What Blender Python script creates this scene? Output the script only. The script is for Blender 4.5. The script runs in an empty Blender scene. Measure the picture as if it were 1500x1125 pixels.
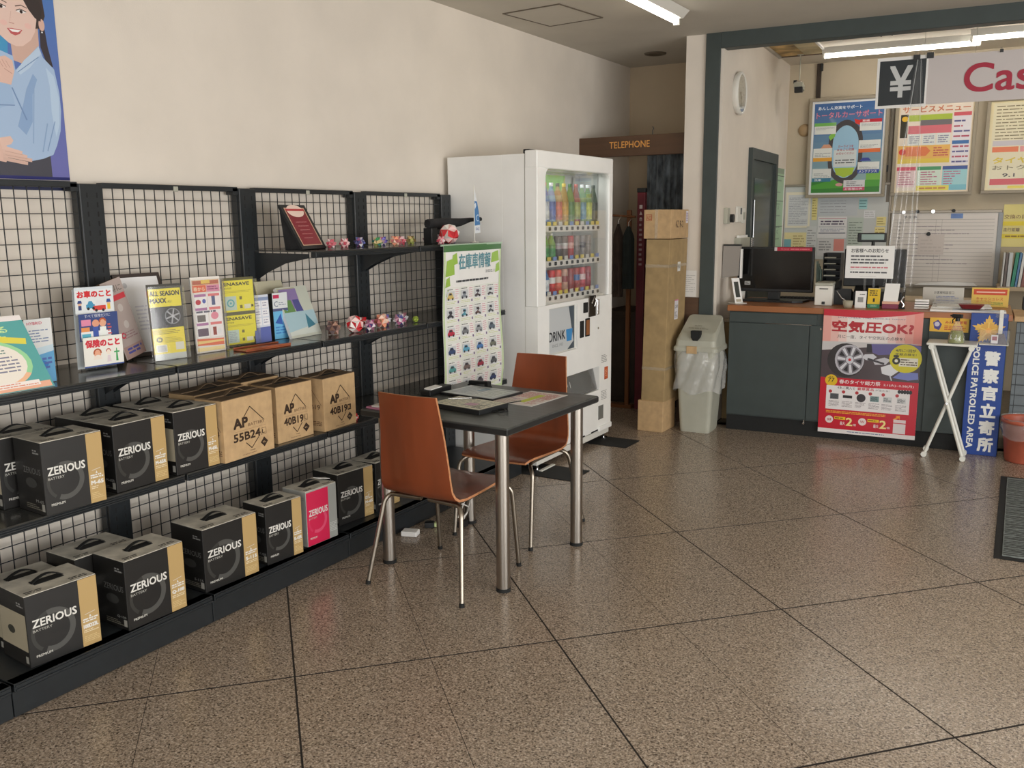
import bpy, bmesh, math, random
from mathutils import Vector, Matrix
from mathutils.geometry import tessellate_polygon

SC = bpy.context.scene
COL = SC.collection
PI = math.pi
R = math.radians

# ------------------------------------------------------------------ camera, world, lights, exposure
cam_d = bpy.data.cameras.new('camera')
cam_d.sensor_width = 36.0
cam_d.lens = 1324.2 / 1500.0 * 36.0
cam_d.clip_start = 0.05
cam = bpy.data.objects.new('camera', cam_d)
COL.objects.link(cam)
_yaw, _pitch, _roll = R(-30.95), R(10.37), R(-0.52)
_f = Vector((math.sin(_yaw) * math.cos(_pitch), math.cos(_yaw) * math.cos(_pitch), -math.sin(_pitch)))
_r = Vector((math.cos(_yaw), -math.sin(_yaw), 0))
_u = _r.cross(_f)
_r2 = _r * math.cos(_roll) + _u * math.sin(_roll)
_u2 = -_r * math.sin(_roll) + _u * math.cos(_roll)
_m = Matrix((_r2, _u2, -_f)).transposed().to_4x4()
_m.translation = Vector((0, 0, 1.6))
cam.matrix_world = _m
SC.camera = cam

SC.view_settings.view_transform = 'Standard'
SC.view_settings.look = 'None'
SC.view_settings.gamma = 1.0
SC.view_settings.exposure = 0.0
SC.view_settings.use_curve_mapping = False

world = bpy.data.worlds.new('daylight')
SC.world = world
world.use_nodes = True
world.node_tree.nodes['Background'].inputs[0].default_value = (0.80, 0.90, 1.0, 1)
world.node_tree.nodes['Background'].inputs[1].default_value = 1.0


def area(name, loc, rot, sx, sy, power, col):
    d = bpy.data.lights.new(name, 'AREA')
    d.shape = 'RECTANGLE'
    d.size, d.size_y = sx, sy
    d.energy = power
    d.color = col
    o = bpy.data.objects.new(name, d)
    o.location = loc
    o.rotation_euler = rot
    COL.objects.link(o)
    return o


# daylight entering through the shop windows on the right and behind the camera
area('window_daylight_right', (4.40, 1.6, 1.35), (0, R(90), 0), 2.2, 5.6, 262, (1.0, 0.982, 0.948))
area('window_daylight_rear', (1.2, -1.92, 1.35), (R(90), 0, 0), 5.0, 2.2, 104, (1.0, 0.982, 0.948))


# ------------------------------------------------------------------ materials
def lin(c):
    out = []
    for v in c[:3]:
        v = v / 255.0
        out.append(v / 12.92 if v <= 0.04045 else ((v + 0.055) / 1.055) ** 2.4)
    return (out[0], out[1], out[2], 1.0)


MATS = {}


def mat(name, rgb, rough=0.6, metal=0.0, var=0.0, scale=30.0, bump=0.0, spec=0.5, emit=None, estr=0.0, coat=0.0, stretch=None):
    if name in MATS:
        return MATS[name]
    m = bpy.data.materials.new(name)
    m.use_nodes = True
    nt = m.node_tree
    b = nt.nodes['Principled BSDF']
    b.inputs['Base Color'].default_value = lin(rgb)
    b.inputs['Roughness'].default_value = rough
    b.inputs['Metallic'].default_value = metal
    b.inputs['Specular IOR Level'].default_value = spec
    b.inputs['Coat Weight'].default_value = coat
    if emit:
        b.inputs['Emission Color'].default_value = lin(emit)
        b.inputs['Emission Strength'].default_value = estr
    if var or bump:
        tc = nt.nodes.new('ShaderNodeTexCoord')
        mp = nt.nodes.new('ShaderNodeMapping')
        if stretch:
            mp.inputs['Scale'].default_value = stretch
        nz = nt.nodes.new('ShaderNodeTexNoise')
        nz.inputs['Scale'].default_value = scale
        nz.inputs['Detail'].default_value = 4
        nt.links.new(tc.outputs['Object'], mp.inputs[0])
        nt.links.new(mp.outputs[0], nz.inputs['Vector'])
        if var:
            rp = nt.nodes.new('ShaderNodeValToRGB')
            a = lin([max(0, c * (1 - var)) for c in rgb])
            z = lin([min(255, c * (1 + var)) for c in rgb])
            rp.color_ramp.elements[0].position = 0.3
            rp.color_ramp.elements[0].color = a
            rp.color_ramp.elements[1].position = 0.7
            rp.color_ramp.elements[1].color = z
            nt.links.new(nz.outputs[0], rp.inputs[0])
            nt.links.new(rp.outputs[0], b.inputs['Base Color'])
        if bump:
            bp = nt.nodes.new('ShaderNodeBump')
            bp.inputs['Strength'].default_value = bump
            bp.inputs['Distance'].default_value = 0.01
            nt.links.new(nz.outputs[0], bp.inputs['Height'])
            nt.links.new(bp.outputs[0], b.inputs['Normal'])
    MATS[name] = m
    return m


def clear(name, tint=(255, 255, 255), opac=0.12, rough=0.08, body=(230, 235, 235), bump=0.0, scale=12):
    """thin clear plastic or glass: mostly lets light through, with a glossy and a slightly milky share"""
    if name in MATS:
        return MATS[name]
    m = bpy.data.materials.new(name)
    m.use_nodes = True
    nt = m.node_tree
    for n in list(nt.nodes):
        nt.nodes.remove(n)
    out = nt.nodes.new('ShaderNodeOutputMaterial')
    tr = nt.nodes.new('ShaderNodeBsdfTransparent')
    tr.inputs[0].default_value = lin(tint)
    gl = nt.nodes.new('ShaderNodeBsdfGlossy')
    gl.inputs['Roughness'].default_value = rough
    df = nt.nodes.new('ShaderNodeBsdfDiffuse')
    df.inputs[0].default_value = lin(body)
    lw = nt.nodes.new('ShaderNodeLayerWeight')
    lw.inputs[0].default_value = 0.5
    pw = nt.nodes.new('ShaderNodeMath')
    pw.operation = 'POWER'
    pw.inputs[1].default_value = 4.0
    nt.links.new(lw.outputs['Facing'], pw.inputs[0])
    fr = nt.nodes.new('ShaderNodeMath')
    fr.operation = 'MULTIPLY_ADD'
    fr.inputs[1].default_value = 0.9
    fr.inputs[2].default_value = 0.045
    nt.links.new(pw.outputs[0], fr.inputs[0])
    m1 = nt.nodes.new('ShaderNodeMixShader')
    m2 = nt.nodes.new('ShaderNodeMixShader')
    m1.inputs[0].default_value = opac
    nt.links.new(tr.outputs[0], m1.inputs[1])
    nt.links.new(df.outputs[0], m1.inputs[2])
    nt.links.new(fr.outputs[0], m2.inputs[0])
    nt.links.new(m1.outputs[0], m2.inputs[1])
    nt.links.new(gl.outputs[0], m2.inputs[2])
    nt.links.new(m2.outputs[0], out.inputs[0])
    if bump:
        tc = nt.nodes.new('ShaderNodeTexCoord')
        nz = nt.nodes.new('ShaderNodeTexNoise')
        nz.inputs['Scale'].default_value = scale
        nt.links.new(tc.outputs['Object'], nz.inputs['Vector'])
        bp = nt.nodes.new('ShaderNodeBump')
        bp.inputs['Strength'].default_value = bump
        bp.inputs['Distance'].default_value = 0.02
        nt.links.new(nz.outputs[0], bp.inputs['Height'])
        nt.links.new(bp.outputs[0], gl.inputs['Normal'])
        nt.links.new(bp.outputs[0], lw.inputs['Normal'])
    MATS[name] = m
    return m


def print_mat(name, rough=0.45, coat=0.0):
    """flat print: each shape of the print carries its own ink colour"""
    if name in MATS:
        return MATS[name]
    m = bpy.data.materials.new(name)
    m.use_nodes = True
    nt = m.node_tree
    b = nt.nodes['Principled BSDF']
    at = nt.nodes.new('ShaderNodeAttribute')
    at.attribute_name = 'Ink'
    nt.links.new(at.outputs['Color'], b.inputs['Base Color'])
    b.inputs['Roughness'].default_value = rough
    b.inputs['Coat Weight'].default_value = coat
    MATS[name] = m
    return m


def granite():
    m = bpy.data.materials.new('polished_granite')
    m.use_nodes = True
    nt = m.node_tree
    b = nt.nodes['Principled BSDF']
    ge = nt.nodes.new('ShaderNodeNewGeometry')
    n1 = nt.nodes.new('ShaderNodeTexNoise')
    n1.inputs['Scale'].default_value = 135
    n1.inputs['Detail'].default_value = 3
    n1.inputs['Roughness'].default_value = 0.75
    v = nt.nodes.new('ShaderNodeTexVoronoi')
    v.inputs['Scale'].default_value = 165
    n2 = nt.nodes.new('ShaderNodeTexNoise')
    n2.inputs['Scale'].default_value = 1.3
    n2.inputs['Detail'].default_value = 3
    for n in (n1, v, n2):
        nt.links.new(ge.outputs['Position'], n.inputs['Vector'])
    rp = nt.nodes.new('ShaderNodeValToRGB')
    e = rp.color_ramp.elements
    e[0].position = 0.36
    e[0].color = lin((40, 33, 28))
    e[1].position = 0.66
    e[1].color = lin((252, 244, 232))
    k = e.new(0.44)
    k.color = lin((108, 95, 84))
    k = e.new(0.52)
    k.color = lin((176, 161, 144))
    k = e.new(0.58)
    k.color = lin((206, 192, 174))
    nt.links.new(n1.outputs[0], rp.inputs[0])
    rv = nt.nodes.new('ShaderNodeValToRGB')
    e = rv.color_ramp.elements
    e[0].position = 0.0
    e[0].color = lin((60, 50, 43))
    e[1].position = 1.0
    e[1].color = lin((226, 210, 194))
    for q_, c_q in ((0.14, (92, 78, 66)), (0.22, (150, 134, 119)), (0.62, (176, 160, 144)), (0.80, (196, 176, 156))):
        k = e.new(q_)
        k.color = lin(c_q)
    sx = nt.nodes.new('ShaderNodeSeparateColor')
    nt.links.new(v.outputs['Color'], sx.inputs[0])
    nt.links.new(sx.outputs[0], rv.inputs[0])
    mx = nt.nodes.new('ShaderNodeMix')
    mx.data_type = 'RGBA'
    mx.inputs[0].default_value = 0.55
    nt.links.new(rp.outputs[0], mx.inputs[6])
    nt.links.new(rv.outputs[0], mx.inputs[7])
    hv = nt.nodes.new('ShaderNodeMix')
    hv.data_type = 'RGBA'
    hv.blend_type = 'MULTIPLY'
    hv.inputs[0].default_value = 0.5
    r3 = nt.nodes.new('ShaderNodeValToRGB')
    r3.color_ramp.elements[0].color = lin((190, 180, 172))
    r3.color_ramp.elements[1].color = lin((236, 234, 228))
    nt.links.new(n2.outputs[0], r3.inputs[0])
    nt.links.new(mx.outputs[2], hv.inputs[6])
    nt.links.new(r3.outputs[0], hv.inputs[7])
    nt.links.new(hv.outputs[2], b.inputs['Base Color'])
    b.inputs['Roughness'].default_value = 0.23
    b.inputs['Specular IOR Level'].default_value = 0.45
    return m


def wallpaper(name, rgb, bump=0.15, var=0.02):
    m = mat(name, rgb, rough=0.85, var=var, scale=3.0)
    nt = m.node_tree
    b = nt.nodes['Principled BSDF']
    tc = nt.nodes.new('ShaderNodeTexCoord')
    nz = nt.nodes.new('ShaderNodeTexNoise')
    nz.inputs['Scale'].default_value = 260
    bp = nt.nodes.new('ShaderNodeBump')
    bp.inputs['Strength'].default_value = bump
    bp.inputs['Distance'].default_value = 0.002
    nt.links.new(tc.outputs['Object'], nz.inputs['Vector'])
    nt.links.new(nz.outputs[0], bp.inputs['Height'])
    nt.links.new(bp.outputs[0], b.inputs['Normal'])
    return m


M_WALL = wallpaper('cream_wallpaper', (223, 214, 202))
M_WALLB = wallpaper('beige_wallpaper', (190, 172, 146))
M_CEIL = wallpaper('ceiling_board', (200, 194, 182))
M_OFFC = wallpaper('office_ceiling_board', (214, 205, 190))
M_GREEN = mat('dark_green_grey_paint', (60, 69, 68), rough=0.5, var=0.04, scale=8)
M_BLACK = mat('black_paint', (28, 30, 32), rough=0.45, var=0.08, scale=40)
M_BLKM = mat('black_satin_metal', (36, 40, 43), rough=0.38, spec=0.5, var=0.05, scale=30)
M_DECK = mat('shelf_top_gloss', (58, 58, 56), rough=0.16, spec=0.7, var=0.05, scale=14)
M_RUB = mat('black_rubber', (24, 25, 25), rough=0.8, var=0.1, scale=60, bump=0.1)
M_STEEL = mat('brushed_steel', (176, 170, 162), rough=0.28, metal=1.0, var=0.05, scale=200, stretch=(1, 1, 0.02))
M_CHAIRL = mat('satin_leg_metal', (158, 150, 138), rough=0.32, metal=1.0)
M_CHROME = mat('chrome', (215, 215, 215), rough=0.12, metal=1.0)
M_WHITE = mat('white_enamel', (246, 246, 243), rough=0.3, var=0.015, scale=5, spec=0.5)
M_WHITEP = mat('white_plastic', (228, 226, 218), rough=0.4)
M_GREYP = mat('grey_plastic', (176, 176, 162), rough=0.45, var=0.04, scale=6)
M_CARD = mat('cardboard', (194, 162, 120), rough=0.8, var=0.05, scale=25, bump=0.05)
M_CARD2 = mat('brown_cardboard', (166, 141, 100), rough=0.8, var=0.06, scale=14, bump=0.05)
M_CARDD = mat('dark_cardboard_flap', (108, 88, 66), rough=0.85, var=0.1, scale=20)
M_BOXK = mat('printed_black_carton', (33, 32, 31), rough=0.42, var=0.05, scale=14)
M_BOXT = mat('printed_grey_carton_top', (206, 201, 188), rough=0.55, var=0.12, scale=16)
M_BOXG = mat('silver_grey_carton', (170, 170, 164), rough=0.5, var=0.04, scale=14)
M_PLY = mat('orange_brown_plywood', (128, 63, 35), rough=0.34, var=0.10, scale=7, stretch=(1, 1, 0.12), coat=0.15)
M_PLYE = mat('plywood_edge', (188, 130, 90), rough=0.5, var=0.1, scale=60)
M_TABLE = mat('table_black_ash', (64, 66, 64), rough=0.36, var=0.16, scale=10, stretch=(0.3, 4, 1), spec=0.5, bump=0.04)
M_TABLE_E = mat('table_edge_black', (36, 37, 37), rough=0.4)
M_COUNT = mat('counter_wood_top', (164, 104, 62), rough=0.35, var=0.08, scale=8, stretch=(0.3, 3, 1))
M_LINO = mat('office_floor_lino', (120, 112, 100), rough=0.5, var=0.08, scale=30)
M_BROWN = mat('brown_wood_header', (86, 62, 44), rough=0.5, var=0.08, scale=8, stretch=(0.2, 1, 3))
M_DARKF = mat('dark_cloth', (34, 34, 36), rough=0.9, var=0.2, scale=20)
M_PAPER = mat('white_paper', (241, 240, 237), rough=0.7, var=0.01, scale=10)
M_TUBE = mat('fluorescent_tube', (255, 255, 255), emit=(255, 248, 236), estr=24.0)
M_TUBEM = mat('hall_fluorescent_tube', (255, 255, 255), emit=(255, 246, 230), estr=9.0)
M_SCREEN = mat('dark_screen', (16, 17, 18), rough=0.12, spec=0.6)
M_GLASS = clear('clear_glass', opac=0.03, rough=0.02)
M_ACRYL = clear('clear_acrylic', opac=0.035, rough=0.05)
M_BAG = clear('crumpled_clear_bag', opac=0.34, rough=0.15, body=(225, 225, 222), bump=0.7, scale=22)
M_VINYL = clear('clear_vinyl_sheet', opac=0.035, rough=0.1, bump=0.3, scale=6)
M_PRINT = print_mat('printed_paper', 0.5)
M_GLOSSP = print_mat('glossy_print', 0.3, 0.2)
M_FLOOR = granite()
M_GROUT = mat('dark_joint', (32, 26, 22), rough=0.9, var=0.1, scale=50)
M_TERRA = mat('terracotta_plastic', (178, 92, 70), rough=0.45, var=0.06, scale=8)


# ------------------------------------------------------------------ geometry builder
class G:
    def __init__(s):
        s.v, s.f, s.mi, s.col, s.sm, s.mats = [], [], [], [], [], []

    def m(s, mt):
        if mt not in s.mats:
            s.mats.append(mt)
        return s.mats.index(mt)

    def add(s, vs, fs, mt, col=None, smooth=False):
        o = len(s.v)
        s.v += [tuple(v) for v in vs]
        k = s.m(mt)
        for f in fs:
            s.f.append([i + o for i in f])
            s.mi.append(k)
            s.col.append(col)
            s.sm.append(smooth)
        return s

    def xf(s, M, start=0):
        for i in range(start, len(s.v)):
            s.v[i] = tuple(M @ Vector(s.v[i]))
        return s

    def box(s, x0, y0, z0, x1, y1, z1, mt, bev=0.0, M=None):
        x0, x1 = min(x0, x1), max(x0, x1)
        y0, y1 = min(y0, y1), max(y0, y1)
        z0, z1 = min(z0, z1), max(z0, z1)
        if bev > 0:
            bm = bmesh.new()
            bmesh.ops.create_cube(bm, size=1)
            for v in bm.verts:
                v.co = Vector(((v.co.x + .5) * (x1 - x0) + x0, (v.co.y + .5) * (y1 - y0) + y0, (v.co.z + .5) * (z1 - z0) + z0))
            bmesh.ops.bevel(bm, geom=list(bm.edges), offset=bev, segments=1 if bev < 0.004 else 3, affect='EDGES', profile=0.5)
            bm.verts.index_update()
            vs = [v.co.copy() for v in bm.verts]
            fs = [[v.index for v in f.verts] for f in bm.faces]
            bm.free()
        else:
            vs = [Vector(p) for p in ((x0, y0, z0), (x1, y0, z0), (x1, y1, z0), (x0, y1, z0), (x0, y0, z1), (x1, y0, z1), (x1, y1, z1), (x0, y1, z1))]
            fs = [(0, 3, 2, 1), (4, 5, 6, 7), (0, 1, 5, 4), (1, 2, 6, 5), (2, 3, 7, 6), (3, 0, 4, 7)]
        if M is not None:
            vs = [M @ v for v in vs]
        return s.add(vs, fs, mt)

    def prism(s, pts, d0, d1, mt, axis='y', smooth=False):
        """polygon pts (a,b) extruded from d0 to d1 along axis; axis y -> (a,d,b), x -> (d,a,b), z -> (a,b,d)"""
        def P(a, b, d):
            return {'y': (a, d, b), 'x': (d, a, b), 'z': (a, b, d)}[axis]
        n = len(pts)
        vs = [P(a, b, d0) for a, b in pts] + [P(a, b, d1) for a, b in pts]
        fs = [[i, (i + 1) % n, (i + 1) % n + n, i + n] for i in range(n)]
        tri = tessellate_polygon([[Vector((a, b, 0)) for a, b in pts]])
        fs += [list(t) for t in tri] + [[i + n for i in reversed(t)] for t in tri]
        return s.add(vs, fs, mt, smooth=False)

    def ring(s, c, ax, r, n):
        ax = Vector(ax).normalized()
        a = ax.orthogonal().normalized()
        b = ax.cross(a)
        return [Vector(c) + a * r * math.cos(2 * PI * i / n) + b * r * math.sin(2 * PI * i / n) for i in range(n)]

    def cyl(s, p0, p1, r0, mt, r1=None, n=12, caps=True):
        r1 = r0 if r1 is None else r1
        p0, p1 = Vector(p0), Vector(p1)
        ax = p1 - p0
        vs = s.ring(p0, ax, r0, n) + s.ring(p1, ax, r1, n)
        s.add(vs, [[i, (i + 1) % n, (i + 1) % n + n, i + n] for i in range(n)], mt, smooth=n > 6)
        if caps:
            s.add(vs[:n], [list(range(n))[::-1]], mt)
            s.add(vs[n:], [list(range(n))], mt)
        return s

    def tube(s, pts, r, mt, n=8, round_=0, closed=False):
        pts = [Vector(p) for p in pts]
        if round_:
            q = [pts[0]]
            for i in range(1, len(pts) - 1):
                a, b, c = pts[i - 1], pts[i], pts[i + 1]
                d = min(round_, (a - b).length * .45, (c - b).length * .45)
                p1, p2 = b + (a - b).normalized() * d, b + (c - b).normalized() * d
                for t in (0, .25, .5, .75, 1):
                    q.append(p1 * (1 - t) ** 2 + b * 2 * t * (1 - t) + p2 * t * t)
            q.append(pts[-1])
            pts = q
        k = len(pts)
        vs = []
        prev = None
        for i, p in enumerate(pts):
            if closed:
                d = (pts[(i + 1) % k] - pts[i - 1])
            else:
                d = (pts[min(i + 1, k - 1)] - pts[max(i - 1, 0)])
            if d.length < 1e-9:
                d = Vector((0, 0, 1))
            d.normalize()
            if prev is None:
                a = d.orthogonal().normalized()
            else:
                a = (prev - d * prev.dot(d))
                a = a.normalized() if a.length > 1e-6 else d.orthogonal().normalized()
            prev = a
            b = d.cross(a)
            rr = r[i] if isinstance(r, (list, tuple)) else r
            vs += [p + a * rr * math.cos(2 * PI * j / n) + b * rr * math.sin(2 * PI * j / n) for j in range(n)]
        fs = []
        for i in range(k if closed else k - 1):
            for j in range(n):
                i2 = (i + 1) % k
                fs.append([i * n + j, i * n + (j + 1) % n, i2 * n + (j + 1) % n, i2 * n + j])
        s.add(vs, fs, mt, smooth=True)
        if not closed:
            s.add(vs[:n], [list(range(n))[::-1]], mt)
            s.add(vs[-n:], [list(range(n))], mt)
        return s

    def lathe(s, prof, mt, n=20, c=(0, 0, 0), smooth=True, sq=None):
        """profile [(r,z)], optional sq(angle)->radius factor"""
        vs = []
        for r_, z in prof:
            for j in range(n):
                a = 2 * PI * j / n
                k = sq(a) if sq else 1
                vs.append((c[0] + r_ * k * math.cos(a), c[1] + r_ * k * math.sin(a), c[2] + z))
        fs = []
        for i in range(len(prof) - 1):
            for j in range(n):
                fs.append([i * n + j, i * n + (j + 1) % n, (i + 1) * n + (j + 1) % n, (i + 1) * n + j])
        s.add(vs, fs, mt, smooth=smooth)
        if prof[0][0] > 1e-6:
            s.add(vs[:n], [list(range(n))[::-1]], mt)
        if prof[-1][0] > 1e-6:
            s.add(vs[-n:], [list(range(n))], mt)
        return s

    def grid(s, fn, nu, nv, mt, thick=None, smooth=True):
        vs = [fn(i / nu, j / nv) for j in range(nv + 1) for i in range(nu + 1)]
        W = nu + 1
        fs = [[j * W + i, j * W + i + 1, (j + 1) * W + i + 1, (j + 1) * W + i] for j in range(nv) for i in range(nu)]
        s.add(vs, fs, mt, smooth=smooth)
        return s


def build(name, g, parent=None, label=None, kind=None, loc=None, rz=None, fix=True):
    me = bpy.data.meshes.new(name)
    me.from_pydata(g.v, [], g.f)
    for mt in g.mats:
        me.materials.append(mt)
    me.polygons.foreach_set('material_index', g.mi)
    me.polygons.foreach_set('use_smooth', g.sm)
    if any(c is not None for c in g.col):
        at = me.color_attributes.new('Ink', 'FLOAT_COLOR', 'CORNER')
        data = []
        for c, f in zip(g.col, g.f):
            k = c if c is not None else (1, 1, 1, 1)
            data += list(k) * len(f)
        at.data.foreach_set('color', data)
    me.update()
    if fix:
        bm = bmesh.new()
        bm.from_mesh(me)
        bmesh.ops.recalc_face_normals(bm, faces=bm.faces)
        bm.to_mesh(me)
        bm.free()
    o = bpy.data.objects.new(name, me)
    COL.objects.link(o)
    if parent is not None:
        o.parent = parent
    if label:
        o['label'] = label
    if kind:
        o['kind'] = kind
    if loc is not None:
        o.location = loc
    if rz is not None:
        o.rotation_euler = (0, 0, rz)
    return o


def thing(name, label, cat, loc=(0, 0, 0), rz=0.0, group=None):
    o = bpy.data.objects.new(name, None)
    o.empty_display_size = 0.1
    COL.objects.link(o)
    o.location = loc
    o.rotation_euler = (0, 0, rz)
    o['label'] = label
    o['category'] = cat
    if group:
        o['group'] = group
    return o


def one(name, g, label, cat, loc=(0, 0, 0), rz=0.0, group=None, fix=True):
    o = build(name, g, loc=loc, rz=rz, fix=fix)
    o['label'] = label
    o['category'] = cat
    if group:
        o['group'] = group
    return o


# ------------------------------------------------------------------ text and flat print
_tc = bpy.data.curves.new('lettering', 'FONT')
_tc.resolution_u = 2
_to = bpy.data.objects.new('lettering', _tc)
COL.objects.link(_to)
_TCACHE = {}


def text_polys(s, res=2):
    key = (s, res)
    if key not in _TCACHE:
        _tc.body = s
        _tc.resolution_u = res
        bpy.context.view_layer.update()
        me = bpy.data.meshes.new_from_object(_to.evaluated_get(bpy.context.evaluated_depsgraph_get()))
        vs = [(v.co.x, v.co.y) for v in me.vertices]
        fs = [list(p.vertices) for p in me.polygons]
        bpy.data.meshes.remove(me)
        if not vs:
            vs, fs = [(0, 0), (1, 0), (0, 1)], []
        x0 = min(v[0] for v in vs)
        x1 = max(v[0] for v in vs)
        y0 = min(v[1] for v in vs)
        y1 = max(v[1] for v in vs)
        _TCACHE[key] = ([(v[0] - x0, v[1] - y0) for v in vs], fs, x1 - x0, y1 - y0)
    return _TCACHE[key]


RND = random.Random(7)


class Pr:
    """flat print in metres: x right, y up, origin bottom left; each shape lies 0.15 mm over the one before"""
    def __init__(s, w, h, bg=None):
        s.w, s.h, s.items, s.k = w, h, [], 0
        if bg:
            s.rect(0, 0, w, h, bg)

    def _a(s, vs, fs, col, same=False, up=0.0):
        if not same:
            s.k += 1
        s.items.append((vs, fs, lin(col), s.k, up))

    def rect(s, x0, y0, x1, y1, col, same=False):
        s._a([(x0, y0), (x1, y0), (x1, y1), (x0, y1)], [[0, 1, 2, 3]], col, same)
        return s

    def poly(s, pts, col, same=False):
        tri = tessellate_polygon([[Vector((a, b, 0)) for a, b in pts]])
        s._a(list(pts), [list(t) for t in tri], col, same)
        return s

    def disc(s, cx, cy, rx, col, ry=None, n=24, same=False):
        ry = rx if ry is None else ry
        s._a([(cx + rx * math.cos(2 * PI * i / n), cy + ry * math.sin(2 * PI * i / n)) for i in range(n)], [list(range(n))], col, same)
        return s

    def arc(s, cx, cy, r0, r1, a0, a1, col, n=24, sy=1.0, same=False):
        vs, fs = [], []
        for i in range(n + 1):
            a = R(a0 + (a1 - a0) * i / n)
            vs += [(cx + r0 * math.cos(a), cy + sy * r0 * math.sin(a)), (cx + r1 * math.cos(a), cy + sy * r1 * math.sin(a))]
        for i in range(n):
            fs.append([2 * i, 2 * i + 1, 2 * i + 3, 2 * i + 2])
        s._a(vs, fs, col, same)
        return s

    def line(s, x0, y0, x1, y1, t, col, same=False):
        d = Vector((x1 - x0, y1 - y0)).normalized()
        nx, ny = -d.y * t / 2, d.x * t / 2
        s._a([(x0 + nx, y0 + ny), (x0 - nx, y0 - ny), (x1 - nx, y1 - ny), (x1 + nx, y1 + ny)], [[0, 1, 2, 3]], col, same)
        return s

    def text(s, t, x, y, w, h, col, bold=0.0, rot=0.0, same=False):
        """lettering fitted into the box with its lower left at x,y"""
        vs, fs, tw, th = text_polys(t, 8 if h > .06 else 2)
        d = bold * h * .55
        kx, ky = (w - 2 * d) / max(tw, 1e-6), (h - 2 * d) / max(th, 1e-6)
        c, q = math.cos(rot), math.sin(rot)
        # heavier strokes come from the same outline struck several times with a small shift
        sh_ = [(0, 0)] if d < 2e-5 else [(-d, -d), (d, -d), (-d, d), (d, d), (0, 0)]
        if not same:
            s.k += 1
        for n_c, (dx, dy) in enumerate(sh_):
            out = [(x + (a * kx + d + dx) * c - (b * ky + d + dy) * q, y + (a * kx + d + dx) * q + (b * ky + d + dy) * c) for a, b in vs]
            s._a(out, fs, col, True, n_c * 2e-5)
        return s

    def small(s, x0, y0, x1, y1, n, col, fill=0.45, seed=None):
        """rows of print too fine to read, as broken strokes"""
        rd = random.Random(seed if seed is not None else int(x0 * 9999 + y0 * 77777 + n))
        s.k += 1
        hh = (y1 - y0) / n
        for i in range(n):
            yb = y0 + hh * i + hh * (1 - fill) / 2
            x = x0
            xe = x1 if rd.random() < .6 else x0 + (x1 - x0) * rd.uniform(.5, .95)
            while x < xe:
                L = rd.uniform(.5, 3.0) * hh
                s.rect(x, yb, min(x + L, xe), yb + hh * fill, col, True)
                x += L + rd.uniform(.25, .6) * hh * .7
        return s

    def frame(s, x0, y0, x1, y1, t, col):
        s.k += 1
        for a in ((x0, y0, x1, y0 + t), (x0, y1 - t, x1, y1), (x0, y0, x0 + t, y1), (x1 - t, y0, x1, y1)):
            s.rect(*a, col, True)
        return s

    def into(s, g, o=(0, 0, 0), ex=(1, 0, 0), ey=(0, 0, 1), mt=None, step=0.00015, lift=0.0004, bend=None):
        o, ex, ey = Vector(o), Vector(ex), Vector(ey)
        n = ex.cross(ey).normalized()
        mt = mt or M_PRINT
        bb, order = {}, []
        for vs, fs, col, k, up in s.items:
            xs, ys = [p[0] for p in vs], [p[1] for p in vs]
            q = (min(xs), min(ys), max(xs), max(ys))
            if k in bb:
                c = bb[k]
                bb[k] = (min(c[0], q[0]), min(c[1], q[1]), max(c[2], q[2]), max(c[3], q[3]))
            else:
                bb[k] = q
                order.append(k)
        lev = {}
        for i, k in enumerate(order):
            a, b, c, d = bb[k]
            L = 0
            for j in order[:i]:
                e, f_, g_, h_ = bb[j]
                if lev[j] > L and e < c and a < g_ and f_ < d and b < h_:
                    L = lev[j]
            lev[k] = L + 1
        for vs, fs, col, k, up in s.items:
            z = lift + step * lev[k] + up
            out = []
            for a, b in vs:
                p = o + ex * a + ey * b + n * z
                if bend:
                    p = p + n * bend(a, b)
                out.append(p)
            g.add(out, fs, mt, col=col)
        return g


def placed(g, name, parent, pr, o, ex=(1, 0, 0), ey=(0, 0, 1), mt=None, label=None, lift=0.0004):
    q = G()
    pr.into(q, o, ex, ey, mt, lift=lift)
    return build(name, q, parent, label=label, fix=False)


# frame of the office side of the room (turned 3.65 degrees)
A = R(3.65)
OX, OY = -2.338, 6.722
E1 = Vector((math.cos(A), math.sin(A), 0))
E2 = Vector((-math.sin(A), math.cos(A), 0))


def OL(u, v, z=0.0):
    p = Vector((OX, OY, 0)) + E1 * u + E2 * v
    return (p.x, p.y, z)


MO = Matrix.Translation((OX, OY, 0)) @ Matrix.Rotation(A, 4, 'Z')

# ================================================================== STRUCTURE
XW, XE, YS, ZC = -3.42, 4.5, -2.0, 2.915
ZO = 3.03


def clip(poly, n, d):
    """keep the part of the polygon where n.p <= d"""
    out = []
    for i in range(len(poly)):
        a, b = poly[i], poly[(i + 1) % len(poly)]
        da, db = n[0] * a[0] + n[1] * a[1] - d, n[0] * b[0] + n[1] * b[1] - d
        if da <= 0:
            out.append(a)
        if (da < 0 < db) or (db < 0 < da):
            t = da / (da - db)
            out.append((a[0] + (b[0] - a[0]) * t, a[1] + (b[1] - a[1]) * t))
    return out


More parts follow.
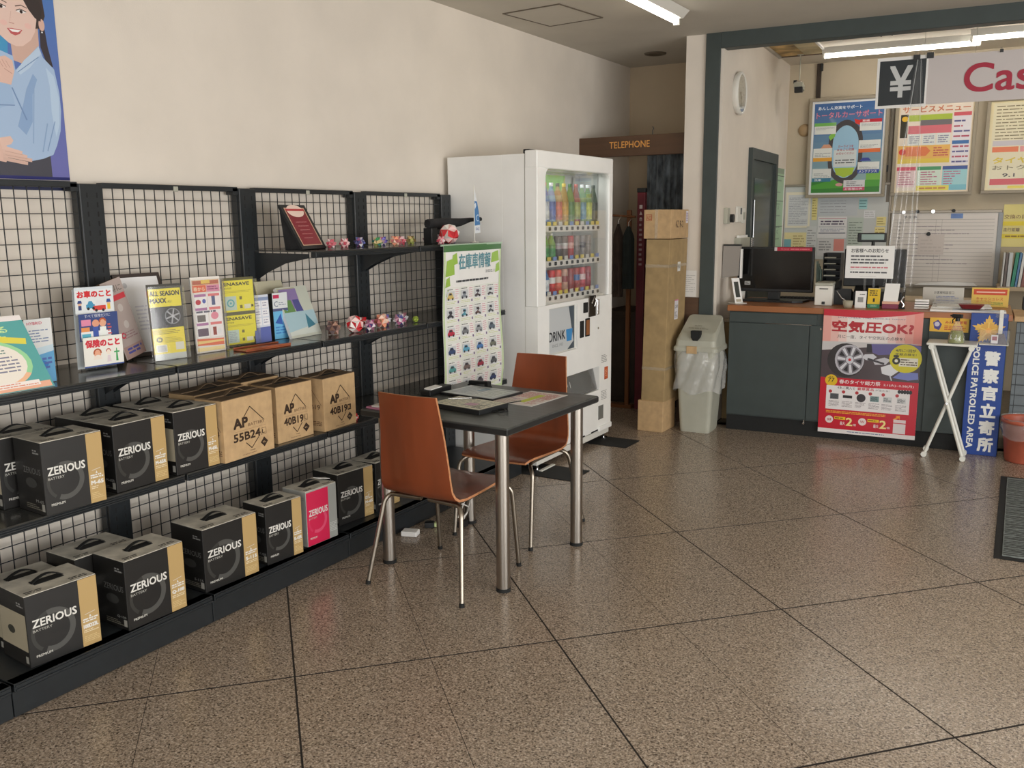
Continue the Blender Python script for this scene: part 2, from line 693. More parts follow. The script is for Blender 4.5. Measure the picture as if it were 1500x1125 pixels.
# floor slab, then polished tiles laid on the diagonal
floor = build('floor', G().box(XW - .1, YS, -0.12, XE + .1, 9.6, -0.0009, M_GROUT), kind='structure')
g = G().prism([(OL(.14, .02)[0], OL(.14, .02)[1]), (XE, OL(0, .02)[1] + .43), (XE, 9.5), (OL(.14, 2.5)[0], 9.5)], -0.0008, 0.0, M_LINO, axis='z')
build('floor_covering', g, floor, label='plain grey floor behind the counter')
TH, TS = R(46.475), 0.49036
a_, b_ = (math.cos(TH), math.sin(TH)), (-math.sin(TH), math.cos(TH))
ntile = 0
for i in range(-16, 20):
    for j in range(-16, 20):
        def e(k, wd=.0035):       # wide joint on every second line, fine joint between
            return wd if k % 2 == 0 else 0.0011
        p = []
        for (ii, jj) in ((i + e(i) / TS, j + e(j, .0048) / TS), (i + 1 - e(i + 1) / TS, j + e(j, .0048) / TS), (i + 1 - e(i + 1) / TS, j + 1 - e(j + 1, .0048) / TS), (i + e(i) / TS, j + 1 - e(j + 1, .0048) / TS)):
            p.append((-2.2084 + TS * (ii * a_[0] + jj * b_[0]), 2.1572 + TS * (ii * a_[1] + jj * b_[1])))
        p = clip(p, (-1, 0), -XW)
        p = clip(p, (1, 0), 3.2) if p else p
        p = clip(p, (0, -1), 1.0) if p else p
        p = clip(p, (0, 1), 7.80) if p else p
        # office side boundary: right of the partition tiles stop under the opening
        if p:
            cx = sum(q[0] for q in p) / len(p)
            if cx > -2.42:
                nx, ny = E2.x, E2.y
                p = clip(p, (nx, ny), OX * nx + OY * ny + 0.10)
            else:
                p = clip(p, (1, 0), -2.36) if min(q[1] for q in p) > 6.8 else p
        if len(p) < 3:
            continue
        ar = abs(sum(p[k][0] * p[(k + 1) % len(p)][1] - p[(k + 1) % len(p)][0] * p[k][1] for k in range(len(p)))) / 2
        if ar < 0.004:
            continue
        build('floor_tile', G().prism(p, -0.0008, 0.0, M_FLOOR, axis='z'), floor)
        ntile += 1
build('floor_screed', G().box(3.2, YS, -0.0008, XE, OY + .4, -0.0005, M_FLOOR).box(XW, YS, -0.0008, 3.2, -1.0, -0.0005, M_FLOOR), floor, label='unseen floor edge')

# walls
build('wall_left', G().box(XW - .12, YS, 0, XW, 7.93, ZC, M_WALL), kind='structure')
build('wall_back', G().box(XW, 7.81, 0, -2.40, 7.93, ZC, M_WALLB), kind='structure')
# partition between the alcove and the office, its end faces the hall
g = G().box(-.153, 0, 0, .13, 2.5, ZO + .02, M_WALL).xf(MO)
part_w = build('wall_partition', g, kind='structure')
g = G().box(-.158, -.012, 0, .0, 0.30, .99, M_BROWN).xf(MO)
build('wall_panelling', g, part_w, label='dark brown wood panelling on the lower end of the partition')
g = G().box(.0, 2.5, 0, 7.0, 2.62, ZO + .02, wallpaper('office_back_wallpaper', (186, 174, 152))).xf(MO)
build('wall_office_back', g, kind='structure')
g = G().box(6.55, .15, 0, 6.67, 2.5, ZO, M_WALL).xf(MO)
build('wall_office_right', g, kind='structure')

# right wall and rear wall with shop windows (outside the picture, they let the daylight in)
g = G()
g.box(XE, YS, 0, XE + .12, 7.5, .22, M_WALL).box(XE, YS, 2.5, XE + .12, 7.5, ZC + .1, M_WALL)
g.box(XE, 4.6, .22, XE + .12, 7.5, 2.5, M_WALL).box(XE, YS, .22, XE + .12, -1.4, 2.5, M_WALL)
build('wall_right', g, kind='structure')
g = G()
g.box(XW, YS - .12, 0, XE, YS, .22, M_WALL).box(XW, YS - .12, 2.5, XE, YS, ZC, M_WALL)
g.box(XW, YS - .12, .22, -1.5, YS, 2.5, M_WALL).box(3.9, YS - .12, .22, XE, YS, 2.5, M_WALL)
build('wall_rear', g, kind='structure')
for nm, bx in (('window_1', [(XE + .03, y, .22, XE + .09, y + .06, 2.5) for y in (-1.4, .6, 2.6, 4.54)]),
               ('window_2', [(x, YS - .09, .22, x + .06, YS - .03, 2.5) for x in (-1.5, .3, 2.1, 3.84)])):
    g = G()
    for q in bx:
        g.box(*q, M_GREEN)
    w_ = build(nm, g, kind='structure')
    for a_q, b_q in zip(bx[:-1], bx[1:]):
        if nm == 'window_1':
            build('pane', G().box(XE + .055, a_q[4], .22, XE + .061, b_q[1], 2.5, M_GLASS), w_)
        else:
            build('pane', G().box(a_q[3], YS - .061, .22, b_q[0], YS - .055, 2.5, M_GLASS), w_)

# ceilings
pts = [(XW, YS), (XE, YS), (XE, OY + .46), (OL(.0, 0.02)[0], OL(0, .02)[1]), (OL(-.153, 0)[0], OL(-.153, 0)[1]), (-2.56, 7.93), (XW, 7.93)]
ceil = build('ceiling', G().prism(pts, ZC, ZC + .10, M_CEIL, axis='z'), kind='structure')
# flush access hatch: dark joint and panel
g = G()
hp = [(-3.241, 5.301), (-3.139, 5.85), (-2.767, 5.783), (-2.800, 5.35)]
hp = [(-3.235, 5.315), (-3.165, 5.835), (-2.735, 5.785), (-2.795, 5.275)]
c_ = (sum(p[0] for p in hp) / 4, sum(p[1] for p in hp) / 4)
M_HATCH = mat('hatch_joint_metal', (96, 86, 72), rough=0.5)
for k in range(4):
    a0, b0 = hp[k], hp[(k + 1) % 4]
    sh = lambda p, s_: (c_[0] + (p[0] - c_[0]) * s_, c_[1] + (p[1] - c_[1]) * s_)
    g.prism([sh(a0, .965), sh(b0, .965), sh(b0, 1.0), sh(a0, 1.0)], ZC - .006, ZC + .001, M_HATCH, axis='z')
h_ = build('access_hatch', g, ceil, label='square access hatch with a thin dark frame')
build('hatch_panel', G().prism([sh(p, .955) for p in hp], ZC - .003, ZC + .001, M_CEIL, axis='z'), h_)
g = G().lathe([(0.0, -.004), (.055, -.004), (.062, -.012), (.085, -.010), (.09, 0.0)], M_HATCH, n=24, c=(-2.953, 7.244, ZC))
build('ceiling_speaker', g, ceil, label='small round recessed fitting near the alcove corner')
g = G().box(.13, .10, ZO, 6.9, 2.52, ZO + .1, M_OFFC).xf(MO)
oceil = build('ceiling_office', g, kind='structure')
# stained panels and battens in the corner of the office ceiling
M_STAIN = mat('water_stained_board', (176, 150, 104), rough=0.9, var=0.32, scale=7, bump=0.1)
M_STAIN2 = mat('pale_stained_board', (200, 186, 150), rough=0.9, var=0.12, scale=5)
build('ceiling_panel', G().box(.16, 1.30, ZO - .006, .36, 1.93, ZO + .002, M_STAIN).xf(MO), oceil, label='brown water-stained ceiling panel by the clock wall')
build('ceiling_panel', G().box(.362, 1.20, ZO - .006, .54, 1.93, ZO + .002, M_STAIN2).xf(MO), oceil, label='pale stained ceiling panel')
build('ceiling_batten', G().box(.13, 1.1, ZO - .02, .155, 1.95, ZO + .002, M_CEIL).xf(MO), oceil)
build('ceiling_batten', G().box(.545, 1.1, ZO - .016, .565, 1.86, ZO + .002, M_PAPER).xf(MO), oceil)
build('ceiling_batten', G().box(.15, 1.935, ZO - .012, .60, 1.955, ZO + .002, M_BROWN).xf(MO), oceil)

# green steel frame of the counter opening
g = G().box(0.0, -.022, 0, .108, .10, 2.915, M_GREEN, bev=.003).xf(MO)
build('trim_1', g, kind='structure')
g = G().box(.108, -.022, 2.805, 6.9, .10, 3.10, M_GREEN, bev=.003).xf(MO)
build('trim_2', g, kind='structure')

# office door in the partition wall (facing the office)
def UW(v0, z0, v1, z1, t0, t1, mt, g=None, bev=0):
    """box on the office side of the partition: from v0..v1 along it, t0..t1 out of it"""
    g = g or G()
    s0 = len(g.v)
    g.box(.13 + t0, v0, z0, .13 + t1, v1, z1, mt, bev=bev)
    return g.xf(MO, s0)


g = UW(.89, 0, .95, 2.16, 0, .035, M_GREEN)
UW(1.87, 0, 1.95, 2.16, 0, .035, M_GREEN, g)
UW(.95, 2.07, 1.87, 2.16, 0, .035, M_GREEN, g)
d_ = build('door_1', g, kind='structure')
M_GDK = mat('dark_green_glass', (40, 48, 46), rough=0.2)
g = UW(.95, 0.02, 1.87, 2.07, 0.001, .012, M_GREEN)
lf = build('door_leaf', g, d_)
build('door_window', UW(1.08, 1.05, 1.74, 1.92, .012, .016, M_GDK), lf)
build('door_handle', UW(.985, 1.42, 1.005, 1.74, .012, .045, M_CHROME, bev=.004), lf)

# ================================================================== ALCOVE
hd = thing('telephone_sign', 'brown wooden header board with orange lettering across the alcove', 'sign', (-2.97, 6.80, 2.08))
build('header_board', G().box(-.45, 0, 0, .455, .06, .155, M_BROWN, bev=.002), hd)
pr = Pr(.4, .08)
pr.text('TELEPHONE', 0, 0, .345, .052, (226, 160, 78), bold=.012)
placed(None, 'lettering', hd, pr, (-.18, -.0, .062))
one('hook', G().tube([(0, 0, .0), (0, 0, .03), (.008, 0, .045), (0, 0, .06)], .004, M_BLKM, n=6), 'small dark hook standing on top of the brown header board', 'hook', (-2.79, 6.82, 2.236))

# curtain at the back of the alcove
M_CURT = mat('grey_plaid_curtain', (96, 102, 106), rough=0.8, var=0.45, scale=16, stretch=(1, 1, .45))


def curtain_fn(u, v):
    x = -.165 + .34 * u
    return (x, .022 * math.sin(u * 36) + .008 * math.sin(u * 71 + v * 3), .0 + 1.325 * v)


g = G().grid(curtain_fn, 60, 10, M_CURT)
cu = thing('curtain', 'dark grey patterned curtain in folds at the back of the alcove', 'curtain', (-2.93, 7.455, .805))
build('curtain_cloth', g, cu)
build('curtain_rod', G().cyl((-.32, 0, 1.335), (.36, 0, 1.335), .009, M_BLKM), cu)
M_WINE = mat('wine_red_board', (92, 22, 34), rough=0.5, var=0.1, scale=10)
t = thing('roller_banner_case', 'narrow wine-red upright pole with small white marks beside the tall box', 'banner', (-2.945, 7.0, 0))
build('case', G().box(-.034, -.02, 0, .034, .02, 1.80, M_WINE, bev=.004), t)
build('end_cap', G().box(-.037, -.023, 1.80, .037, .023, 1.835, M_BLACK, bev=.004), t)
pr = Pr(.05, 1.2)
for k in range(3):
    pr.text('■▲●'[k], .012, 1.02 - k * .05, .026, .03, (190, 180, 176))
pr.small(.012, .55, .038, .95, 10, (150, 130, 130), seed=4)
placed(None, 'printed_marks', t, pr, (-.025, -.021, .65))

rk = thing('clothes_rack', 'wooden coat rack with an orange-brown rail in the dark alcove', 'rack', (-3.05, 6.98, 0))
M_OR = mat('orange_wood', (112, 68, 34), rough=0.4)
build('rail', G().cyl((-.33, 0, 1.63), (.058, 0, 1.605), .010, M_OR), rk)
build('post', G().box(-.02, .0, 0, .015, .03, 1.66, M_OR, bev=.003), rk)
build('post', G().box(-.33, .0, 0, -.30, .03, 1.66, M_OR, bev=.003), rk)
build('foot_bar', G().box(-.35, -.02, 0, .05, .05, .03, M_OR, bev=.003), rk)


def garment(x, w, z0, z1, mt, lab, nm='hanging_coat', cat='coat'):
    def fn(u, v):
        a = 2 * PI * u
        sh = .25 + .75 * min(1, (1 - v) * 6) if v > .8 else 1.0
        rx = w / 2 * sh * (1 + .06 * math.sin(7 * a + v * 2))
        return (rx * math.cos(a), .035 * sh * math.sin(a) * (1 + .3 * math.sin(5 * a)), (z1 - z0) * v)
    t = thing(nm, lab, cat, (x, 6.94, z0))
    build('cloth', G().grid(fn, 36, 14, mt), t)
    h = z1 - z0
    build('hanger_hook', G().tube([(0, 0, h - .02), (0, 0, h + .03), (.015, .02, h + .055), (0, .04, h + .07)], .003, M_CHROME, n=6), t)


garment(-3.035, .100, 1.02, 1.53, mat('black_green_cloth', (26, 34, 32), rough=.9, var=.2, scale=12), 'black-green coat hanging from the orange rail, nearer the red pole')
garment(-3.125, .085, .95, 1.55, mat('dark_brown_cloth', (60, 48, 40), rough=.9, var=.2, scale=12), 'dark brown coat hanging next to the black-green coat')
g = G().cyl((0, 0, 0), (0, 0, .34), .012, mat('pale_pole', (170, 166, 158), rough=.4)).cyl((0, 0, .34), (0, 0, .39), .018, M_BLACK)
g.cyl((0, 0, -1.5), (0, 0, 0), .012, M_BLACK)
one('umbrella_pole', g, 'thin pole with pale upper half and black knob beside the vending machine', 'pole', (-3.10, 6.65, 1.5))
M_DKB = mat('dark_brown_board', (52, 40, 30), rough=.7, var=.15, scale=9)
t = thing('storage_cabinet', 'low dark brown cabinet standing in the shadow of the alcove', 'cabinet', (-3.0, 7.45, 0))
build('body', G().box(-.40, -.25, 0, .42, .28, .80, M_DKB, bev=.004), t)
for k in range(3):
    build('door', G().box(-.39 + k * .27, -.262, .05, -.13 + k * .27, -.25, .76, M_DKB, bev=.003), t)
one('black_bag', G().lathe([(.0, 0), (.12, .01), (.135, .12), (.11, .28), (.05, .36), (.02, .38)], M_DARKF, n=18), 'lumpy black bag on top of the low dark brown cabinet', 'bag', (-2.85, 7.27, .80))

# tall cardboard boxes leaning at the partition
t = thing('tall_carton', 'tall narrow brown cardboard box bound with clear tape bands', 'box', (-2.5425, 6.40, 0), R(0))
lean = Matrix.Shear('XY', 4, (0, 0))
L_ = Matrix(((1, 0, .010, 0), (0, 1, .020, 0), (0, 0, 1, 0), (0, 0, 0, 1)))
g = G().box(-.088, -.115, .20, .095, .255, 1.44, M_CARD2, bev=.003).xf(L_)
build('body', g, t)
g = G().box(-.105, -.128, 0, .098, .125, .235, M_CARD, bev=.003).xf(Matrix(((1, 0, 0, 0), (0, 1, .02, 0), (0, 0, 1, 0), (0, 0, 0, 1))))
build('bottom_sleeve', g, t)
M_TAPE = clear('clear_tape', opac=.25, rough=.15, body=(226, 214, 190))
for z in (.47, 1.235):
    g = G().box(-.090, -.117, z, .097, .257, z + .022, M_TAPE).xf(L_)
    build('tape_band', g, t)
pr = Pr(.06, .07, (228, 226, 220)).text('R50', .008, .02, .044, .03, (60, 60, 60), bold=.01)
q = G()
pr.into(q, (.0955, .06, 1.20), (0, 1, 0), (0, 0, 1))
q.xf(L_)
build('label_sticker', q, t, fix=False, label='small white sticker near the top')
pr = Pr(.075, .15, (226, 222, 224)).rect(0, .14, .075, .15, (200, 120, 150)).small(.008, .012, .067, .06, 5, (110, 110, 118), seed=3).text('L20.40', .008, .085, .058, .025, (70, 70, 90), bold=.01)
q = G()
pr.into(q, (.0955, .03, .84), (0, 1, 0), (0, 0, 1))
q.xf(L_)
build('label_sticker', q, t, fix=False, label='larger white printed sticker')
t = thing('top_carton', 'short brown cardboard box on top of the tall narrow one', 'box', (-2.520, 6.445, 1.445))
build('body', G().box(-.118, -.135, 0, .095, .225, .21, M_CARD, bev=.003), t)
build('tape_band', G().box(-.03, -.137, -.002, -.008, .227, .212, M_TAPE), t)
pr = Pr(.05, .05).frame(0, 0, .045, .045, .004, (176, 88, 60)).text('AZ2', .006, .008, .034, .028, (176, 88, 60), bold=.02)
placed(None, 'printed_mark', t, pr, (-.10, -.1352, .13))
pr = Pr(.2, .1).text('AZ', .02, .02, .055, .05, (70, 52, 40), bold=.01).text('R-2', .10, .02, .07, .05, (70, 52, 40), bold=.01)
placed(None, 'printed_mark', t, pr, (.0952, -.06, .06), ex=(0, 1, 0))
pr = Pr(.05, .09, (226, 222, 226)).small(.006, .01, .044, .08, 5, (150, 120, 160), seed=9)
placed(None, 'label_sticker', t, pr, (.0952, .165, .11), ex=(0, 1, 0))

# sheet hung on the partition end, beside the tall box
pr = Pr(.10, .20, (226, 224, 220)).small(.01, .03, .09, .17, 9, (190, 188, 186), .3, seed=5)
q = G()
pr.into(q, (-.125, -.016, .995))
q.xf(MO)
o_ = one('notice_sheet', q, 'blank white sheet pinned low on the partition end beside the green post', 'paper', fix=False)

# ================================================================== SHELVING
Y0, BAY = 1.49, .825
sh = thing('display_shelving', 'long black steel display shelving with wire mesh back along the left wall', 'shelving', (-3.12, 2.7, 0))
SY, SX = 2.7, -3.12


def S(g):
    return g.xf(Matrix.Translation((-SX, -SY, 0)))


for k in range(-1, 5):
    y = Y0 + BAY * k
    g = G().box(-3.405, y - .052, 0, -3.345, y + .052, 1.752, M_BLKM, bev=.003)
    for c in (-.022, .022):
        for i in range(42):
            g.box(-3.3452, y + c - .003, .16 + i * .0375, -3.3444, y + c + .003, .180 + i * .0375, M_RUB)
    build('upright', S(g), sh)
    build('top_bracket', S(G().box(-3.40, y - .085, 1.722, -3.352, y - .052, 1.752, M_BLKM)), sh)
for k in range(-1, 4):
    ya, yb = Y0 + BAY * k + .055, Y0 + BAY * (k + 1) - .055
    build('top_rail', S(G().box(-3.392, ya, 1.736, -3.352, yb, 1.758, M_BLKM, bev=.002)), sh)
    g = G()
    w = .0017
    n = 14
    for i in range(n + 1):
        yy = ya + (yb - ya) * i / n
        g.box(-3.3635, yy - w, .12, -3.3605, yy + w, 1.738, M_BLKM)
    z = .15
    for i in range(29):
        g.box(-3.3605, ya, z - w, -3.3575, yb, z + w, M_BLKM)
        z += .0571
    build('mesh_panel', S(g), sh)
    build('rail_clip', S(G().box(-3.352, (ya + yb) / 2 - .012, 1.73, -3.345, (ya + yb) / 2 + .012, 1.752, M_GREYP, bev=.002)), sh)

SHELVES = [('top', 1.460, -2.955, 2), ('display', 1.045, -2.918, -1), ('carton', .610, -2.910, -1)]
for nm, zt, xf_, k0 in SHELVES:
    for k in range(k0, 4):
        ya, yb = Y0 + BAY * k + .006, Y0 + BAY * (k + 1) - .006
        if nm == 'top' and k == k0:
            ya += .02
        mt = M_DECK
        g = G().box(-3.355, ya, zt - .006, xf_ + .004, yb, zt, mt)
        g.box(xf_ - .030, ya, zt - .030, xf_ + .004, yb, zt - .006, M_BLKM, bev=.0015)
        b_o = build('shelf_board', S(g), sh)
        g = G()
        for zz in (.009, .017, .025):
            g.box(xf_ + .003, ya + .004, zt - zz - .005, xf_ + .0095, yb - .004, zt - zz, M_BLKM, bev=.001)
        build('price_rail', S(g), b_o)
    for k in range(k0, 5):
        y = Y0 + BAY * k
        for s_ in (-.02, .02):
            if k == k0 and s_ < 0:
                continue
            if k == 4 and s_ > 0:
                continue
            g = G().prism([(-3.35, zt - .012), (xf_ - .04, zt - .014), (xf_ - .04, zt - .034), (-3.14, zt - .06), (-3.26, zt - .105), (-3.32, zt - .135), (-3.35, zt - .15)], y + s_ - .002, y + s_ + .002, M_BLKM)
            build('shelf_bracket', S(g), sh)
for k in range(-1, 4):
    ya, yb = Y0 + BAY * k + .005, Y0 + BAY * (k + 1) - .005
    g = G().box(-3.345, ya, .112, -2.80, yb, .122, M_BLKM)
    g.box(-2.845, ya, .092, -2.796, yb, .122, M_BLKM, bev=.002)
    b_o = build('base_deck', S(g), sh)
    build('deck_lip', S(G().box(-2.797, ya + .004, .098, -2.792, yb - .004, .104, M_BLKM).box(-2.797, ya + .004, .111, -2.792, yb - .004, .117, M_BLKM)), b_o)
    build('plinth_panel', S(G().box(-2.822, ya - .003, .004, -2.806, yb + .003, .094, M_BLKM, bev=.0015)), sh)
for k in (-1, 0, 1, 2, 3, 4):
    y = Y0 + BAY * k
    build('base_foot', S(G().box(-3.345, y - .018, 0, -2.83, y + .018, .092, M_BLKM, bev=.002)), sh)

# ------------------------------------------------------------------ battery cartons
ZS, ZD = .6105, .1225
WHT, DRK, GLD = (226, 224, 218), (35, 34, 33), (190, 160, 108)


def top_handle(t, w, d, h, mt):
    zc = h + .001
    pts = []
    for i in range(9):
        a = i / 8
        pts.append((-.055 + .11 * a, .0, zc + .020 * math.sin(PI * a)))
    g = G()
    vs = []
    for p in pts:
        vs += [(p[0], -.009, p[2]), (p[0], .009, p[2]), (p[0], .009, p[2] + .0025), (p[0], -.009, p[2] + .0025)]
    fs = []
    for i in range(8):
        for j in range(4):
            fs.append([i * 4 + j, i * 4 + (j + 1) % 4, (i + 1) * 4 + (j + 1) % 4, (i + 1) * 4 + j])
    g.add(vs, fs, mt)
    g.box(-.052, -.020, zc - .0008, .052, .022, zc + .0006, M_RUB)
    build('carry_handle', g, t)


def battery_box(x, y, z, w, d, h, ang, code, label, pink=False, tape=False, sidebox=False):
    """front face centre bottom at x,y; front faces the room"""
    t = thing('battery_carton', label, 'box', (x, y, z), R(90) - R(ang), 'battery cartons on the shelving')
    H = h
    g = G().box(-w / 2, 0, 0, w / 2, d, H - .0, M_BOXK if not pink else M_BOXG, bev=.0015)
    build('carton', g, t)
    g = G().box(-w / 2 + .001, .001, H, w / 2 - .001, d / 2 - .001, H + .0022, M_BOXT)
    g.box(-w / 2 + .001, d / 2 + .001, H, w / 2 - .001, d - .001, H + .0014, M_BOXT)
    build('top_flaps', g, t)
    k = .27
    bgc = (216, 42, 84) if pink else DRK
    if pink:
        pr = Pr(w, H)
        pr.rect(.002, .002, w * .72, H - .006, bgc)
        pr.rect(w * .72, .002, w - .002, H - .002, (160, 162, 158))
        ringc = (228, 84, 118)
    else:
        pr = Pr(w, H)
        pr.rect(w * (1 - k), .002, w - .001, H - .001, GLD)
        ringc = (82, 82, 80)
    lw = w * (1 - k)
    cx, cy, rr = lw * .48, H * .43, min(lw, H) * .42
    pr.arc(cx, cy, rr * .74, rr, -115, 235 - 180 + 50, ringc)
    pr.arc(cx, cy, rr * .84, rr, 105, 232, (58, 58, 56) if not pink else (222, 60, 100))
    pr.text('ZERIOUS', lw * .10, H * .535, lw * .84, H * .115, WHT, bold=.05)
    pr.text('BATTERY', lw * .10, H * .475, lw * .36, H * .034, (190, 188, 180))
    pr.text('PREMIUM', lw * .12, H * .115, lw * .30, H * .034, (220, 218, 210), bold=.02)
    gx = w * (1 - k) + w * k * .10
    gw = w * k * .80
    if not pink:
        pr.line(gx + gw * .15, H * .47, gx + gw * .85, H * .49, .0015, WHT)
        pr.poly([(gx + gw * .42, H * .42), (gx + gw * .5, H * .46), (gx + gw * .58, H * .42)], WHT)
        pr.small(gx, H * .35, gx + gw, H * .415, 2, WHT, .6, seed=int(x * -1000))
        pr.text(code, gx, H * .265, gw, H * .06, WHT, bold=.12)
        pr.small(gx, H * .20, gx + gw, H * .25, 2, (232, 220, 190), .4, seed=int(x * -900))
        pr.small(gx, H * .06, gx + gw, H * .16, 4, (214, 190, 140), .4, seed=int(x * -800))
    else:
        pr.small(w * .74, H * .12, w * .98, H * .3, 6, (206, 208, 204), .4, seed=8)
    placed(None, 'front_print', t, pr, (-w / 2, 0, 0), mt=M_GLOSSP)
    # left side print
    pr = Pr(d, H)
    if sidebox:
        pr.rect(d * .02, H * .22, d * .98, H * .74, (186, 176, 152))
        pr.disc(d * .42, H * .46, d * .13, (70, 70, 62), ry=H * .06)
    elif not pink:
        pr.text('ZERIOUS', d * .30, H * .55, d * .62, H * .085, (112, 112, 110), bold=.0)
        pr.disc(d * .55, H * .42, d * .2, (66, 66, 64), ry=H * .07)
        pr.text(code, d * .66, H * .16, d * .28, H * .04, (150, 150, 146), bold=.02)
        pr.small(d * .30, H * .05, d * .9, H * .13, 3, (120, 116, 104), .5, seed=2)
    pr.small(d * .70, H * .83, d * .93, H * .90, 2, (150, 150, 148), .6, seed=3)
    pr.rect(d * .86, H * .05, d * .96, H * .15, (170, 168, 160))
    placed(None, 'side_print', t, pr, (-w / 2, d, 0), ex=(0, -1, 0), mt=M_GLOSSP)
    pr = Pr(w, d)
    pr.small(w * .06, d * .06, w * .3, d * .2, 2, (70, 68, 64), .6, seed=6)
    pr.small(w * .68, d * .08, w * .92, d * .22, 2, (60, 58, 56), .6, seed=7)
    placed(None, 'top_print', t, pr, (-w / 2, 0, H + .0022), ex=(1, 0, 0), ey=(0, 1, 0), lift=.0003)
    top_handle(t, w, d, H + .0018, M_RUB)
    ch = [c for c in t.children if c.name.startswith('carry_handle')]
    for c in ch:
        c.location = (0, d / 2, 0)
    if tape:
        build('paper_strip', G().box(-.035, d * .35, H + .024, .045, d * .55, H + .027, M_PAPER, M=Matrix.Rotation(R(14), 4, 'Y')), t, label='white paper strip tucked under the handle')
    return t


def brown_box(x, y, z, w, d, h, ang, code, last, label):
    t = thing('brown_battery_carton', label, 'box', (x, y, z), R(90) - R(ang), 'brown battery cartons on the middle shelf')
    build('carton', G().box(-w / 2, 0, 0, w / 2, d, h, M_CARD, bev=.0015), t)
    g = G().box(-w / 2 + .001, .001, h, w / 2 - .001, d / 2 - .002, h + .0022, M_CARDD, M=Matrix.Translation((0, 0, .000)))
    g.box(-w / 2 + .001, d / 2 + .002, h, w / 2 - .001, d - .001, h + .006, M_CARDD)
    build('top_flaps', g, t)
    ink = (58, 42, 30)
    pr = Pr(w, h)
    cx = w * .53
    top = (cx, h * .82)
    for a, b in (((cx, h * .82), (w * .36, h * .62)), ((cx, h * .82), (w * .80, h * .55)), ((w * .42, h * .24), (cx, h * .13)), ((cx, h * .13), (w * .68, h * .28))):
        pr.line(a[0], a[1], b[0], b[1], .0040, ink, True)
    pr.text('AP', w * .19, h * .50, w * .29, h * .17, ink, bold=.10)
    pr.text('BATTERY', w * .48, h * .50, w * .34, h * .05, (110, 84, 60), bold=.0)
    pr.line(w * .22, h * .455, w * .84, h * .455, .0008, (130, 100, 72))
    pr.text(code, w * .18, h * .285, w * .54, h * .14, ink, bold=.07)
    if last == 'R':
        pr.rect(w * .73, h * .30, w * .84, h * .41, ink)
        pr.text(last, w * .75, h * .32, w * .07, h * .07, (196, 160, 112), bold=.02)
    else:
        pr.frame(w * .73, h * .30, w * .84, h * .41, .0015, ink)
        pr.text(last, w * .755, h * .32, w * .06, h * .07, ink)
    dx, dy, q_ = w * .79, h * .17, h * .085
    pr.poly([(dx, dy - q_), (dx + q_, dy), (dx, dy + q_), (dx - q_, dy)], ink)
    pr.small(dx - q_ * .45, dy - q_ * .18, dx + q_ * .45, dy + q_ * .18, 2, (190, 160, 120), .5, seed=3)
    pr.text('POWER', w * .5, h * .085, w * .1, h * .018, ink, bold=.02)
    pr.small(w * .34, h * .04, w * .68, h * .06, 1, (120, 90, 64), .4, seed=5)
    placed(None, 'front_print', t, pr, (-w / 2, 0, 0), mt=M_PRINT)
    pr = Pr(d, h)
    pr.line(d * .5, h * .8, d * .1, h * .5, .002, (110, 80, 56))
    pr.line(d * .5, h * .8, d * .9, h * .5, .002, (110, 80, 56))
    pr.text(code[-3:], d * .45, h * .42, d * .4, h * .09, (90, 66, 46), bold=.01)
    pr.small(d * .5, h * .1, d * .9, h * .2, 3, (120, 90, 64), .5, seed=1)
    placed(None, 'side_print', t, pr, (-w / 2, d, 0), ex=(0, -1, 0), mt=M_PRINT)
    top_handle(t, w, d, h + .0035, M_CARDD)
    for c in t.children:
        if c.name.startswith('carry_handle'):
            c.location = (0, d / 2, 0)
    return t


# middle shelf
battery_box(-2.890, 1.835, ZS, .222, .175, .256, 3, 'M-65', 'black and gold battery carton marked M-65, leftmost on the middle shelf', sidebox=False)
battery_box(-3.085, 1.80, ZS, .222, .175, .252, 3, 'M-65', 'black battery carton standing behind the leftmost carton of the middle shelf', sidebox=True)
battery_box(-2.917, 2.128, ZS, .228, .175, .253, 0, 'M-65R', 'black and gold battery carton marked M-65R, second from the left on the middle shelf')
battery_box(-3.105, 2.135, ZS, .225, .175, .250, 0, 'M-65R', 'black battery carton half hidden behind the second carton of the middle shelf')
battery_box(-2.912, 2.385, ZS, .208, .175, .253, 2, 'M-65L', 'black and gold battery carton on the middle shelf touching the first brown carton', sidebox=True)
battery_box(-3.100, 2.375, ZS, .210, .175, .250, 2, 'M-65L', 'black battery carton behind the one that touches the brown carton')
brown_box(-2.893, 2.645, ZS, .292, .155, .262, -3, '55B24', 'L', 'brown cardboard carton marked 55B24L, widest brown one on the middle shelf')
brown_box(-3.065, 2.65, ZS, .285, .155, .268, -3, '55B24', 'L', 'brown cardboard carton behind the one marked 55B24L')
brown_box(-2.935, 2.962, ZS, .228, .155, .258, 0, '40B19', 'L', 'brown cardboard carton marked 40B19L, middle of the three brown fronts')
brown_box(-3.115, 2.93, ZS, .228, .155, .270, 0, '40B19', 'L', 'brown cardboard carton behind the one marked 40B19L')
brown_box(-2.916, 3.245, ZS, .236, .150, .254, -2, '40B19', 'R', 'brown cardboard carton marked 40B19R, rightmost of the three brown fronts')

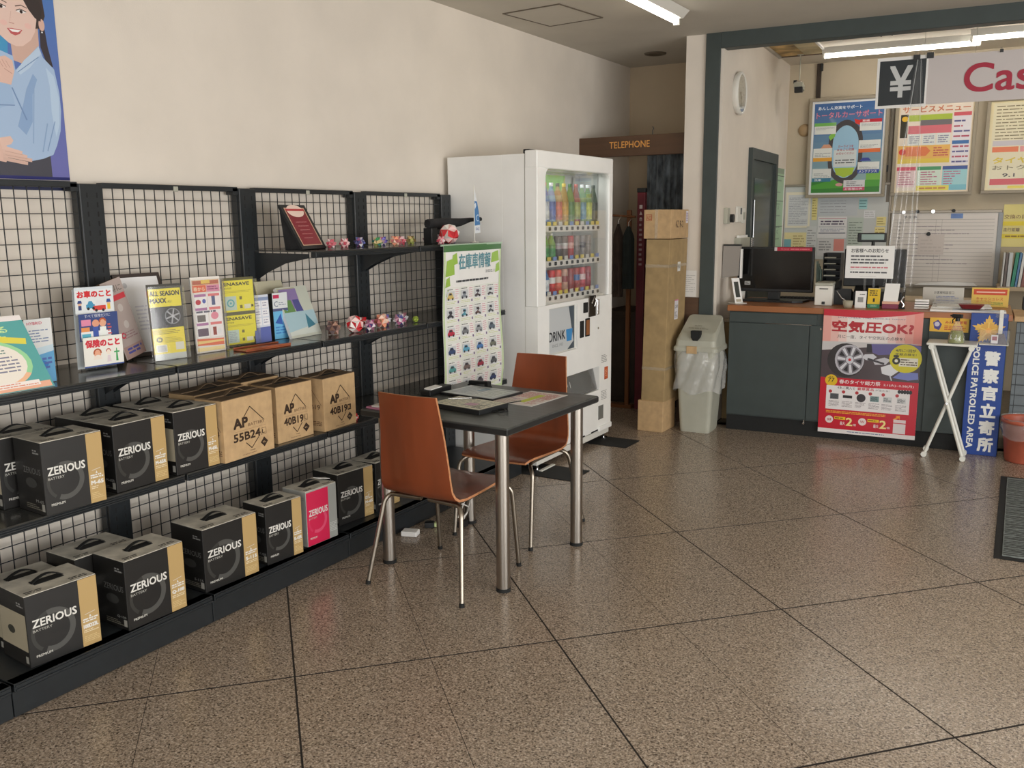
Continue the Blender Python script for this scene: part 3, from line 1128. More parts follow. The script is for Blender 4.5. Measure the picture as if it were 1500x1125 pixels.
# bottom deck
battery_box(-2.840, 1.712, ZD, .252, .185, .252, 5, '100D23L', 'black and gold battery carton with bare brown side, nearest on the bottom deck', sidebox=True)
battery_box(-3.040, 1.735, ZD, .240, .180, .215, 5, '100D23L', 'low black battery carton behind the nearest one on the bottom deck', sidebox=True)
battery_box(-2.804, 2.062, ZD, .256, .185, .265, 1, 'Q-100', 'black and gold battery carton marked Q-100 on the bottom deck')
battery_box(-2.998, 1.995, ZD, .250, .180, .258, 1, 'Q-100', 'black battery carton directly behind the Q-100 carton on the bottom deck', sidebox=True)
battery_box(-2.830, 2.450, ZD, .272, .200, .262, 3, 'S-115', 'black and gold battery carton marked S-115 on the bottom deck')
battery_box(-2.827, 2.750, ZD, .200, .150, .262, 5, 'K-42R', 'narrow black and gold battery carton left of the pink one')
battery_box(-2.836, 3.000, ZD, .196, .150, .262, 2, '', 'pink fronted battery carton with a silver grey edge on the bottom deck', pink=True, tape=True)
battery_box(-2.900, 3.315, ZD, .236, .175, .257, 6, 'N-65', 'black and gold battery carton right of the pink one')
battery_box(-2.895, 3.560, ZD, .200, .170, .256, -2, 'N-65', 'black and gold battery carton at the right end of the row, behind the table leg')

# ================================================================== LEAFLETS AND ORNAMENTS ON THE SHELVES
def basis(bl, br, tl):
    bl, br, tl = Vector(bl), Vector(br), Vector(tl)
    ex = (br - bl)
    ey = (tl - bl)
    return bl, ex.normalized(), ey.normalized(), ex.length, ey.length


def panel(bl, br, tl, thick, mt, g=None):
    """thin board spanned by three corners, its thickness goes backwards"""
    o, ex, ey, w, h = basis(bl, br, tl)
    n = ex.cross(ey).normalized()
    g = g or G()
    f = [o, o + ex * w, o + ex * w + ey * h, o + ey * h]
    vs = f + [p - n * thick for p in f]
    g.add(vs, [(0, 1, 2, 3), (7, 6, 5, 4), (0, 4, 5, 1), (1, 5, 6, 2), (2, 6, 7, 3), (3, 7, 4, 0)], mt)
    return g


def sheet_thing(name, label, cat, bl, br, tl, thick, mt, draw, group=None, extra=None, pm=None):
    """upright or leaning printed piece; corners in room coordinates"""
    o, ex, ey, w, h = basis(bl, br, tl)
    base = (o + o + ex * w) / 2
    t = thing(name, label, cat, tuple(base), 0, group)
    g = panel(o - base, o - base + ex * w, o - base + ey * h, thick, mt)
    build('board', g, t)
    pr = Pr(w, h)
    draw(pr, w, h)
    q = G()
    pr.into(q, o - base, ex, ey, pm or M_PRINT)
    build('print', q, t, fix=False)
    if extra:
        extra(t, o - base, ex, ey, w, h)
    return t


def strut(t, o, ex, ey, w, h):
    """small easel leg behind a leaning board, down to the shelf"""
    n = ex.cross(ey).normalized()
    p = o + ex * w * .5 + ey * h * .6 - n * .004
    q = Vector((p.x - .06 - 0.0, p.y, 0.001))
    build('easel_leg', G().cyl(p, q, .003, M_BLKM, n=6), t)


def d_teal(p, w, h):
    p.rect(0, 0, w, h, (232, 226, 222))
    p.rect(0, 0, w, h * .93, (92, 166, 164))
    p.poly([(0, h * .93), (w, h * .93), (w, h * .99), (w * .2, h * .94)], (236, 228, 226))
    p.text('にできる', w * .30, h * .78, w * .52, h * .09, (206, 232, 160), bold=.02)
    p.text('タスク', w * .42, h * .66, w * .36, h * .09, (206, 232, 160), bold=.02)
    p.poly([(w * .68, h * .66), (w * .93, h * .60), (w * .95, h * .68), (w * .70, h * .74)], (226, 214, 84))
    p.disc(w * .50, h * .38, w * .40, (158, 214, 160), ry=h * .33)
    p.arc(w * .50, h * .38, w * .33, w * .40, 70, 190, (238, 176, 150), sy=h * .33 / (w * .40))
    p.arc(w * .50, h * .38, w * .33, w * .40, 190, 330, (240, 188, 150), sy=h * .33 / (w * .40))
    p.disc(w * .50, h * .38, w * .35, (238, 230, 218), ry=h * .29)
    p.small(w * .30, h * .50, w * .70, h * .60, 3, (90, 130, 120), .4, seed=1)
    p.small(w * .52, h * .25, w * .78, h * .48, 5, (130, 130, 150), .4, seed=2)
    p.disc(w * .47, h * .39, w * .12, (214, 62, 70), ry=h * .10)
    p.text('安心', w * .34, h * .36, w * .16, h * .06, (240, 220, 214), bold=.02)
    p.rect(w * .1, h * .01, w * .98, h * .09, (236, 178, 150))
    p.rect(w * .2, h * .05, w * .88, h * .12, (242, 232, 226))
    p.small(w * .22, h * .055, w * .86, h * .115, 2, (220, 140, 110), .4, seed=4)


sheet_thing('display_board', 'teal leaflet board with a large circle diagram and red centre, at the left edge', 'leaflet', (-2.935, 1.46, 1.047), (-2.932, 1.822, 1.047), (-3.045, 1.425, 1.290), .004, M_PAPER, d_teal, extra=strut)


def d_white2(p, w, h):
    p.rect(0, 0, w, h, (228, 228, 224))
    p.rect(w * .55, h * .38, w * .88, h * .62, (40, 50, 84))
    p.small(w * .4, h * .06, w * .92, h * .3, 3, (120, 120, 128), seed=3)


sheet_thing('display_card', 'white card with dark blue mark standing behind the teal leaflet board', 'card', (-3.13, 1.52, 1.047), (-3.13, 1.800, 1.047), (-3.17, 1.500, 1.405), .003, M_PAPER, d_white2, extra=None)


def d_blue(p, w, h):
    p.rect(0, 0, w, h, (226, 228, 228))
    p.text('HYBRID', w * .10, h * .91, w * .55, h * .045, (196, 52, 84), bold=.03)
    p.small(w * .15, h * .62, w * .85, h * .84, 5, (110, 130, 170), .35, seed=4)
    p.rect(0, 0, w, h * .52, (104, 168, 214))
    p.poly([(0, h * .52), (w, h * .58), (w, h * .48), (0, h * .40)], (200, 220, 232))
    p.poly([(w * .1, h * .1), (w * .5, h * .05), (w * .8, h * .3), (w * .3, h * .4)], (60, 130, 200))
    p.small(w * .2, h * .2, w * .9, h * .4, 3, (90, 110, 180), .5, seed=6)


sheet_thing('brochure_holder', 'white and light blue brochure in a clear holder right of the teal board', 'brochure', (-3.015, 1.78, 1.047), (-3.015, 1.882, 1.047), (-3.115, 1.843, 1.262), .014, M_ACRYL, d_blue)


# three-tier pocket rack
def d_tier(p, w, h):
    # clear pocket rack: back print and three pockets
    p.rect(0, h * .02, w, h * .99, (204, 212, 216))


def tier_extra(t, o, ex, ey, w, h):
    n = ex.cross(ey).normalized()

    def pocket(y0, y1, lift, draw, nm, lab):
        q = G()
        oo = o + ey * (h * y0) + n * lift
        panel(oo, oo + ex * w, oo + ey * h * (y1 - y0), .006, M_ACRYL, q)
        b = build(nm, q, t, label=lab)
        pp = Pr(w, h * (y1 - y0))
        draw(pp, w, h * (y1 - y0))
        q = G()
        pp.into(q, oo, ex, ey, M_PRINT)
        build('print', q, b, fix=False)

    def top(p, w, h):
        p.rect(0, 0, w, h, (216, 224, 230))
        p.rect(w * .02, 0, w * .98, h * .9, (228, 232, 234))
        p.text('お車のこと', w * .06, h * .60, w * .88, h * .27, (210, 48, 56), bold=.09)
        p.disc(w * .12, h * .40, w * .05, (226, 180, 150)).rect(w * .08, h * .18, w * .16, h * .34, (60, 70, 120)).poly([(w * .06, h * .42), (w * .18, h * .42), (w * .16, h * .52), (w * .08, h * .52)], (50, 70, 130))
        p.disc(w * .86, h * .38, w * .05, (226, 180, 150)).rect(w * .82, h * .14, w * .9, h * .34, (236, 196, 60)).poly([(w * .80, h * .40), (w * .92, h * .40), (w * .90, h * .52), (w * .82, h * .52)], (50, 80, 150))
        p.rect(w * .28, h * .22, w * .50, h * .36, (70, 150, 190)).poly([(w * .31, h * .36), (w * .47, h * .36), (w * .43, h * .48), (w * .35, h * .48)], (70, 150, 190))
        p.rect(w * .46, h * .13, w * .78, h * .30, (214, 70, 64)).poly([(w * .50, h * .30), (w * .74, h * .30), (w * .69, h * .48), (w * .55, h * .48)], (226, 226, 230))
        for cx in (.53, .71, .33, .46):
            p.disc(w * cx, h * (.13 if cx > .5 else .21), w * .035, (40, 40, 46))

    def mid(p, w, h):
        p.rect(0, 0, w, h, (56, 74, 130))
        p.text('すべて保険だけに', w * .15, h * .84, w * .66, h * .13, (214, 216, 226))
        p.rect(w * .04, h * .02, w * .8, h * .34, (232, 232, 234))
        p.rect(w * .06, h * .55, w * .30, h * .78, (226, 140, 170)).rect(w * .05, h * .34, w * .26, h * .5, (232, 150, 90)).rect(w * .06, h * .08, w * .28, h * .26, (90, 176, 200))
        p.disc(w * .42, h * .62, w * .09, (224, 160, 130), ry=h * .14).rect(w * .34, h * .1, w * .48, h * .5, (64, 90, 170))
        p.disc(w * .60, h * .62, w * .09, (226, 170, 140), ry=h * .14).arc(w * .60, h * .66, w * .06, w * .10, 10, 190, (186, 90, 50)).rect(w * .52, h * .1, w * .68, h * .48, (236, 240, 236))
        p.small(w * .72, h * .15, w * .82, h * .6, 4, (196, 90, 90), .5, seed=3)

    def low(p, w, h):
        p.rect(0, 0, w, h, (236, 234, 226))
        p.rect(0, 0, w, h * .045, (60, 84, 150))
        p.text('保険のこと', w * .05, h * .64, w * .88, h * .27, (208, 48, 66), bold=.09)
        p.disc(w * .34, h * .42, w * .09, (232, 170, 140), ry=h * .13)
        p.arc(w * .34, h * .46, w * .07, w * .105, -10, 200, (176, 80, 40))
        p.arc(w * .34, h * .24, .0, w * .11, 0, 180, (238, 226, 214))
        p.disc(w * .62, h * .45, w * .055, (240, 226, 212), ry=h * .09).arc(w * .62, h * .48, w * .04, w * .065, -10, 190, (200, 120, 110))
        p.poly([(w * .57, h * .12), (w * .68, h * .12), (w * .66, h * .34), (w * .59, h * .34)], (224, 210, 214))
        p.poly([(w * .80, h * .12), (w * .86, h * .12), (w * .84, h * .55), (w * .82, h * .55)], (60, 160, 90))
        p.rect(w * .76, h * .40, w * .90, h * .45, (60, 160, 90))
    pocket(.66, 1.0, .014, top, 'brochure_pocket', 'top pocket, brochure with red heading and little cars')
    pocket(.33, .66, .032, mid, 'brochure_pocket', 'middle pocket, dark blue brochure with a couple')
    pocket(.0, .36, .052, low, 'brochure_pocket', 'bottom pocket, white brochure with red heading and drawn family')


sheet_thing('brochure_rack', 'clear three-tier rack of brochures with red Japanese headings', 'brochure rack', (-3.135, 2.045, 1.047), (-3.125, 2.205, 1.047), (-3.225, 2.11, 1.350), .004, M_ACRYL, d_tier, extra=tier_extra)


def d_cert(p, w, h):
    p.rect(0, 0, w, h, (62, 52, 48))
    p.rect(w * .07, h * .045, w * .93, h * .955, (240, 240, 242))
    p.small(w * .3, h * .3, w * .75, h * .62, 7, (214, 214, 224), .4, seed=3)
    p.disc(w * .2, h * .86, w * .05, (200, 200, 204))


sheet_thing('certificate_frame', 'white certificate in a dark frame leaning against the mesh behind the rack', 'frame', (-3.25, 2.375, 1.047), (-3.245, 2.600, 1.047), (-3.342, 2.37, 1.386), .012, M_BLACK, d_cert)


def d_slant(p, w, h):
    p.rect(0, 0, w, h, (176, 160, 154))
    p.text('お得に', w * .1, h * .84, w * .8, h * .09, (60, 66, 60))
    p.rect(w * .35, h * .74, w * .95, h * .81, (204, 60, 70))
    p.disc(w * .55, h * .64, w * .12, (196, 186, 180), ry=h * .05).disc(w * .55, h * .42, w * .12, (196, 186, 180), ry=h * .05)
    p.arc(w * .25, h * .30, w * .06, w * .12, 0, 360, (196, 60, 80))
    p.small(w * .3, h * .24, w * .95, h * .34, 3, (150, 120, 124), .4, seed=2)
    p.rect(w * .05, h * .0, w, h * .16, (168, 138, 130))
    p.small(w * .2, h * .05, w * .9, h * .14, 2, (80, 80, 150), .6, seed=5)


sheet_thing('slanted_pamphlet', 'greyish pamphlet with red strip tilted behind the three-tier rack', 'brochure', (-3.185, 2.295, 1.050), (-3.195, 2.395, 1.076), (-3.235, 2.235, 1.358), .02, M_CARDD, d_slant)


def holder(t, o, ex, ey, w, h):
    """clear acrylic leaflet holder around a sheet: front, sides, foot"""
    n = ex.cross(ey).normalized()
    q = G()
    panel(o + n * .022 - ex * .004, o + n * .022 + ex * (w + .004), o + n * .022 - ex * .004 + ey * h * .97, .002, M_ACRYL, q)
    build('clear_front', q, t)
    q = G()
    for s_ in (-.004, w + .002):
        a = o + ex * s_ - n * .004
        vs = [a, a + n * .027, a + n * .027 + ey * h * .97, a + ey * h * .97]
        vs += [v + ex * .002 for v in vs]
        q.add(vs, [(0, 1, 2, 3), (7, 6, 5, 4), (0, 4, 5, 1), (1, 5, 6, 2), (2, 6, 7, 3), (3, 7, 4, 0)], M_ACRYL)
    build('clear_sides', q, t)


def d_allseason(p, w, h):
    p.rect(0, 0, w, h, (60, 58, 50))
    p.rect(w * .02, h * .70, w * .98, h * .94, (236, 220, 44))
    p.text('ALL SEASON', w * .06, h * .845, w * .88, h * .065, (30, 30, 30), bold=.08)
    p.text('MAXX', w * .06, h * .75, w * .48, h * .065, (30, 30, 30), bold=.08)
    p.text('AS1', w * .57, h * .75, w * .12, h * .03, (30, 30, 30))
    p.rect(w * .02, h * .42, w * .98, h * .70, (44, 40, 44))
    p.disc(w * .42, h * .55, w * .30, (66, 60, 64), ry=h * .13)
    p.disc(w * .66, h * .57, w * .30, (34, 33, 36), ry=h * .135)
    p.disc(w * .68, h * .57, w * .235, (132, 132, 138), ry=h * .108)
    p.disc(w * .68, h * .57, w * .205, (40, 40, 44), ry=h * .095)
    for k in range(6):
        a = k * PI / 3 + .3
        p.line(w * .68, h * .57, w * .68 + w * .205 * math.cos(a), h * .57 + h * .095 * math.sin(a), .006, (168, 168, 174))
    p.disc(w * .68, h * .57, w * .04, (190, 190, 196), ry=h * .02)
    p.rect(w * .02, h * .08, w * .98, h * .42, (234, 214, 44))
    p.small(w * .05, h * .335, w * .85, h * .40, 3, (120, 108, 30), .35, seed=2)
    p.disc(w * .22, h * .27, w * .09, (60, 56, 30), ry=h * .035).disc(w * .22, h * .27, w * .05, (214, 200, 60), ry=h * .02)
    p.small(w * .38, h * .22, w * .9, h * .30, 4, (140, 126, 40), .3, seed=3)
    p.rect(w * .10, h * .10, w * .42, h * .20, (216, 214, 200))
    p.small(w * .13, h * .11, w * .39, h * .19, 5, (110, 110, 130), .5, seed=4)
    p.rect(w * .68, h * .12, w * .93, h * .22, (216, 214, 200))
    p.rect(w * .02, 0, w * .98, h * .08, (196, 200, 196))


sheet_thing('leaflet_stand', 'yellow tyre leaflet headed ALL SEASON MAXX in a clear holder', 'leaflet', (-3.090, 2.350, 1.047), (-3.062, 2.492, 1.047), (-3.115, 2.358, 1.352), .003, M_BLACK, d_allseason, extra=holder)


def d_red(p, w, h):
    p.rect(0, 0, w, h, (234, 228, 220))
    p.rect(w * .04, h * .80, w * .97, h * .96, (228, 190, 150))
    p.rect(w * .06, h * .90, w * .95, h * .95, (186, 96, 70))
    p.rect(w * .35, h * .91, w * .65, h * .96, (236, 200, 90))
    p.rect(w * .05, h * .80, w * .50, h * .89, (232, 96, 56))
    p.text('春から', w * .08, h * .815, w * .38, h * .055, (244, 226, 190), bold=.03)
    p.rect(w * .52, h * .80, w * .97, h * .89, (222, 140, 170))
    p.small(w * .55, h * .82, w * .94, h * .88, 2, (150, 60, 110), .5, seed=2)
    for k, (yy, cc) in enumerate(((.58, (206, 60, 80)), (.40, (222, 150, 170)), (.20, (186, 110, 120)))):
        p.rect(w * .06, h * yy, w * .50, h * (yy + .20), (246, 244, 242))
        p.rect(w * .53, h * yy, w * .96, h * (yy + .20), (246, 240, 240))
        p.rect(w * .08, h * (yy + .16), w * .48, h * (yy + .195), (180, 120, 170))
        p.rect(w * .55, h * (yy + .16), w * .94, h * (yy + .195), (228, 120, 120))
    p.disc(w * .20, h * .67, w * .09, (196, 40, 60), ry=h * .035).disc(w * .40, h * .68, w * .06, (70, 90, 180), ry=h * .03)
    p.rect(w * .66, h * .62, w * .78, h * .74, (70, 84, 130))
    p.rect(w * .12, h * .41, w * .40, h * .50, (110, 104, 100)).disc(w * .72, h * .48, w * .13, (232, 140, 160), ry=h * .05)
    p.rect(w * .10, h * .22, w * .46, h * .32, (100, 80, 100)).rect(w * .62, h * .22, w * .74, h * .33, (150, 50, 40)).disc(w * .84, h * .27, w * .07, (236, 236, 236), ry=h * .04)
    p.small(w * .1, h * .52, w * .9, h * .56, 1, (90, 90, 110), .6, seed=5)
    p.poly([(w * .05, h * .10), (w * .97, h * .08), (w * .97, h * .17), (w * .05, h * .19)], (230, 110, 70))
    p.poly([(w * .05, h * .12), (w * .97, h * .13), (w * .97, h * .15), (w * .05, h * .16)], (244, 210, 130))
    p.rect(w * .04, h * .02, w * .97, h * .07, (248, 226, 160))


sheet_thing('leaflet_stand', 'white and red leaflet full of small pictures in a clear holder, middle of the shelf', 'leaflet', (-3.097, 2.570, 1.047), (-3.085, 2.716, 1.047), (-3.118, 2.577, 1.368), .003, M_PAPER, d_red, extra=holder)


def d_ena(p, w, h):
    p.rect(0, 0, w, h, (96, 92, 60))

    def half(y0, hh, two):
        p.rect(w * .02, y0, w * .98, y0 + hh, (238, 226, 44))
        p.text('ENASAVE', w * .06, y0 + hh * .83, w * .80, hh * .11, (40, 40, 34), bold=.08)
        p.text('EC204' if not two else 'RV505', w * .07, y0 + hh * .73, w * .22, hh * .05, (70, 66, 40))
        p.small(w * .06, y0 + hh * .60, w * .9, y0 + hh * .68, 2, (190, 174, 50), .4, seed=2)
        p.rect(w * .06, y0 + hh * .06, w * .42, y0 + hh * .50, (196, 214, 204))
        if two:
            p.arc(w * .24, y0 + hh * .28, w * .08, w * .12, 0, 360, (90, 170, 180), sy=.9)
            p.disc(w * .24, y0 + hh * .28, w * .03, (90, 170, 180))
        else:
            p.small(w * .12, y0 + hh * .1, w * .36, y0 + hh * .45, 6, (160, 170, 180), .5, seed=6)
        p.rect(w * .52, y0 + hh * .38, w * .60, y0 + hh * .48, (120, 110, 40)).rect(w * .52, y0 + hh * .1, w * .60, y0 + hh * .2, (120, 110, 40))
        p.rect(w * .66, y0 + hh * .08, w * .86, y0 + hh * .22, (230, 228, 200))
        p.rect(w * .88, y0 + hh * .12, w * .95, y0 + hh * .2, (90, 84, 40))
    half(h * .50, h * .46, True)
    half(h * .02, h * .43, False)


sheet_thing('leaflet_stand', 'two-tier clear holder with yellow tyre leaflets headed ENASAVE', 'leaflet', (-3.150, 2.778, 1.047), (-3.130, 2.945, 1.047), (-3.155, 2.775, 1.352), .003, M_BLACK, d_ena, extra=holder)


def d_wb(p, w, h):
    p.rect(0, 0, w, h, (214, 220, 232))
    p.rect(0, h * .88, w, h * .95, (140, 156, 190))
    for a in range(2):
        for b in range(3):
            p.rect(w * (.08 + a * .47), h * (.36 + b * .18), w * (.48 + a * .47), h * (.51 + b * .18), (238, 238, 242))
            p.small(w * (.14 + a * .47), h * (.39 + b * .18), w * (.42 + a * .47), h * (.49 + b * .18), 2, (150, 150, 176), .4, seed=a * 3 + b)
    p.rect(0, 0, w, h * .32, (96, 108, 176))


sheet_thing('brochure', 'white brochure with purple-blue foot right of the yellow two-tier holder', 'brochure', (-3.12, 2.925, 1.047), (-3.115, 3.018, 1.047), (-3.165, 2.958, 1.262), .018, M_BLACK, d_wb)


def d_lb(p, w, h):
    p.rect(0, 0, w, h, (220, 224, 226))
    p.rect(w * .05, h * .88, w * .45, h * .96, (196, 50, 90))
    p.text('C', w * .1, h * .70, w * .25, h * .12, (60, 80, 120))
    p.small(w * .4, h * .72, w * .9, h * .80, 2, (120, 130, 150), .4, seed=3)
    p.rect(0, 0, w, h * .60, (110, 184, 226))
    p.poly([(w * .1, h * .35), (w * .5, h * .55), (w * .6, h * .3)], (50, 90, 170))
    p.small(w * .1, h * .1, w * .9, h * .28, 3, (70, 130, 200), .5, seed=5)
    p.rect(0, h * .60, w, h * .66, (84, 90, 130))


sheet_thing('brochure', 'light blue brochure standing next to the tilted booklet', 'brochure', (-3.145, 3.068, 1.047), (-3.14, 3.160, 1.047), (-3.175, 3.092, 1.262), .03, M_BLACK, d_lb)


def d_sky(p, w, h):
    p.rect(0, 0, w, h, (206, 210, 196))
    p.rect(w * .02, h * .78, w * .6, h * .98, (186, 180, 150))
    p.rect(w * .06, h * .56, w * .62, h * .96, (150, 130, 180))
    p.poly([(w * .04, h * .50), (w * .4, h * .50), (w * .35, h * .74), (w * .04, h * .74)], (110, 150, 90))
    p.poly([(w * .42, h * .50), (w * .66, h * .50), (w * .6, h * .74), (w * .4, h * .74)], (90, 90, 150))
    p.rect(w * .0, h * .05, w, h * .5, (176, 206, 216))
    p.poly([(0, h * .05), (w, h * .05), (w, h * .22), (0, h * .12)], (214, 220, 212))
    p.poly([(w * .62, h * .15), (w * .9, h * .2), (w * .68, h * .44)], (70, 130, 150))


sheet_thing('tilted_booklet', 'booklets tilted back with sky-blue cover and sailing picture', 'booklet', (-3.085, 3.12, 1.047), (-3.105, 3.345, 1.047), (-3.215, 3.155, 1.28), .016, M_PAPER, d_sky, extra=strut)
sheet_thing('tilted_booklet', 'plain beige card sticking up behind the sky-blue booklets', 'booklet', (-3.235, 3.12, 1.047), (-3.235, 3.30, 1.047), (-3.31, 3.11, 1.31), .004, M_CARD, lambda p, w, h: p.rect(0, 0, w, h, (196, 190, 164)))

M_REDW = mat('reddish_wood', (150, 82, 54), rough=.35, var=.15, scale=10, stretch=(1, 5, 1))
t = thing('wooden_tray', 'flat reddish wooden tray lying in front of the two-tier yellow holder', 'tray', (-2.985, 2.83, 1.0455), R(86))
g = G().box(-.12, -.045, 0, .13, .045, .006, M_REDW, bev=.002)
build('tray_base', g, t)
build('tray_rim', G().box(-.12, -.045, .006, .13, -.038, .014, M_REDW, bev=.002).box(-.12, .038, .006, .13, .045, .014, M_REDW, bev=.002), t)

# framed award on the top shelf
t = thing('award_stand', 'tilted black frame with wine-red award sheet at the left end of the top shelf', 'frame', (-3.16, 3.25, 1.4605))
bl, br, tl = Vector((.080, -.035, .004)), Vector((.035, .180, .004)), Vector((-.0, -.095, .214))
o, ex, ey, w, h = basis(bl, br, tl)
build('frame', panel(bl, br, tl, .012, M_BLACK), t)
pr = Pr(w, h)
pr.rect(w * .10, h * .08, w * .90, h * .93, (206, 170, 140))
pr.rect(w * .13, h * .10, w * .87, h * .91, (134, 34, 48))
pr.disc(w * .50, h * .86, w * .33, (240, 214, 200), ry=h * .14)
pr.rect(w * .13, h * .86, w * .87, h * .91, (190, 60, 64))
for k in range(5):
    pr.small(w * (.3), h * (.24 + k * .09), w * .72, h * (.26 + k * .09), 1, (214, 150, 150), .5, seed=k)
q = G()
pr.into(q, o, ex, ey, M_GLOSSP)
build('award_sheet', q, t, fix=False)
n_ = ex.cross(ey).normalized()
a0 = o - n_ * .012
q = G()
b0 = Vector((a0.x - .115, a0.y + .0, 0))
p1, p2, p3 = a0 + ex * .01, a0 + ex * .01 + ey * h * .97, Vector((a0.x - .10, a0.y + .0, .0))
p4, p5 = Vector(p2) + ex * (w - .02), Vector(p3) + ex * (w - .02)
q.add([p1, p2, p3], [(0, 1, 2)], M_DARKF)
q.add([p2, p4, p5, p3], [(0, 1, 2, 3)], M_DARKF)
build('easel_back', q, t, fix=False)

# ------------------------------------------------------------------ folded paper balls
PALS = {
    'pinkred': [(214, 120, 130), (240, 220, 220), (190, 70, 90), (236, 190, 190)],
    'redwhite': [(214, 50, 56), (240, 200, 196), (196, 30, 40), (236, 232, 226)],
    'bluewhite': [(110, 120, 190), (226, 224, 232), (150, 90, 130), (90, 90, 140)],
    'green': [(60, 150, 90), (170, 190, 110), (40, 120, 110), (220, 200, 150)],
    'peach': [(232, 150, 120), (240, 210, 190), (190, 110, 110), (220, 180, 140)],
    'violet': [(70, 70, 170), (130, 120, 200), (200, 120, 160), (226, 220, 226)],
    'olive': [(150, 160, 80), (190, 190, 120), (120, 100, 60), (200, 170, 120)],
    'brown': [(120, 90, 80), (170, 130, 110), (90, 70, 70), (200, 160, 150)],
    'grey': [(190, 186, 190), (226, 224, 226), (120, 110, 140), (150, 100, 110)],
    'mixed': [(160, 80, 120), (226, 216, 220), (80, 80, 140), (200, 150, 170)],
}
M_ORI = print_mat('folded_coloured_paper', .5)


def ori_ball(x, y, z, r, pal, label, seed, spike=.45, group='folded paper balls on the shelves', nm='origami_ball'):
    bm = bmesh.new()
    bmesh.ops.create_icosphere(bm, subdivisions=1, radius=r * .72)
    rd = random.Random(seed)
    g = G()
    vs = [v.co.copy() for v in bm.verts]
    for f in bm.faces:
        ids = [v.index for v in f.verts]
        c = f.calc_center_median()
        tip = c.normalized() * r * (1.0 if spike else .78) * rd.uniform(.95, 1.04)
        for k in range(3):
            a, b = vs[ids[k]], vs[ids[(k + 1) % 3]]
            g.add([a, b, tip], [(0, 1, 2)], M_ORI, col=lin(rd.choice(pal)))
    bm.free()
    zmin = min(v[2] for v in g.v)
    g.xf(Matrix.Translation((0, 0, -zmin)))
    return one(nm, g, label, 'paper ball', (x, y, z), rd.uniform(0, 3), group, fix=False)


ZT = 1.4605
P_ = PALS
for i, (x, y, r, pl, lab) in enumerate([
    (-3.10, 3.435, .030, 'pinkred', 'pink folded paper ball nearest the award frame on the top shelf'),
    (-3.10, 3.535, .030, 'pinkred', 'second pink folded paper ball from the award frame'),
    (-3.12, 3.675, .032, 'bluewhite', 'blue and white folded paper ball just left of the upright post on the top shelf'),
    (-3.10, 3.795, .031, 'green', 'green folded paper ball by the upright post on the top shelf'),
    (-3.13, 3.875, .031, 'violet', 'violet-blue folded paper ball behind the peach one on the top shelf'),
    (-3.06, 3.895, .033, 'peach', 'peach folded paper ball in front of the violet-blue one'),
    (-3.10, 4.000, .031, 'pinkred', 'pale pink folded paper ball between the peach and the olive one'),
    (-3.11, 4.100, .031, 'olive', 'olive folded paper ball on the top shelf'),
    (-3.15, 4.315, .032, 'grey', 'pale grey folded paper ball alone right of the olive one'),
    (-3.13, 4.405, .033, 'mixed', 'mauve folded paper ball right of the pale grey one'),
    (-3.10, 4.500, .026, 'bluewhite', 'small bluish folded paper ball at the right end of the row on the top shelf')]):
    ori_ball(x, y, ZT, r, P_[pl], lab, i)
ZM = 1.0455
for i, (x, y, r, pl, lab) in enumerate([
    (-3.03, 3.345, .042, 'brown', 'brown folded paper ball right of the sky-blue booklets'),
    (-3.06, 3.600, .038, 'redwhite', 'red folded paper ball behind the large red and white one'),
    (-2.975, 3.560, .034, 'mixed', 'mauve folded paper ball touching the large red and white one'),
    (-3.005, 3.690, .043, 'peach', 'peach and grey folded paper ball, largest of the right-hand cluster'),
    (-3.05, 3.775, .036, 'bluewhite', 'blue-grey folded paper ball behind the peach and grey one'),
    (-2.985, 3.815, .037, 'mixed', 'mauve and pink folded paper ball, second from the green one'),
    (-3.025, 3.895, .036, 'grey', 'pale folded paper ball next to the small green one')]):
    ori_ball(x, y, ZM, r, P_[pl], lab, 20 + i)
ori_ball(-2.985, 3.455, ZM, .060, P_['redwhite'], 'large red and white folded paper ball on the display shelf', 40, spike=0)
ori_ball(-2.985, 3.958, ZM, .024, [(150, 170, 60), (170, 186, 80), (120, 140, 50)], 'small green folded paper ball at the end of the row on the display shelf', 41, spike=0)
ori_ball(-2.998, 4.315, ZT, .078, P_['redwhite'], 'big pink and white folded paper ball at the end of the top shelf', 42, spike=0)
ori_ball(-2.985, 4.215, ZT, .028, P_['pinkred'], 'little pink folded paper ball in front of the big pink and white one', 43)
t = ori_ball(-2.95, 3.385, ZS, .024, P_['redwhite'], 'tiny red and white paper ball beside the last brown carton', 44)

t = thing('folded_umbrella', 'black tapering folded umbrella lying behind the big pink paper ball', 'umbrella', (-3.125, 4.28, 1.575))
g = G().tube([(0, 0, 0), (.02, .12, -.002), (.05, .26, .006), (.07, .34, .020), (.085, .40, .022)], [.026, .034, .024, .013, .010], M_DARKF, n=10)
build('canopy', g, t)
build('tip', G().cyl((.085, .40, .022), (.093, .425, .024), .012, M_BLACK, n=8), t)
build('rest_block', G().box(-.03, .0, -.1145, .03, .06, -.024, M_BLACK, bev=.003), t)

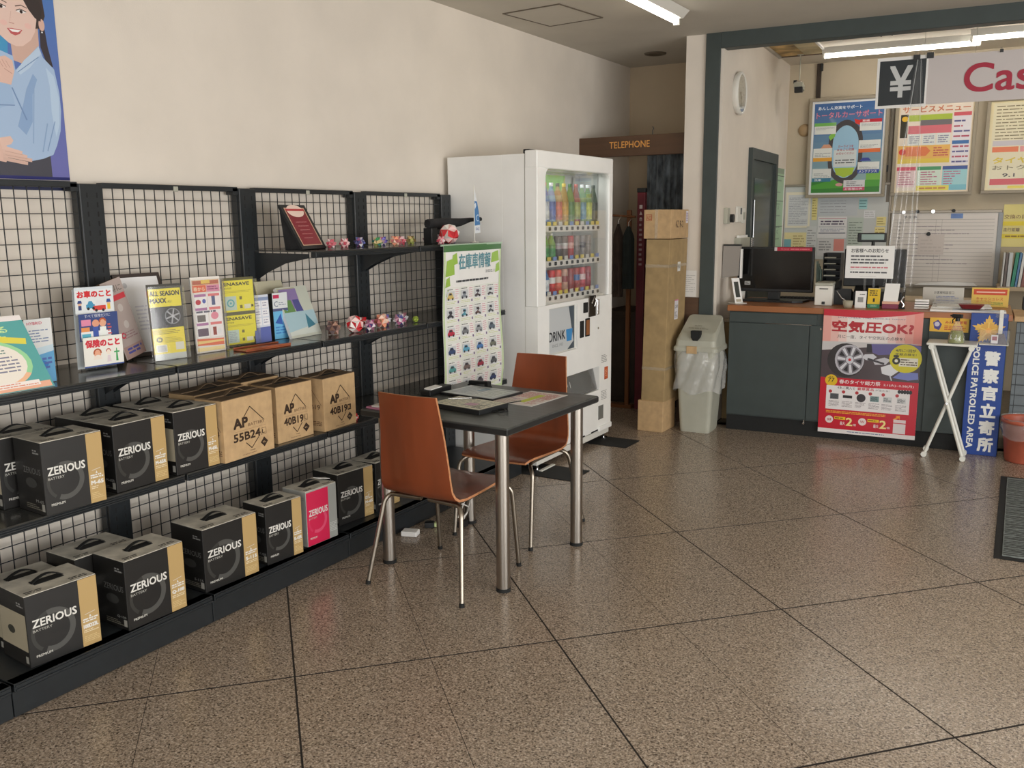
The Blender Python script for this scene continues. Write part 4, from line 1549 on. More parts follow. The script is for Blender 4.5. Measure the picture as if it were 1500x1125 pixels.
t = thing('pennant_stand', 'small blue and white feather flag on a white pole above the car poster', 'flag', (-2.985, 4.56, 1.4605))
build('pole', G().cyl((0, 0, .004), (0, 0, .335), .0028, M_WHITEP, n=8), t)
build('pole_base', G().lathe([(.0, 0), (.028, 0), (.028, .004), (.006, .008), (.004, .012)], M_WHITEP, n=16), t)
pr = Pr(.07, .26)
pr.poly([(0, 0), (.062, .004), (.060, .05), (.046, .13), (.026, .20), (.002, .26)], (222, 226, 230))
pr.poly([(.002, .045), (.060, .05), (.046, .13), (.030, .185), (.002, .19)], (70, 124, 180))
pr.arc(.036, .09, .014, .020, 60, 300, (200, 220, 236))
pr.poly([(.006, .14), (.02, .16), (.016, .18), (.004, .17)], (226, 232, 240))
pr.text('SALE', .012, .018, .04, .016, (80, 90, 150), bold=.02)
q = G()
pr.into(q, (.0, .002, .055), (0, 1, 0), (0, 0, 1))
pr.into(q, (-.001, .002, .055), (0, 1, 0), (0, 0, 1), lift=-.003)
build('flag_cloth', q, t, fix=False)

# ------------------------------------------------------------------ used-car stock poster hung over the shelf fronts
t = thing('stock_poster', 'tall white poster of small car pictures hung at the right end of the shelving', 'poster', (-2.884, 4.385, .585))
PW, PH = .615, .872


def wave(a, b):
    return .006 * math.sin(b * 9) + (.012 * (a / PW - .5) * math.sin(b * 5 + 1)) - .010 * max(0, .12 - b) * 8


pr = Pr(PW, PH)
for yy in range(20):
    for x0_, x1_ in ((.003, .018), (PW - .018, PW - .003)):
        pr.rect(x0_, PH * yy / 20, x1_, PH * (yy + 1) / 20, (206, 226, 176), True)
pr.k += 1
pr.rect(.003, .003, PW - .003, .018, (206, 226, 176))
pr.rect(0, PH - .035, PW, PH, (74, 122, 74))
for (a, b, c, d) in ((.02, .70, .11, .80), (.02, .64, .07, .70), (.08, .76, .14, .83), (.50, .76, .59, .83), (.55, .70, .60, .76), (.03, .59, .06, .63)):
    pr.poly([(a, b), (c, b + .01), (c - .01, d), (a + .01, d - .012)], (160, 200, 84))
pr.text('在庫車情報', .150, .735, .345, .088, (88, 138, 150), bold=.03)
pr.text('在庫車情報', .156, .741, .333, .077, (120, 176, 190), bold=.0)
pr.text('2022.1', .44, .705, .10, .016, (120, 120, 120), bold=.01)
pr.small(.13, .662, .50, .678, 1, (70, 74, 78), .7, seed=2)
CC = [(214, 190, 110), (140, 150, 160), (90, 80, 84), (60, 64, 70), (60, 62, 68), (90, 160, 180), (110, 84, 80), (90, 96, 104), (190, 50, 74), (120, 124, 128), (150, 156, 160), (90, 104, 120),
      (60, 80, 120), (100, 170, 200), (80, 130, 190), (120, 124, 110), (84, 160, 160), (120, 104, 100), (170, 60, 80), (90, 94, 98), (230, 232, 230), (200, 204, 206), (90, 84, 96), (50, 66, 110)]
for rr in range(6):
    for cc in range(4):
        x0, y0 = .035 + cc * .142, .545 - rr * .103
        pr.frame(x0 - .004, y0 - .006, x0 + .130, y0 + .092, .0012, (206, 222, 190))
        car = CC[rr * 4 + cc]
        pr.rect(x0 + .002, y0 + .022, x0 + .078, y0 + .074, (212, 216, 218))
        pr.poly([(x0 + .006, y0 + .030), (x0 + .072, y0 + .030), (x0 + .074, y0 + .046), (x0 + .060, y0 + .052), (x0 + .050, y0 + .066), (x0 + .024, y0 + .066), (x0 + .012, y0 + .050), (x0 + .005, y0 + .044)], car)
        pr.poly([(x0 + .022, y0 + .052), (x0 + .052, y0 + .052), (x0 + .046, y0 + .063), (x0 + .027, y0 + .063)], (56, 60, 70))
        pr.disc(x0 + .020, y0 + .030, .007, (30, 30, 34), n=10).disc(x0 + .060, y0 + .030, .007, (30, 30, 34), n=10, same=True)
        pr.small(x0 + .006, y0 + .078, x0 + .07, y0 + .088, 1, (130, 136, 130), .5, seed=rr * 5 + cc)
        pr.small(x0 + .086, y0 + .026, x0 + .124, y0 + .086, 5, (222, 160, 174), .32, seed=rr + cc * 9)
        pr.small(x0 + .004, y0 + .0, x0 + .1, y0 + .018, 2, (214, 224, 170), .45, seed=rr + cc * 11)
        pr.rect(x0 + .112, y0 + .002, x0 + .124, y0 + .016, (130, 110, 150))


def sh_fn(u, v):
    a, b = PW * u, PH * v
    return (wave(a, b), -PW / 2 + a, b)


build('paper_sheet', G().grid(sh_fn, 12, 40, M_PAPER), t)
q = G()
# finer print so that it follows the waves of the paper
pr.into(q, (.0012, -PW / 2, 0), (0, 1, 0), (0, 0, 1), M_GLOSSP, lift=.0008, step=.00008, bend=wave)
build('print', q, t, fix=False)
build('top_strip', G().box(-.004, -PW / 2 - .006, PH - .004, .006, PW / 2 + .006, PH + .006, mat('pale_green_plastic', (176, 200, 176), rough=.3)), t)
build('hanging_clip', G().box(-.045, -.02, PH - .012, -.003, .02, PH + .004, M_BLKM).box(-.045, .18, PH - .012, -.003, .2, PH + .004, M_BLKM), t)

# ================================================================== POSTER OF THE WOMAN ABOVE THE SHELVING
t = thing('wall_poster', 'large blue poster of a smiling woman in a light blue shirt on the left wall', 'poster', (-3.418, 1.545, 1.765))
W_, H_ = .728, 1.03
build('paper_sheet', G().box(0, 0, 0, .0022, W_, H_, M_PAPER), t)
yo, zo = 1.545, 1.765
pr = Pr(W_, H_)


def Q(pts):
    return [(a - yo, b - zo) for a, b in pts]


for i in range(26):      # printed backdrop, blue to violet
    f = i / 25
    pr.rect(0, H_ * i / 26, W_, H_ * (i + 1) / 26, (int(112 - 46 * f), int(112 + 14 * f), int(176 + 14 * f)), True)
pr.k += 1
pr.poly(Q([(1.56, 2.05), (2.06, 2.10), (2.08, 2.34), (2.0, 2.5), (1.56, 2.55)]), (72, 150, 196))
pr.poly(Q([(2.205, 2.335), (2.226, 2.33), (2.232, 2.265), (2.246, 2.196), (2.226, 2.19), (2.202, 2.262)]), (62, 56, 62))
# long hair behind
pr.poly(Q([(1.93, 2.40), (1.95, 2.52), (2.05, 2.60), (2.16, 2.56), (2.226, 2.45), (2.232, 2.38), (2.215, 2.34), (2.17, 2.30), (1.98, 2.28)]), (66, 56, 54))
# neck
pr.poly(Q([(2.085, 2.262), (2.088, 2.20), (2.13, 2.19), (2.196, 2.262), (2.198, 2.33), (2.12, 2.30)]), (206, 172, 158))
# face
pr.poly(Q([(1.972, 2.42), (1.968, 2.36), (2.000, 2.318), (2.046, 2.284), (2.078, 2.260), (2.106, 2.252), (2.132, 2.256), (2.166, 2.282), (2.186, 2.316), (2.196, 2.36), (2.190, 2.40), (2.165, 2.45), (2.10, 2.49), (2.02, 2.48)]), (226, 196, 184))
pr.disc(2.215 - yo, 2.345 - zo, .012, (214, 176, 162), ry=.022)
pr.disc(2.214 - yo, 2.318 - zo, .003, (236, 236, 236))
pr.poly(Q([(1.96, 2.44), (1.98, 2.50), (2.06, 2.54), (2.14, 2.53), (2.20, 2.47), (2.222, 2.40), (2.212, 2.356), (2.190, 2.366), (2.168, 2.392), (2.148, 2.428), (2.128, 2.452), (2.08, 2.44), (2.03, 2.46), (2.0, 2.45)]), (58, 50, 50))
for cx, cy, wd in ((2.062, 2.384, .019), (2.138, 2.378, .020)):
    pr.poly([(cx - yo - wd, cy - zo), (cx - yo - wd * .3, cy - zo + .0085), (cx - yo + wd * .5, cy - zo + .008), (cx - yo + wd, cy - zo + .001), (cx - yo, cy - zo - .005)], (236, 230, 228))
    pr.disc(cx - yo, cy - zo + .0015, .0062, (50, 38, 36), n=14)
    pr.line(cx - yo - wd, cy - zo + .003, cx - yo - wd * .2, cy - zo + .0105, .003, (50, 42, 42))
    pr.line(cx - yo - wd * .2, cy - zo + .0105, cx - yo + wd, cy - zo + .004, .003, (50, 42, 42), True)
    pr.line(cx - yo - wd * 1.1, cy - zo + .018, cx - yo + wd * .1, cy - zo + .025, .004, (110, 88, 80))
    pr.line(cx - yo + wd * .1, cy - zo + .025, cx - yo + wd * 1.2, cy - zo + .018, .0034, (110, 88, 80), True)
pr.line(2.098 - yo, 2.375 - zo, 2.090 - yo, 2.338 - zo, .0016, (206, 170, 158))
pr.line(2.086 - yo, 2.334 - zo, 2.106 - yo, 2.332 - zo, .0036, (200, 156, 146))
pr.poly(Q([(2.076, 2.312), (2.094, 2.315), (2.112, 2.314), (2.136, 2.314), (2.124, 2.298), (2.106, 2.290), (2.090, 2.294)]), (190, 92, 94))
pr.poly(Q([(2.082, 2.311), (2.110, 2.311), (2.130, 2.312), (2.118, 2.303), (2.096, 2.302)]), (244, 240, 238))
pr.disc(2.066 - yo, 2.330 - zo, .014, (230, 188, 178), ry=.010).disc(2.160 - yo, 2.332 - zo, .014, (230, 188, 178), ry=.010)
# belt and skirt
pr.poly(Q([(1.90, 1.765), (2.20, 1.765), (2.20, 1.86), (2.05, 1.87), (1.90, 1.87)]), (74, 74, 84))
# shirt
pr.poly(Q([(1.87, 2.08), (1.93, 2.20), (2.02, 2.235), (2.088, 2.215), (2.093, 2.165), (2.194, 2.266), (2.208, 2.224), (2.249, 2.187), (2.262, 2.10), (2.262, 2.03), (2.252, 1.955), (2.232, 1.90), (2.212, 1.862), (2.170, 1.845), (2.122, 1.834), (2.02, 1.86), (1.90, 1.88), (1.86, 1.98)]), (166, 190, 220))
pr.poly(Q([(2.112, 2.05), (2.128, 2.10), (2.160, 2.16), (2.175, 2.14), (2.150, 2.08), (2.140, 1.98), (2.110, 1.93), (2.080, 1.96)]), (140, 168, 206))
pr.poly(Q([(2.215, 2.19), (2.245, 2.16), (2.258, 2.08), (2.250, 1.98), (2.232, 1.93), (2.222, 2.02), (2.224, 2.12)]), (184, 206, 230))
pr.poly(Q([(2.095, 2.162), (2.130, 2.205), (2.194, 2.262), (2.200, 2.236), (2.150, 2.180), (2.110, 2.150)]), (186, 206, 228))
pr.line(2.100 - yo, 2.158 - zo, 2.190 - yo, 2.225 - zo, .003, (120, 148, 188))
pr.line(2.072 - yo, 2.10 - zo, 2.118 - yo, 1.985 - zo, .005, (116, 144, 186))
pr.line(2.16 - yo, 2.12 - zo, 2.135 - yo, 1.90 - zo, .004, (142, 168, 204))
pr.line(2.20 - yo, 1.98 - zo, 2.170 - yo, 1.87 - zo, .005, (142, 168, 204))
pr.line(2.232 - yo, 1.99 - zo, 2.19 - yo, 1.875 - zo, .004, (134, 160, 198))
pr.poly(Q([(1.93, 2.11), (2.067, 2.109), (2.076, 2.042), (2.016, 2.020), (1.92, 2.03)]), (158, 184, 216))
pr.line(1.93 - yo, 2.026 - zo, 2.076 - yo, 2.036 - zo, .004, (120, 146, 186))
# raised hand with curled fingers
pr.poly(Q([(1.98, 2.12), (1.985, 2.19), (2.02, 2.200), (2.057, 2.212), (2.084, 2.198), (2.088, 2.160), (2.070, 2.109)]), (222, 186, 172))
for k in range(3):
    pr.line(2.030 + k * .014 - yo, 2.200 - zo - k * .003, 2.046 + k * .013 - yo, 2.170 - zo, .0018, (190, 146, 134))
pr.line(2.050 - yo, 2.165 - zo, 2.078 - yo, 2.150 - zo, .0022, (184, 140, 128))
# lower hand holding the elbow: palm, thumb and four fingers
pr.poly(Q([(1.90, 1.94), (1.97, 1.925), (2.02, 1.900), (2.040, 1.86), (2.02, 1.825), (1.95, 1.835), (1.90, 1.86)]), (220, 184, 170))
pr.poly(Q([(2.000, 1.912), (2.046, 1.922), (2.056, 1.906), (2.046, 1.892), (2.010, 1.880)]), (224, 190, 176))
for k, (x1, y1) in enumerate(((2.086, 1.862), (2.104, 1.848), (2.122, 1.836), (2.104, 1.824))):
    pr.line(2.010 - yo, 1.880 - zo - k * .014, x1 - yo, y1 - zo, .013, (224 - k * 4, 190 - k * 4, 176 - k * 4))
pr.line(2.02 - yo, 1.866 - zo, 2.086 - yo, 1.855 - zo, .0014, (190, 148, 136))
pr.line(2.02 - yo, 1.852 - zo, 2.104 - yo, 1.841 - zo, .0014, (190, 148, 136))
pr.rect(0, 0, W_, .012, (40, 44, 110))
q = G()
pr.into(q, (.0024, 0, 0), (0, 1, 0), (0, 0, 1), M_GLOSSP)
build('print', q, t, fix=False)
build('dark_hem', G().box(.0, 0, -.04, .004, W_, -.002, mat('navy_strip', (40, 46, 78), rough=.4)), t, label='dark navy strip along the bottom edge')
build('clip', G().box(.002, .682, -.030, .007, .694, -.018, M_CHROME, bev=.001), t)

# ================================================================== TABLE
TA = R(-1.7)
tb = thing('meeting_table', 'black square-cornered table on four round steel legs', 'table', (-2.268, 3.515, 0), TA)
build('tabletop', G().box(-.400, -.410, .716, .400, .410, .7495, M_TABLE, bev=.006), tb)
build('edge_band', G().box(-.4006, -.4106, .720, .4006, .4106, .744, M_TABLE_E, bev=.002), tb)
for sx in (-1, 1):
    for sy in (-1, 1):
        x, y = sx * .322, sy * .332
        lg = build('leg', G().cyl((x, y, .014), (x, y, .716), .030, M_STEEL, n=28), tb)
        build('foot_cap', G().cyl((x, y, 0), (x, y, .016), .032, M_RUB, n=28), lg)
build('socket_box', G().box(-.06, -.05, .66, .02, .0, .714, M_BLACK, bev=.004), tb)

ZB = .7500


def flat_sheet(name, label, cat, x, y, w, h, ang, th, mt, draw, z=ZB, pm=None):
    t = thing(name, label, cat, (x, y, z), R(ang))
    build('sheet', G().box(-w / 2, -h / 2, 0, w / 2, h / 2, th, mt, bev=min(.001, th / 3) if th > .002 else 0), t)
    pr = Pr(w, h)
    draw(pr, w, h)
    placed(None, 'print', t, pr, (-w / 2, -h / 2, th), ex=(1, 0, 0), ey=(0, 1, 0), mt=pm)
    return t


def d_flyer(p, w, h):
    p.rect(.003, .003, w - .003, h - .003, (224, 214, 208))
    p.small(w * .06, h * .5, w * .94, h * .92, 10, (196, 110, 104), .5, seed=4)
    p.rect(w * .45, h * .18, w * .62, h * .78, (196, 206, 60))
    p.small(w * .66, h * .1, w * .92, h * .8, 9, (190, 120, 110), .4, seed=5)
    p.rect(w * .05, h * .05, w * .40, h * .42, (214, 196, 190))
    p.small(w * .07, h * .07, w * .38, h * .4, 7, (150, 120, 150), .5, seed=6)


flat_sheet('flyer', 'white flyer with red print and a lime green stripe on the table', 'flyer', -2.108, 3.695, .215, .32, -4, .0009, M_PAPER, d_flyer)


def d_tab(p, w, h):
    p.rect(.008, .008, w - .008, h - .008, (176, 184, 184))
    p.rect(w * .08, h * .2, w * .34, h * .8, (150, 160, 166))
    p.rect(w * .38, h * .5, w * .50, h * .86, (86, 130, 156))
    p.small(w * .1, h * .15, w * .9, h * .9, 7, (120, 130, 134), .3, seed=8)
    p.rect(w * .55, h * .1, w * .9, h * .8, (196, 204, 198))
    p.small(w * .58, h * .15, w * .86, h * .75, 5, (150, 160, 150), .4, seed=9)


flat_sheet('desk_pad', 'dark clear-topped pad with papers under it, far end of the table', 'desk pad', -2.378, 3.672, .33, .24, -6, .012, M_BLACK, d_tab, pm=M_GLOSSP)


def d_clip(p, w, h):
    p.rect(.006, .006, w - .006, h - .006, (216, 212, 190))
    p.small(w * .06, h * .1, w * .94, h * .9, 7, (140, 140, 130), .35, seed=10)
    p.rect(w * .5, h * .3, w * .7, h * .55, (190, 150, 170))
    p.small(w * .72, h * .15, w * .93, h * .5, 5, (90, 90, 86), .5, seed=11)


flat_sheet('paper_stack', 'stack of forms on a dark clipboard behind the near chair back', 'papers', -2.255, 3.375, .30, .20, -8, .022, M_BLACK, d_clip)
flat_sheet('small_brochure', 'small printed brochure lying between the forms and the flyer', 'brochure', -2.185, 3.555, .10, .15, -20, .004, M_BLACK, lambda p, w, h: (p.rect(.002, .002, w - .002, h - .002, (206, 200, 190)), p.small(w * .1, h * .1, w * .9, h * .9, 9, (170, 120, 110), .4, seed=12)), z=ZB + .0012)
g = G().tube([(-.03, 0, .003), (.0, .03, .003), (.05, .04, .003), (.07, .01, .003), (.04, -.03, .003), (.0, -.02, .003)], .0028, M_RUB, n=6, closed=True)
g.tube([(.05, .045, .008), (.08, .02, .008), (.10, -.01, .008), (.08, -.04, .008), (.05, -.02, .008)], .0028, M_RUB, n=6)
one('cable', g, 'black looped cable lying beside the stack of forms', 'cable', (-2.135, 3.365, ZB + .0005))
t = thing('pen', 'thin silver pen lying across the stack of forms', 'pen', (-2.335, 3.43, ZB + .0265), R(38))
build('barrel', G().cyl((-.06, 0, 0), (.05, 0, 0), .0038, M_CHROME, n=8), t)
build('cap', G().cyl((.05, 0, 0), (.075, 0, 0), .0042, M_BLACK, n=8), t)
t = thing('stapler', 'low black desk stapler at the far edge of the black table', 'stapler', (-2.50, 3.845, ZB), R(-12))
build('base', G().box(-.075, -.018, 0, .075, .018, .008, M_BLACK, bev=.003), t)
build('arm', G().box(-.07, -.013, .012, .072, .013, .030, M_BLACK, bev=.004, M=Matrix.Rotation(R(-4), 4, 'Y')), t)
build('hinge', G().box(.045, -.014, .006, .072, .014, .034, M_RUB, bev=.003), t)
t = thing('card_rack', 'small black box with pale cards at the far left of the table', 'holder', (-2.60, 3.60, ZB), R(3))
build('box', G().box(-.03, -.10, 0, .03, .10, .028, M_BLACK, bev=.003), t)
build('cards', G().box(-.02, -.08, .028, .02, .02, .034, M_PAPER, M=Matrix.Rotation(R(5), 4, 'Y')), t)

t = thing('magazine_pile', 'magazines with a pink spine at the left end of the black table', 'magazine', (-2.61, 3.205, ZB), R(-4))
build('lower_magazine', G().box(-.05, -.07, 0, .10, .08, .008, mat('mauve_cover', (170, 110, 136), rough=.4), bev=.001), t)
build('upper_magazine', G().box(-.03, -.06, .008, .11, .09, .016, mat('pale_cover', (190, 186, 180), rough=.4), bev=.001, M=Matrix.Rotation(R(9), 4, 'Z')), t)


# ================================================================== CHAIRS
def make_chair(x, y, rz, label):
    t = thing('dining_chair', label, 'chair', (x, y, 0), rz, 'brown plywood shell chairs')
    # shell profile from the seat front (y +) over the bend to the top of the back (y -)
    prof = [(.235, .425), (.215, .434), (.16, .437), (.05, .432), (-.06, .426), (-.13, .424), (-.175, .430), (-.205, .446), (-.222, .472), (-.230, .51), (-.238, .60), (-.248, .70), (-.262, .80), (-.276, .885)]
    wid = [.185, .192, .195, .197, .196, .194, .192, .189, .186, .183, .176, .166, .156, .148]
    # resample
    nu = 10
    vs_t, vs_b = [], []
    n = len(prof)
    for i, ((py, pz), w) in enumerate(zip(prof, wid)):
        a = Vector(prof[max(i - 1, 0)])
        b = Vector(prof[min(i + 1, n - 1)])
        d = (b - a).normalized()
        nn = Vector((-d.y, d.x))          # away from the sitter underneath/behind is -nn
        if nn.y < 0 and i < 6:
            nn = -nn
        back = min(1.0, max(0.0, (i - 6) / 5))
        for k in range(nu + 1):
            s_ = -1 + 2 * k / nu
            cup = .016 * s_ * s_ * back + .006 * s_ * s_ * (1 - back)
            px = s_ * w
            off_y = cup * (1.0 if back > 0 else 0)
            off_z = .006 * s_ * s_ * (1 - back) * 1.0
            # top edge dips in the middle
            dip = -.010 * (1 - s_ * s_) * 0 + (.006 * (1 - s_ * s_) if i == n - 1 else 0)
            p = Vector((px, py + off_y, pz + off_z - dip * 0))
            vs_t.append(p)
            vs_b.append(p - Vector((0, nn.x, nn.y)) * .011 if i < 6 else p - Vector((0, 0, 0)) + Vector((0, -abs(nn.x) * .011, -abs(nn.y) * .011 if i < 9 else 0)))
    W2 = nu + 1
    m = len(vs_t)
    fs = []
    for i in range(n - 1):
        for k in range(nu):
            a = i * W2 + k
            fs.append([a, a + 1, a + W2 + 1, a + W2])
            fs.append([a + m, a + W2 + m, a + W2 + 1 + m, a + 1 + m])
    g = G()
    g.add(vs_t + vs_b, fs, M_PLY, smooth=True)
    rim = []
    for i in range(n - 1):
        for k in (0, nu):
            a = i * W2 + k
            rim.append([a, a + W2, a + W2 + m, a + m])
    for i in (0, n - 1):
        for k in range(nu):
            a = i * W2 + k
            rim.append([a, a + 1, a + 1 + m, a + m])
    g.add(vs_t + vs_b, rim, M_PLYE)
    build('seat_shell', g, t)
    for sx in (-1, 1):
        g = G().tube([(sx * .252, -.262, .004), (sx * .205, -.185, .375), (sx * .185, -.165, .405), (0.0 + sx * .02, -.160, .408)], .0105, M_CHAIRL, n=10, round_=.05)
        lg = build('leg', g, t)
        build('foot_cap', G().cyl((sx * .2525, -.263, 0), (sx * .2505, -.260, .018), .0118, M_RUB, n=10), lg)
        g = G().tube([(sx * .225, .255, .004), (sx * .215, .215, .375), (sx * .19, .195, .408), (sx * .16, .13, .410), (sx * .155, -.16, .406)], .0105, M_CHAIRL, n=10, round_=.05)
        lg = build('leg', g, t)
        build('foot_cap', G().cyl((sx * .2253, .256, 0), (sx * .2245, .252, .018), .0118, M_RUB, n=10), lg)
    build('cross_bar', G().cyl((-.16, .10, .408), (.16, .10, .408), .009, M_CHAIRL, n=10), t)
    for sx in (-1, 1):
        for yy in (.10, -.14):
            build('seat_pad', G().cyl((sx * .11, yy, .414), (sx * .11, yy, .424), .014, M_RUB, n=10), t)
    return t


make_chair(-2.267, 3.198, 0, 'brown plywood shell chair in front of the table, seen from behind')
make_chair(-2.316, 3.905, PI, 'brown plywood shell chair on the far side of the table beside the vending machine')

# small things on the floor under the table
g = G().box(-.045, -.03, 0, .04, .03, .028, M_PAPER, bev=.006, M=Matrix.Rotation(R(18), 4, 'Z'))
one('crumpled_paper', g, 'small crumpled white paper packet on the floor against the plinth', 'paper', (-2.735, 3.535, .001))
t = thing('adapter', 'small pale green and black plug adapter on the floor beneath the table', 'adapter', (-2.705, 3.70, 0), R(30))
build('body', G().box(-.05, -.022, 0, .0, .022, .03, M_BLACK, bev=.004), t)
build('face', G().box(.0, -.016, .004, .02, .016, .026, mat('pale_green', (206, 220, 160), rough=.4), bev=.003), t)
t = thing('power_cord', 'thin white cord hanging under the table down to a plug on the floor', 'cord', (-2.55, 3.62, 0))
build('cord', G().tube([(-.10, -.12, .40), (-.02, -.06, .30), (.02, .0, .20), (.06, .06, .16), (.03, .14, .12), (-.02, .18, .06), (-.03, .16, .03)], .0035, M_WHITEP, n=6, round_=.04), t)
build('plug', G().box(-.05, .13, 0.0, -.01, .19, .032, M_BLACK, bev=.004), t)
build('spare_loop', G().tube([(-.03, .12, .06), (-.01, .17, .16), (.01, .19, .17), (.0, .16, .08), (-.02, .12, .04)], .004, M_WHITEP, n=6), t)

# ================================================================== VENDING MACHINE (front faces the room, local x runs along the wall)
VM = thing('vending_machine', 'white drinks vending machine with three rows of bottles behind glass', 'vending machine', (-2.725, 5.405, 0), R(90))
vw = .545
build('cabinet', G().box(-vw, .245, .085, vw, .655, 1.985, M_WHITE, bev=.004).box(-vw, .09, .085, vw, .245, 1.054, M_WHITE).box(-vw, .09, 1.054, -.436, .245, 1.985, M_WHITE).box(.486, .09, 1.054, vw, .245, 1.985, M_WHITE).box(-.436, .09, 1.901, .486, .245, 1.985, M_WHITE), VM)
g = G()
# door: frame pieces around the display window, lower door
g.box(-vw, 0, 1.90, vw, .088, 2.005, M_WHITE, bev=.008)
g.box(-vw, 0, 1.06, -.435, .088, 1.905, M_WHITE, bev=.006)
g.box(.485, 0, 1.06, vw, .088, 1.905, M_WHITE, bev=.006)
for cx, cz, sx, sz in ((-.435, 1.90, 1, -1), (.485, 1.90, -1, -1)):
    pts = [(cx, cz)] + [(cx + sx * .045 * (1 - math.sin(a)), cz + sz * .045 * (1 - math.cos(a))) for a in [k * PI / 12 for k in range(7)]]
    g.prism(pts, .001, .05, M_WHITE, axis='y')
door = build('door', g, VM)
g = G()
M_WIN = mat('white_door_recess', (206, 206, 200), rough=.4)
# lower door with recesses for poster and dispensing port, built from bars
def bars(g, x0, x1, z0, z1, holes, y0, y1, mt):
    xs = sorted(set([x0, x1] + [h for q in holes for h in (q[0], q[1])]))
    zs = sorted(set([z0, z1] + [h for q in holes for h in (q[2], q[3])]))
    for a in range(len(xs) - 1):
        for b in range(len(zs) - 1):
            mx, mz = (xs[a] + xs[a + 1]) / 2, (zs[b] + zs[b + 1]) / 2
            if not any(q[0] < mx < q[1] and q[2] < mz < q[3] for q in holes):
                g.box(xs[a], y0, zs[b], xs[a + 1], y1, zs[b + 1], mt)


holes = [(-.395, .0, .735, 1.035), (-.395, .345, .395, .565)]
bars(g, -vw, vw, .10, 1.06, holes, .0, .088, M_WHITE)
build('lower_door', g, VM)
build('recess_plate', G().box(-.395, .018, .735, .0, .03, 1.035, M_WIN), VM)
# advertising sheet in the recess
pr = Pr(.37, .285, (196, 200, 202))
pr.rect(.0, .0, .37, .285, (198, 202, 204))
pr.poly([(.27, .0), (.37, .0), (.37, .285), (.29, .285), (.36, .05)], (70, 82, 92))
pr.text('DRINK', .015, .075, .225, .062, (38, 44, 52), bold=.045)
pr.text('SINCE 1932', .06, .035, .15, .020, (120, 128, 134))
pr.poly([(.262, .055), (.332, .055), (.345, .135), (.252, .135)], (58, 142, 206))
placed(None, 'advert_print', VM, pr, (-.385, .0178, .742), label='pale advertisement sheet with a blue cup')
g = G()
for k, (z0, z1) in enumerate([(1.905, 1.897)]):
    pass
M_CAV = mat('display_back', (178, 182, 178), rough=.5)
g = G().box(-.435, .235, 1.06, .485, .24, 1.90, M_CAV)
build('display_back', g, VM)
# picture band behind the top row
pr = Pr(.70, .34)
for i in range(10):
    f = i / 9
    pr.rect(.07 * i, 0, .07 * (i + 1), .34, (int(120 + 60 * f), int(170 + 20 * (1 - f)), int(150 - 40 * f)), True)
pr.k += 1
pr.poly([(0, .20), (.15, .34), (0, .34)], (100, 160, 200))
pr.poly([(.1, .34), (.3, .2), (.5, .34)], (150, 200, 110))
pr.poly([(.4, .28), (.6, .18), (.7, .34), (.45, .34)], (120, 180, 90))
placed(None, 'backdrop_print', VM, pr, (-.435, .2345, 1.545))
build('display_floor', G().box(-.435, .04, 1.055, .485, .235, 1.072, M_WHITEP), VM)
build('display_ceiling', G().box(-.435, .088, 1.893, .485, .235, 1.90, M_CAV), VM)
build('display_side', G().box(.476, .088, 1.06, .485, .235, 1.90, M_CAV), VM)
build('display_side', G().box(-.435, .088, 1.06, -.43, .235, 1.90, M_CAV), VM)
build('price_card_board', G().box(.36, .22, 1.08, .475, .225, 1.88, mat('grey_display_panel', (150, 152, 150), rough=.5)), VM)
ROWZ = (1.535, 1.315, 1.095)
for ri, z in enumerate(ROWZ):
    rw = build('selection_row', G().box(-.395, .030, z - .022, .405, .075, z + .018, M_WHITEP, bev=.004).box(-.43, .075, z + .006, .44, .20, z + .018, M_WHITEP), VM)
    for k in range(10):
        x = -.335 + k * .078
        build('select_button', G().box(x - .014, .024, z - .012, x + .014, .031, z + .010, M_RUB, bev=.003), rw)
        pc = [(226, 206, 90), (226, 206, 90), (214, 214, 206), (226, 206, 90), (120, 150, 210), (120, 150, 210), (214, 214, 206), (226, 206, 90)][(k * 3 + ri) % 8]
        build('price_tag', G().box(x - .022, .032, z + .0185, x + .022, .036, z + .043, mat('tag_%d_%d_%d' % pc, pc, rough=.5)), rw)
build('window_glass', G().box(-.437, .012, 1.058, .487, .016, 1.902, M_GLASS), VM)
g = G()
build('coin_slot_plate', G().box(.085, -.004, .965, .155, .001, 1.035, M_RUB, bev=.003), VM)
ck = build('coin_unit', G().box(.165, -.006, .93, .275, .001, 1.075, mat('dark_chrome', (70, 64, 58), rough=.25, metal=.8), bev=.004), VM)
build('return_lever', G().tube([(.235, -.012, 1.0), (.25, -.02, 1.04), (.235, -.012, 1.065), (.20, -.008, 1.02)], .006, M_CHROME, n=8), ck)
build('lock', G().box(.29, -.012, .935, .318, .0, 1.045, M_CHROME, bev=.005), VM)
build('coin_return', G().box(.035, -.004, .80, .095, .001, .915, M_RUB, bev=.003), VM)
build('change_tray', G().box(.115, -.004, .80, .185, .001, .925, M_RUB, bev=.003).box(.125, -.006, .81, .175, -.003, .912, mat('amber_plastic', (150, 92, 50), rough=.3)), VM)
build('keyhole', G().cyl((.315, .0, .84), (.315, -.006, .84), .008, M_CHROME, n=12), VM)
fl = build('dispensing_port', G().box(-.395, .06, .395, .345, .086, .565, M_RUB), VM)
g = G()
g.add([(-.39, .012, .40), (.34, .012, .40), (.34, .050, .56), (-.39, .050, .56), (-.39, .016, .40), (.34, .016, .40), (.34, .054, .56), (-.39, .054, .56)], [(0, 1, 2, 3), (7, 6, 5, 4), (0, 4, 5, 1), (2, 6, 7, 3)], clear('grey_port_flap', opac=.55, rough=.1, body=(120, 120, 118)))
build('port_flap', g, fl)
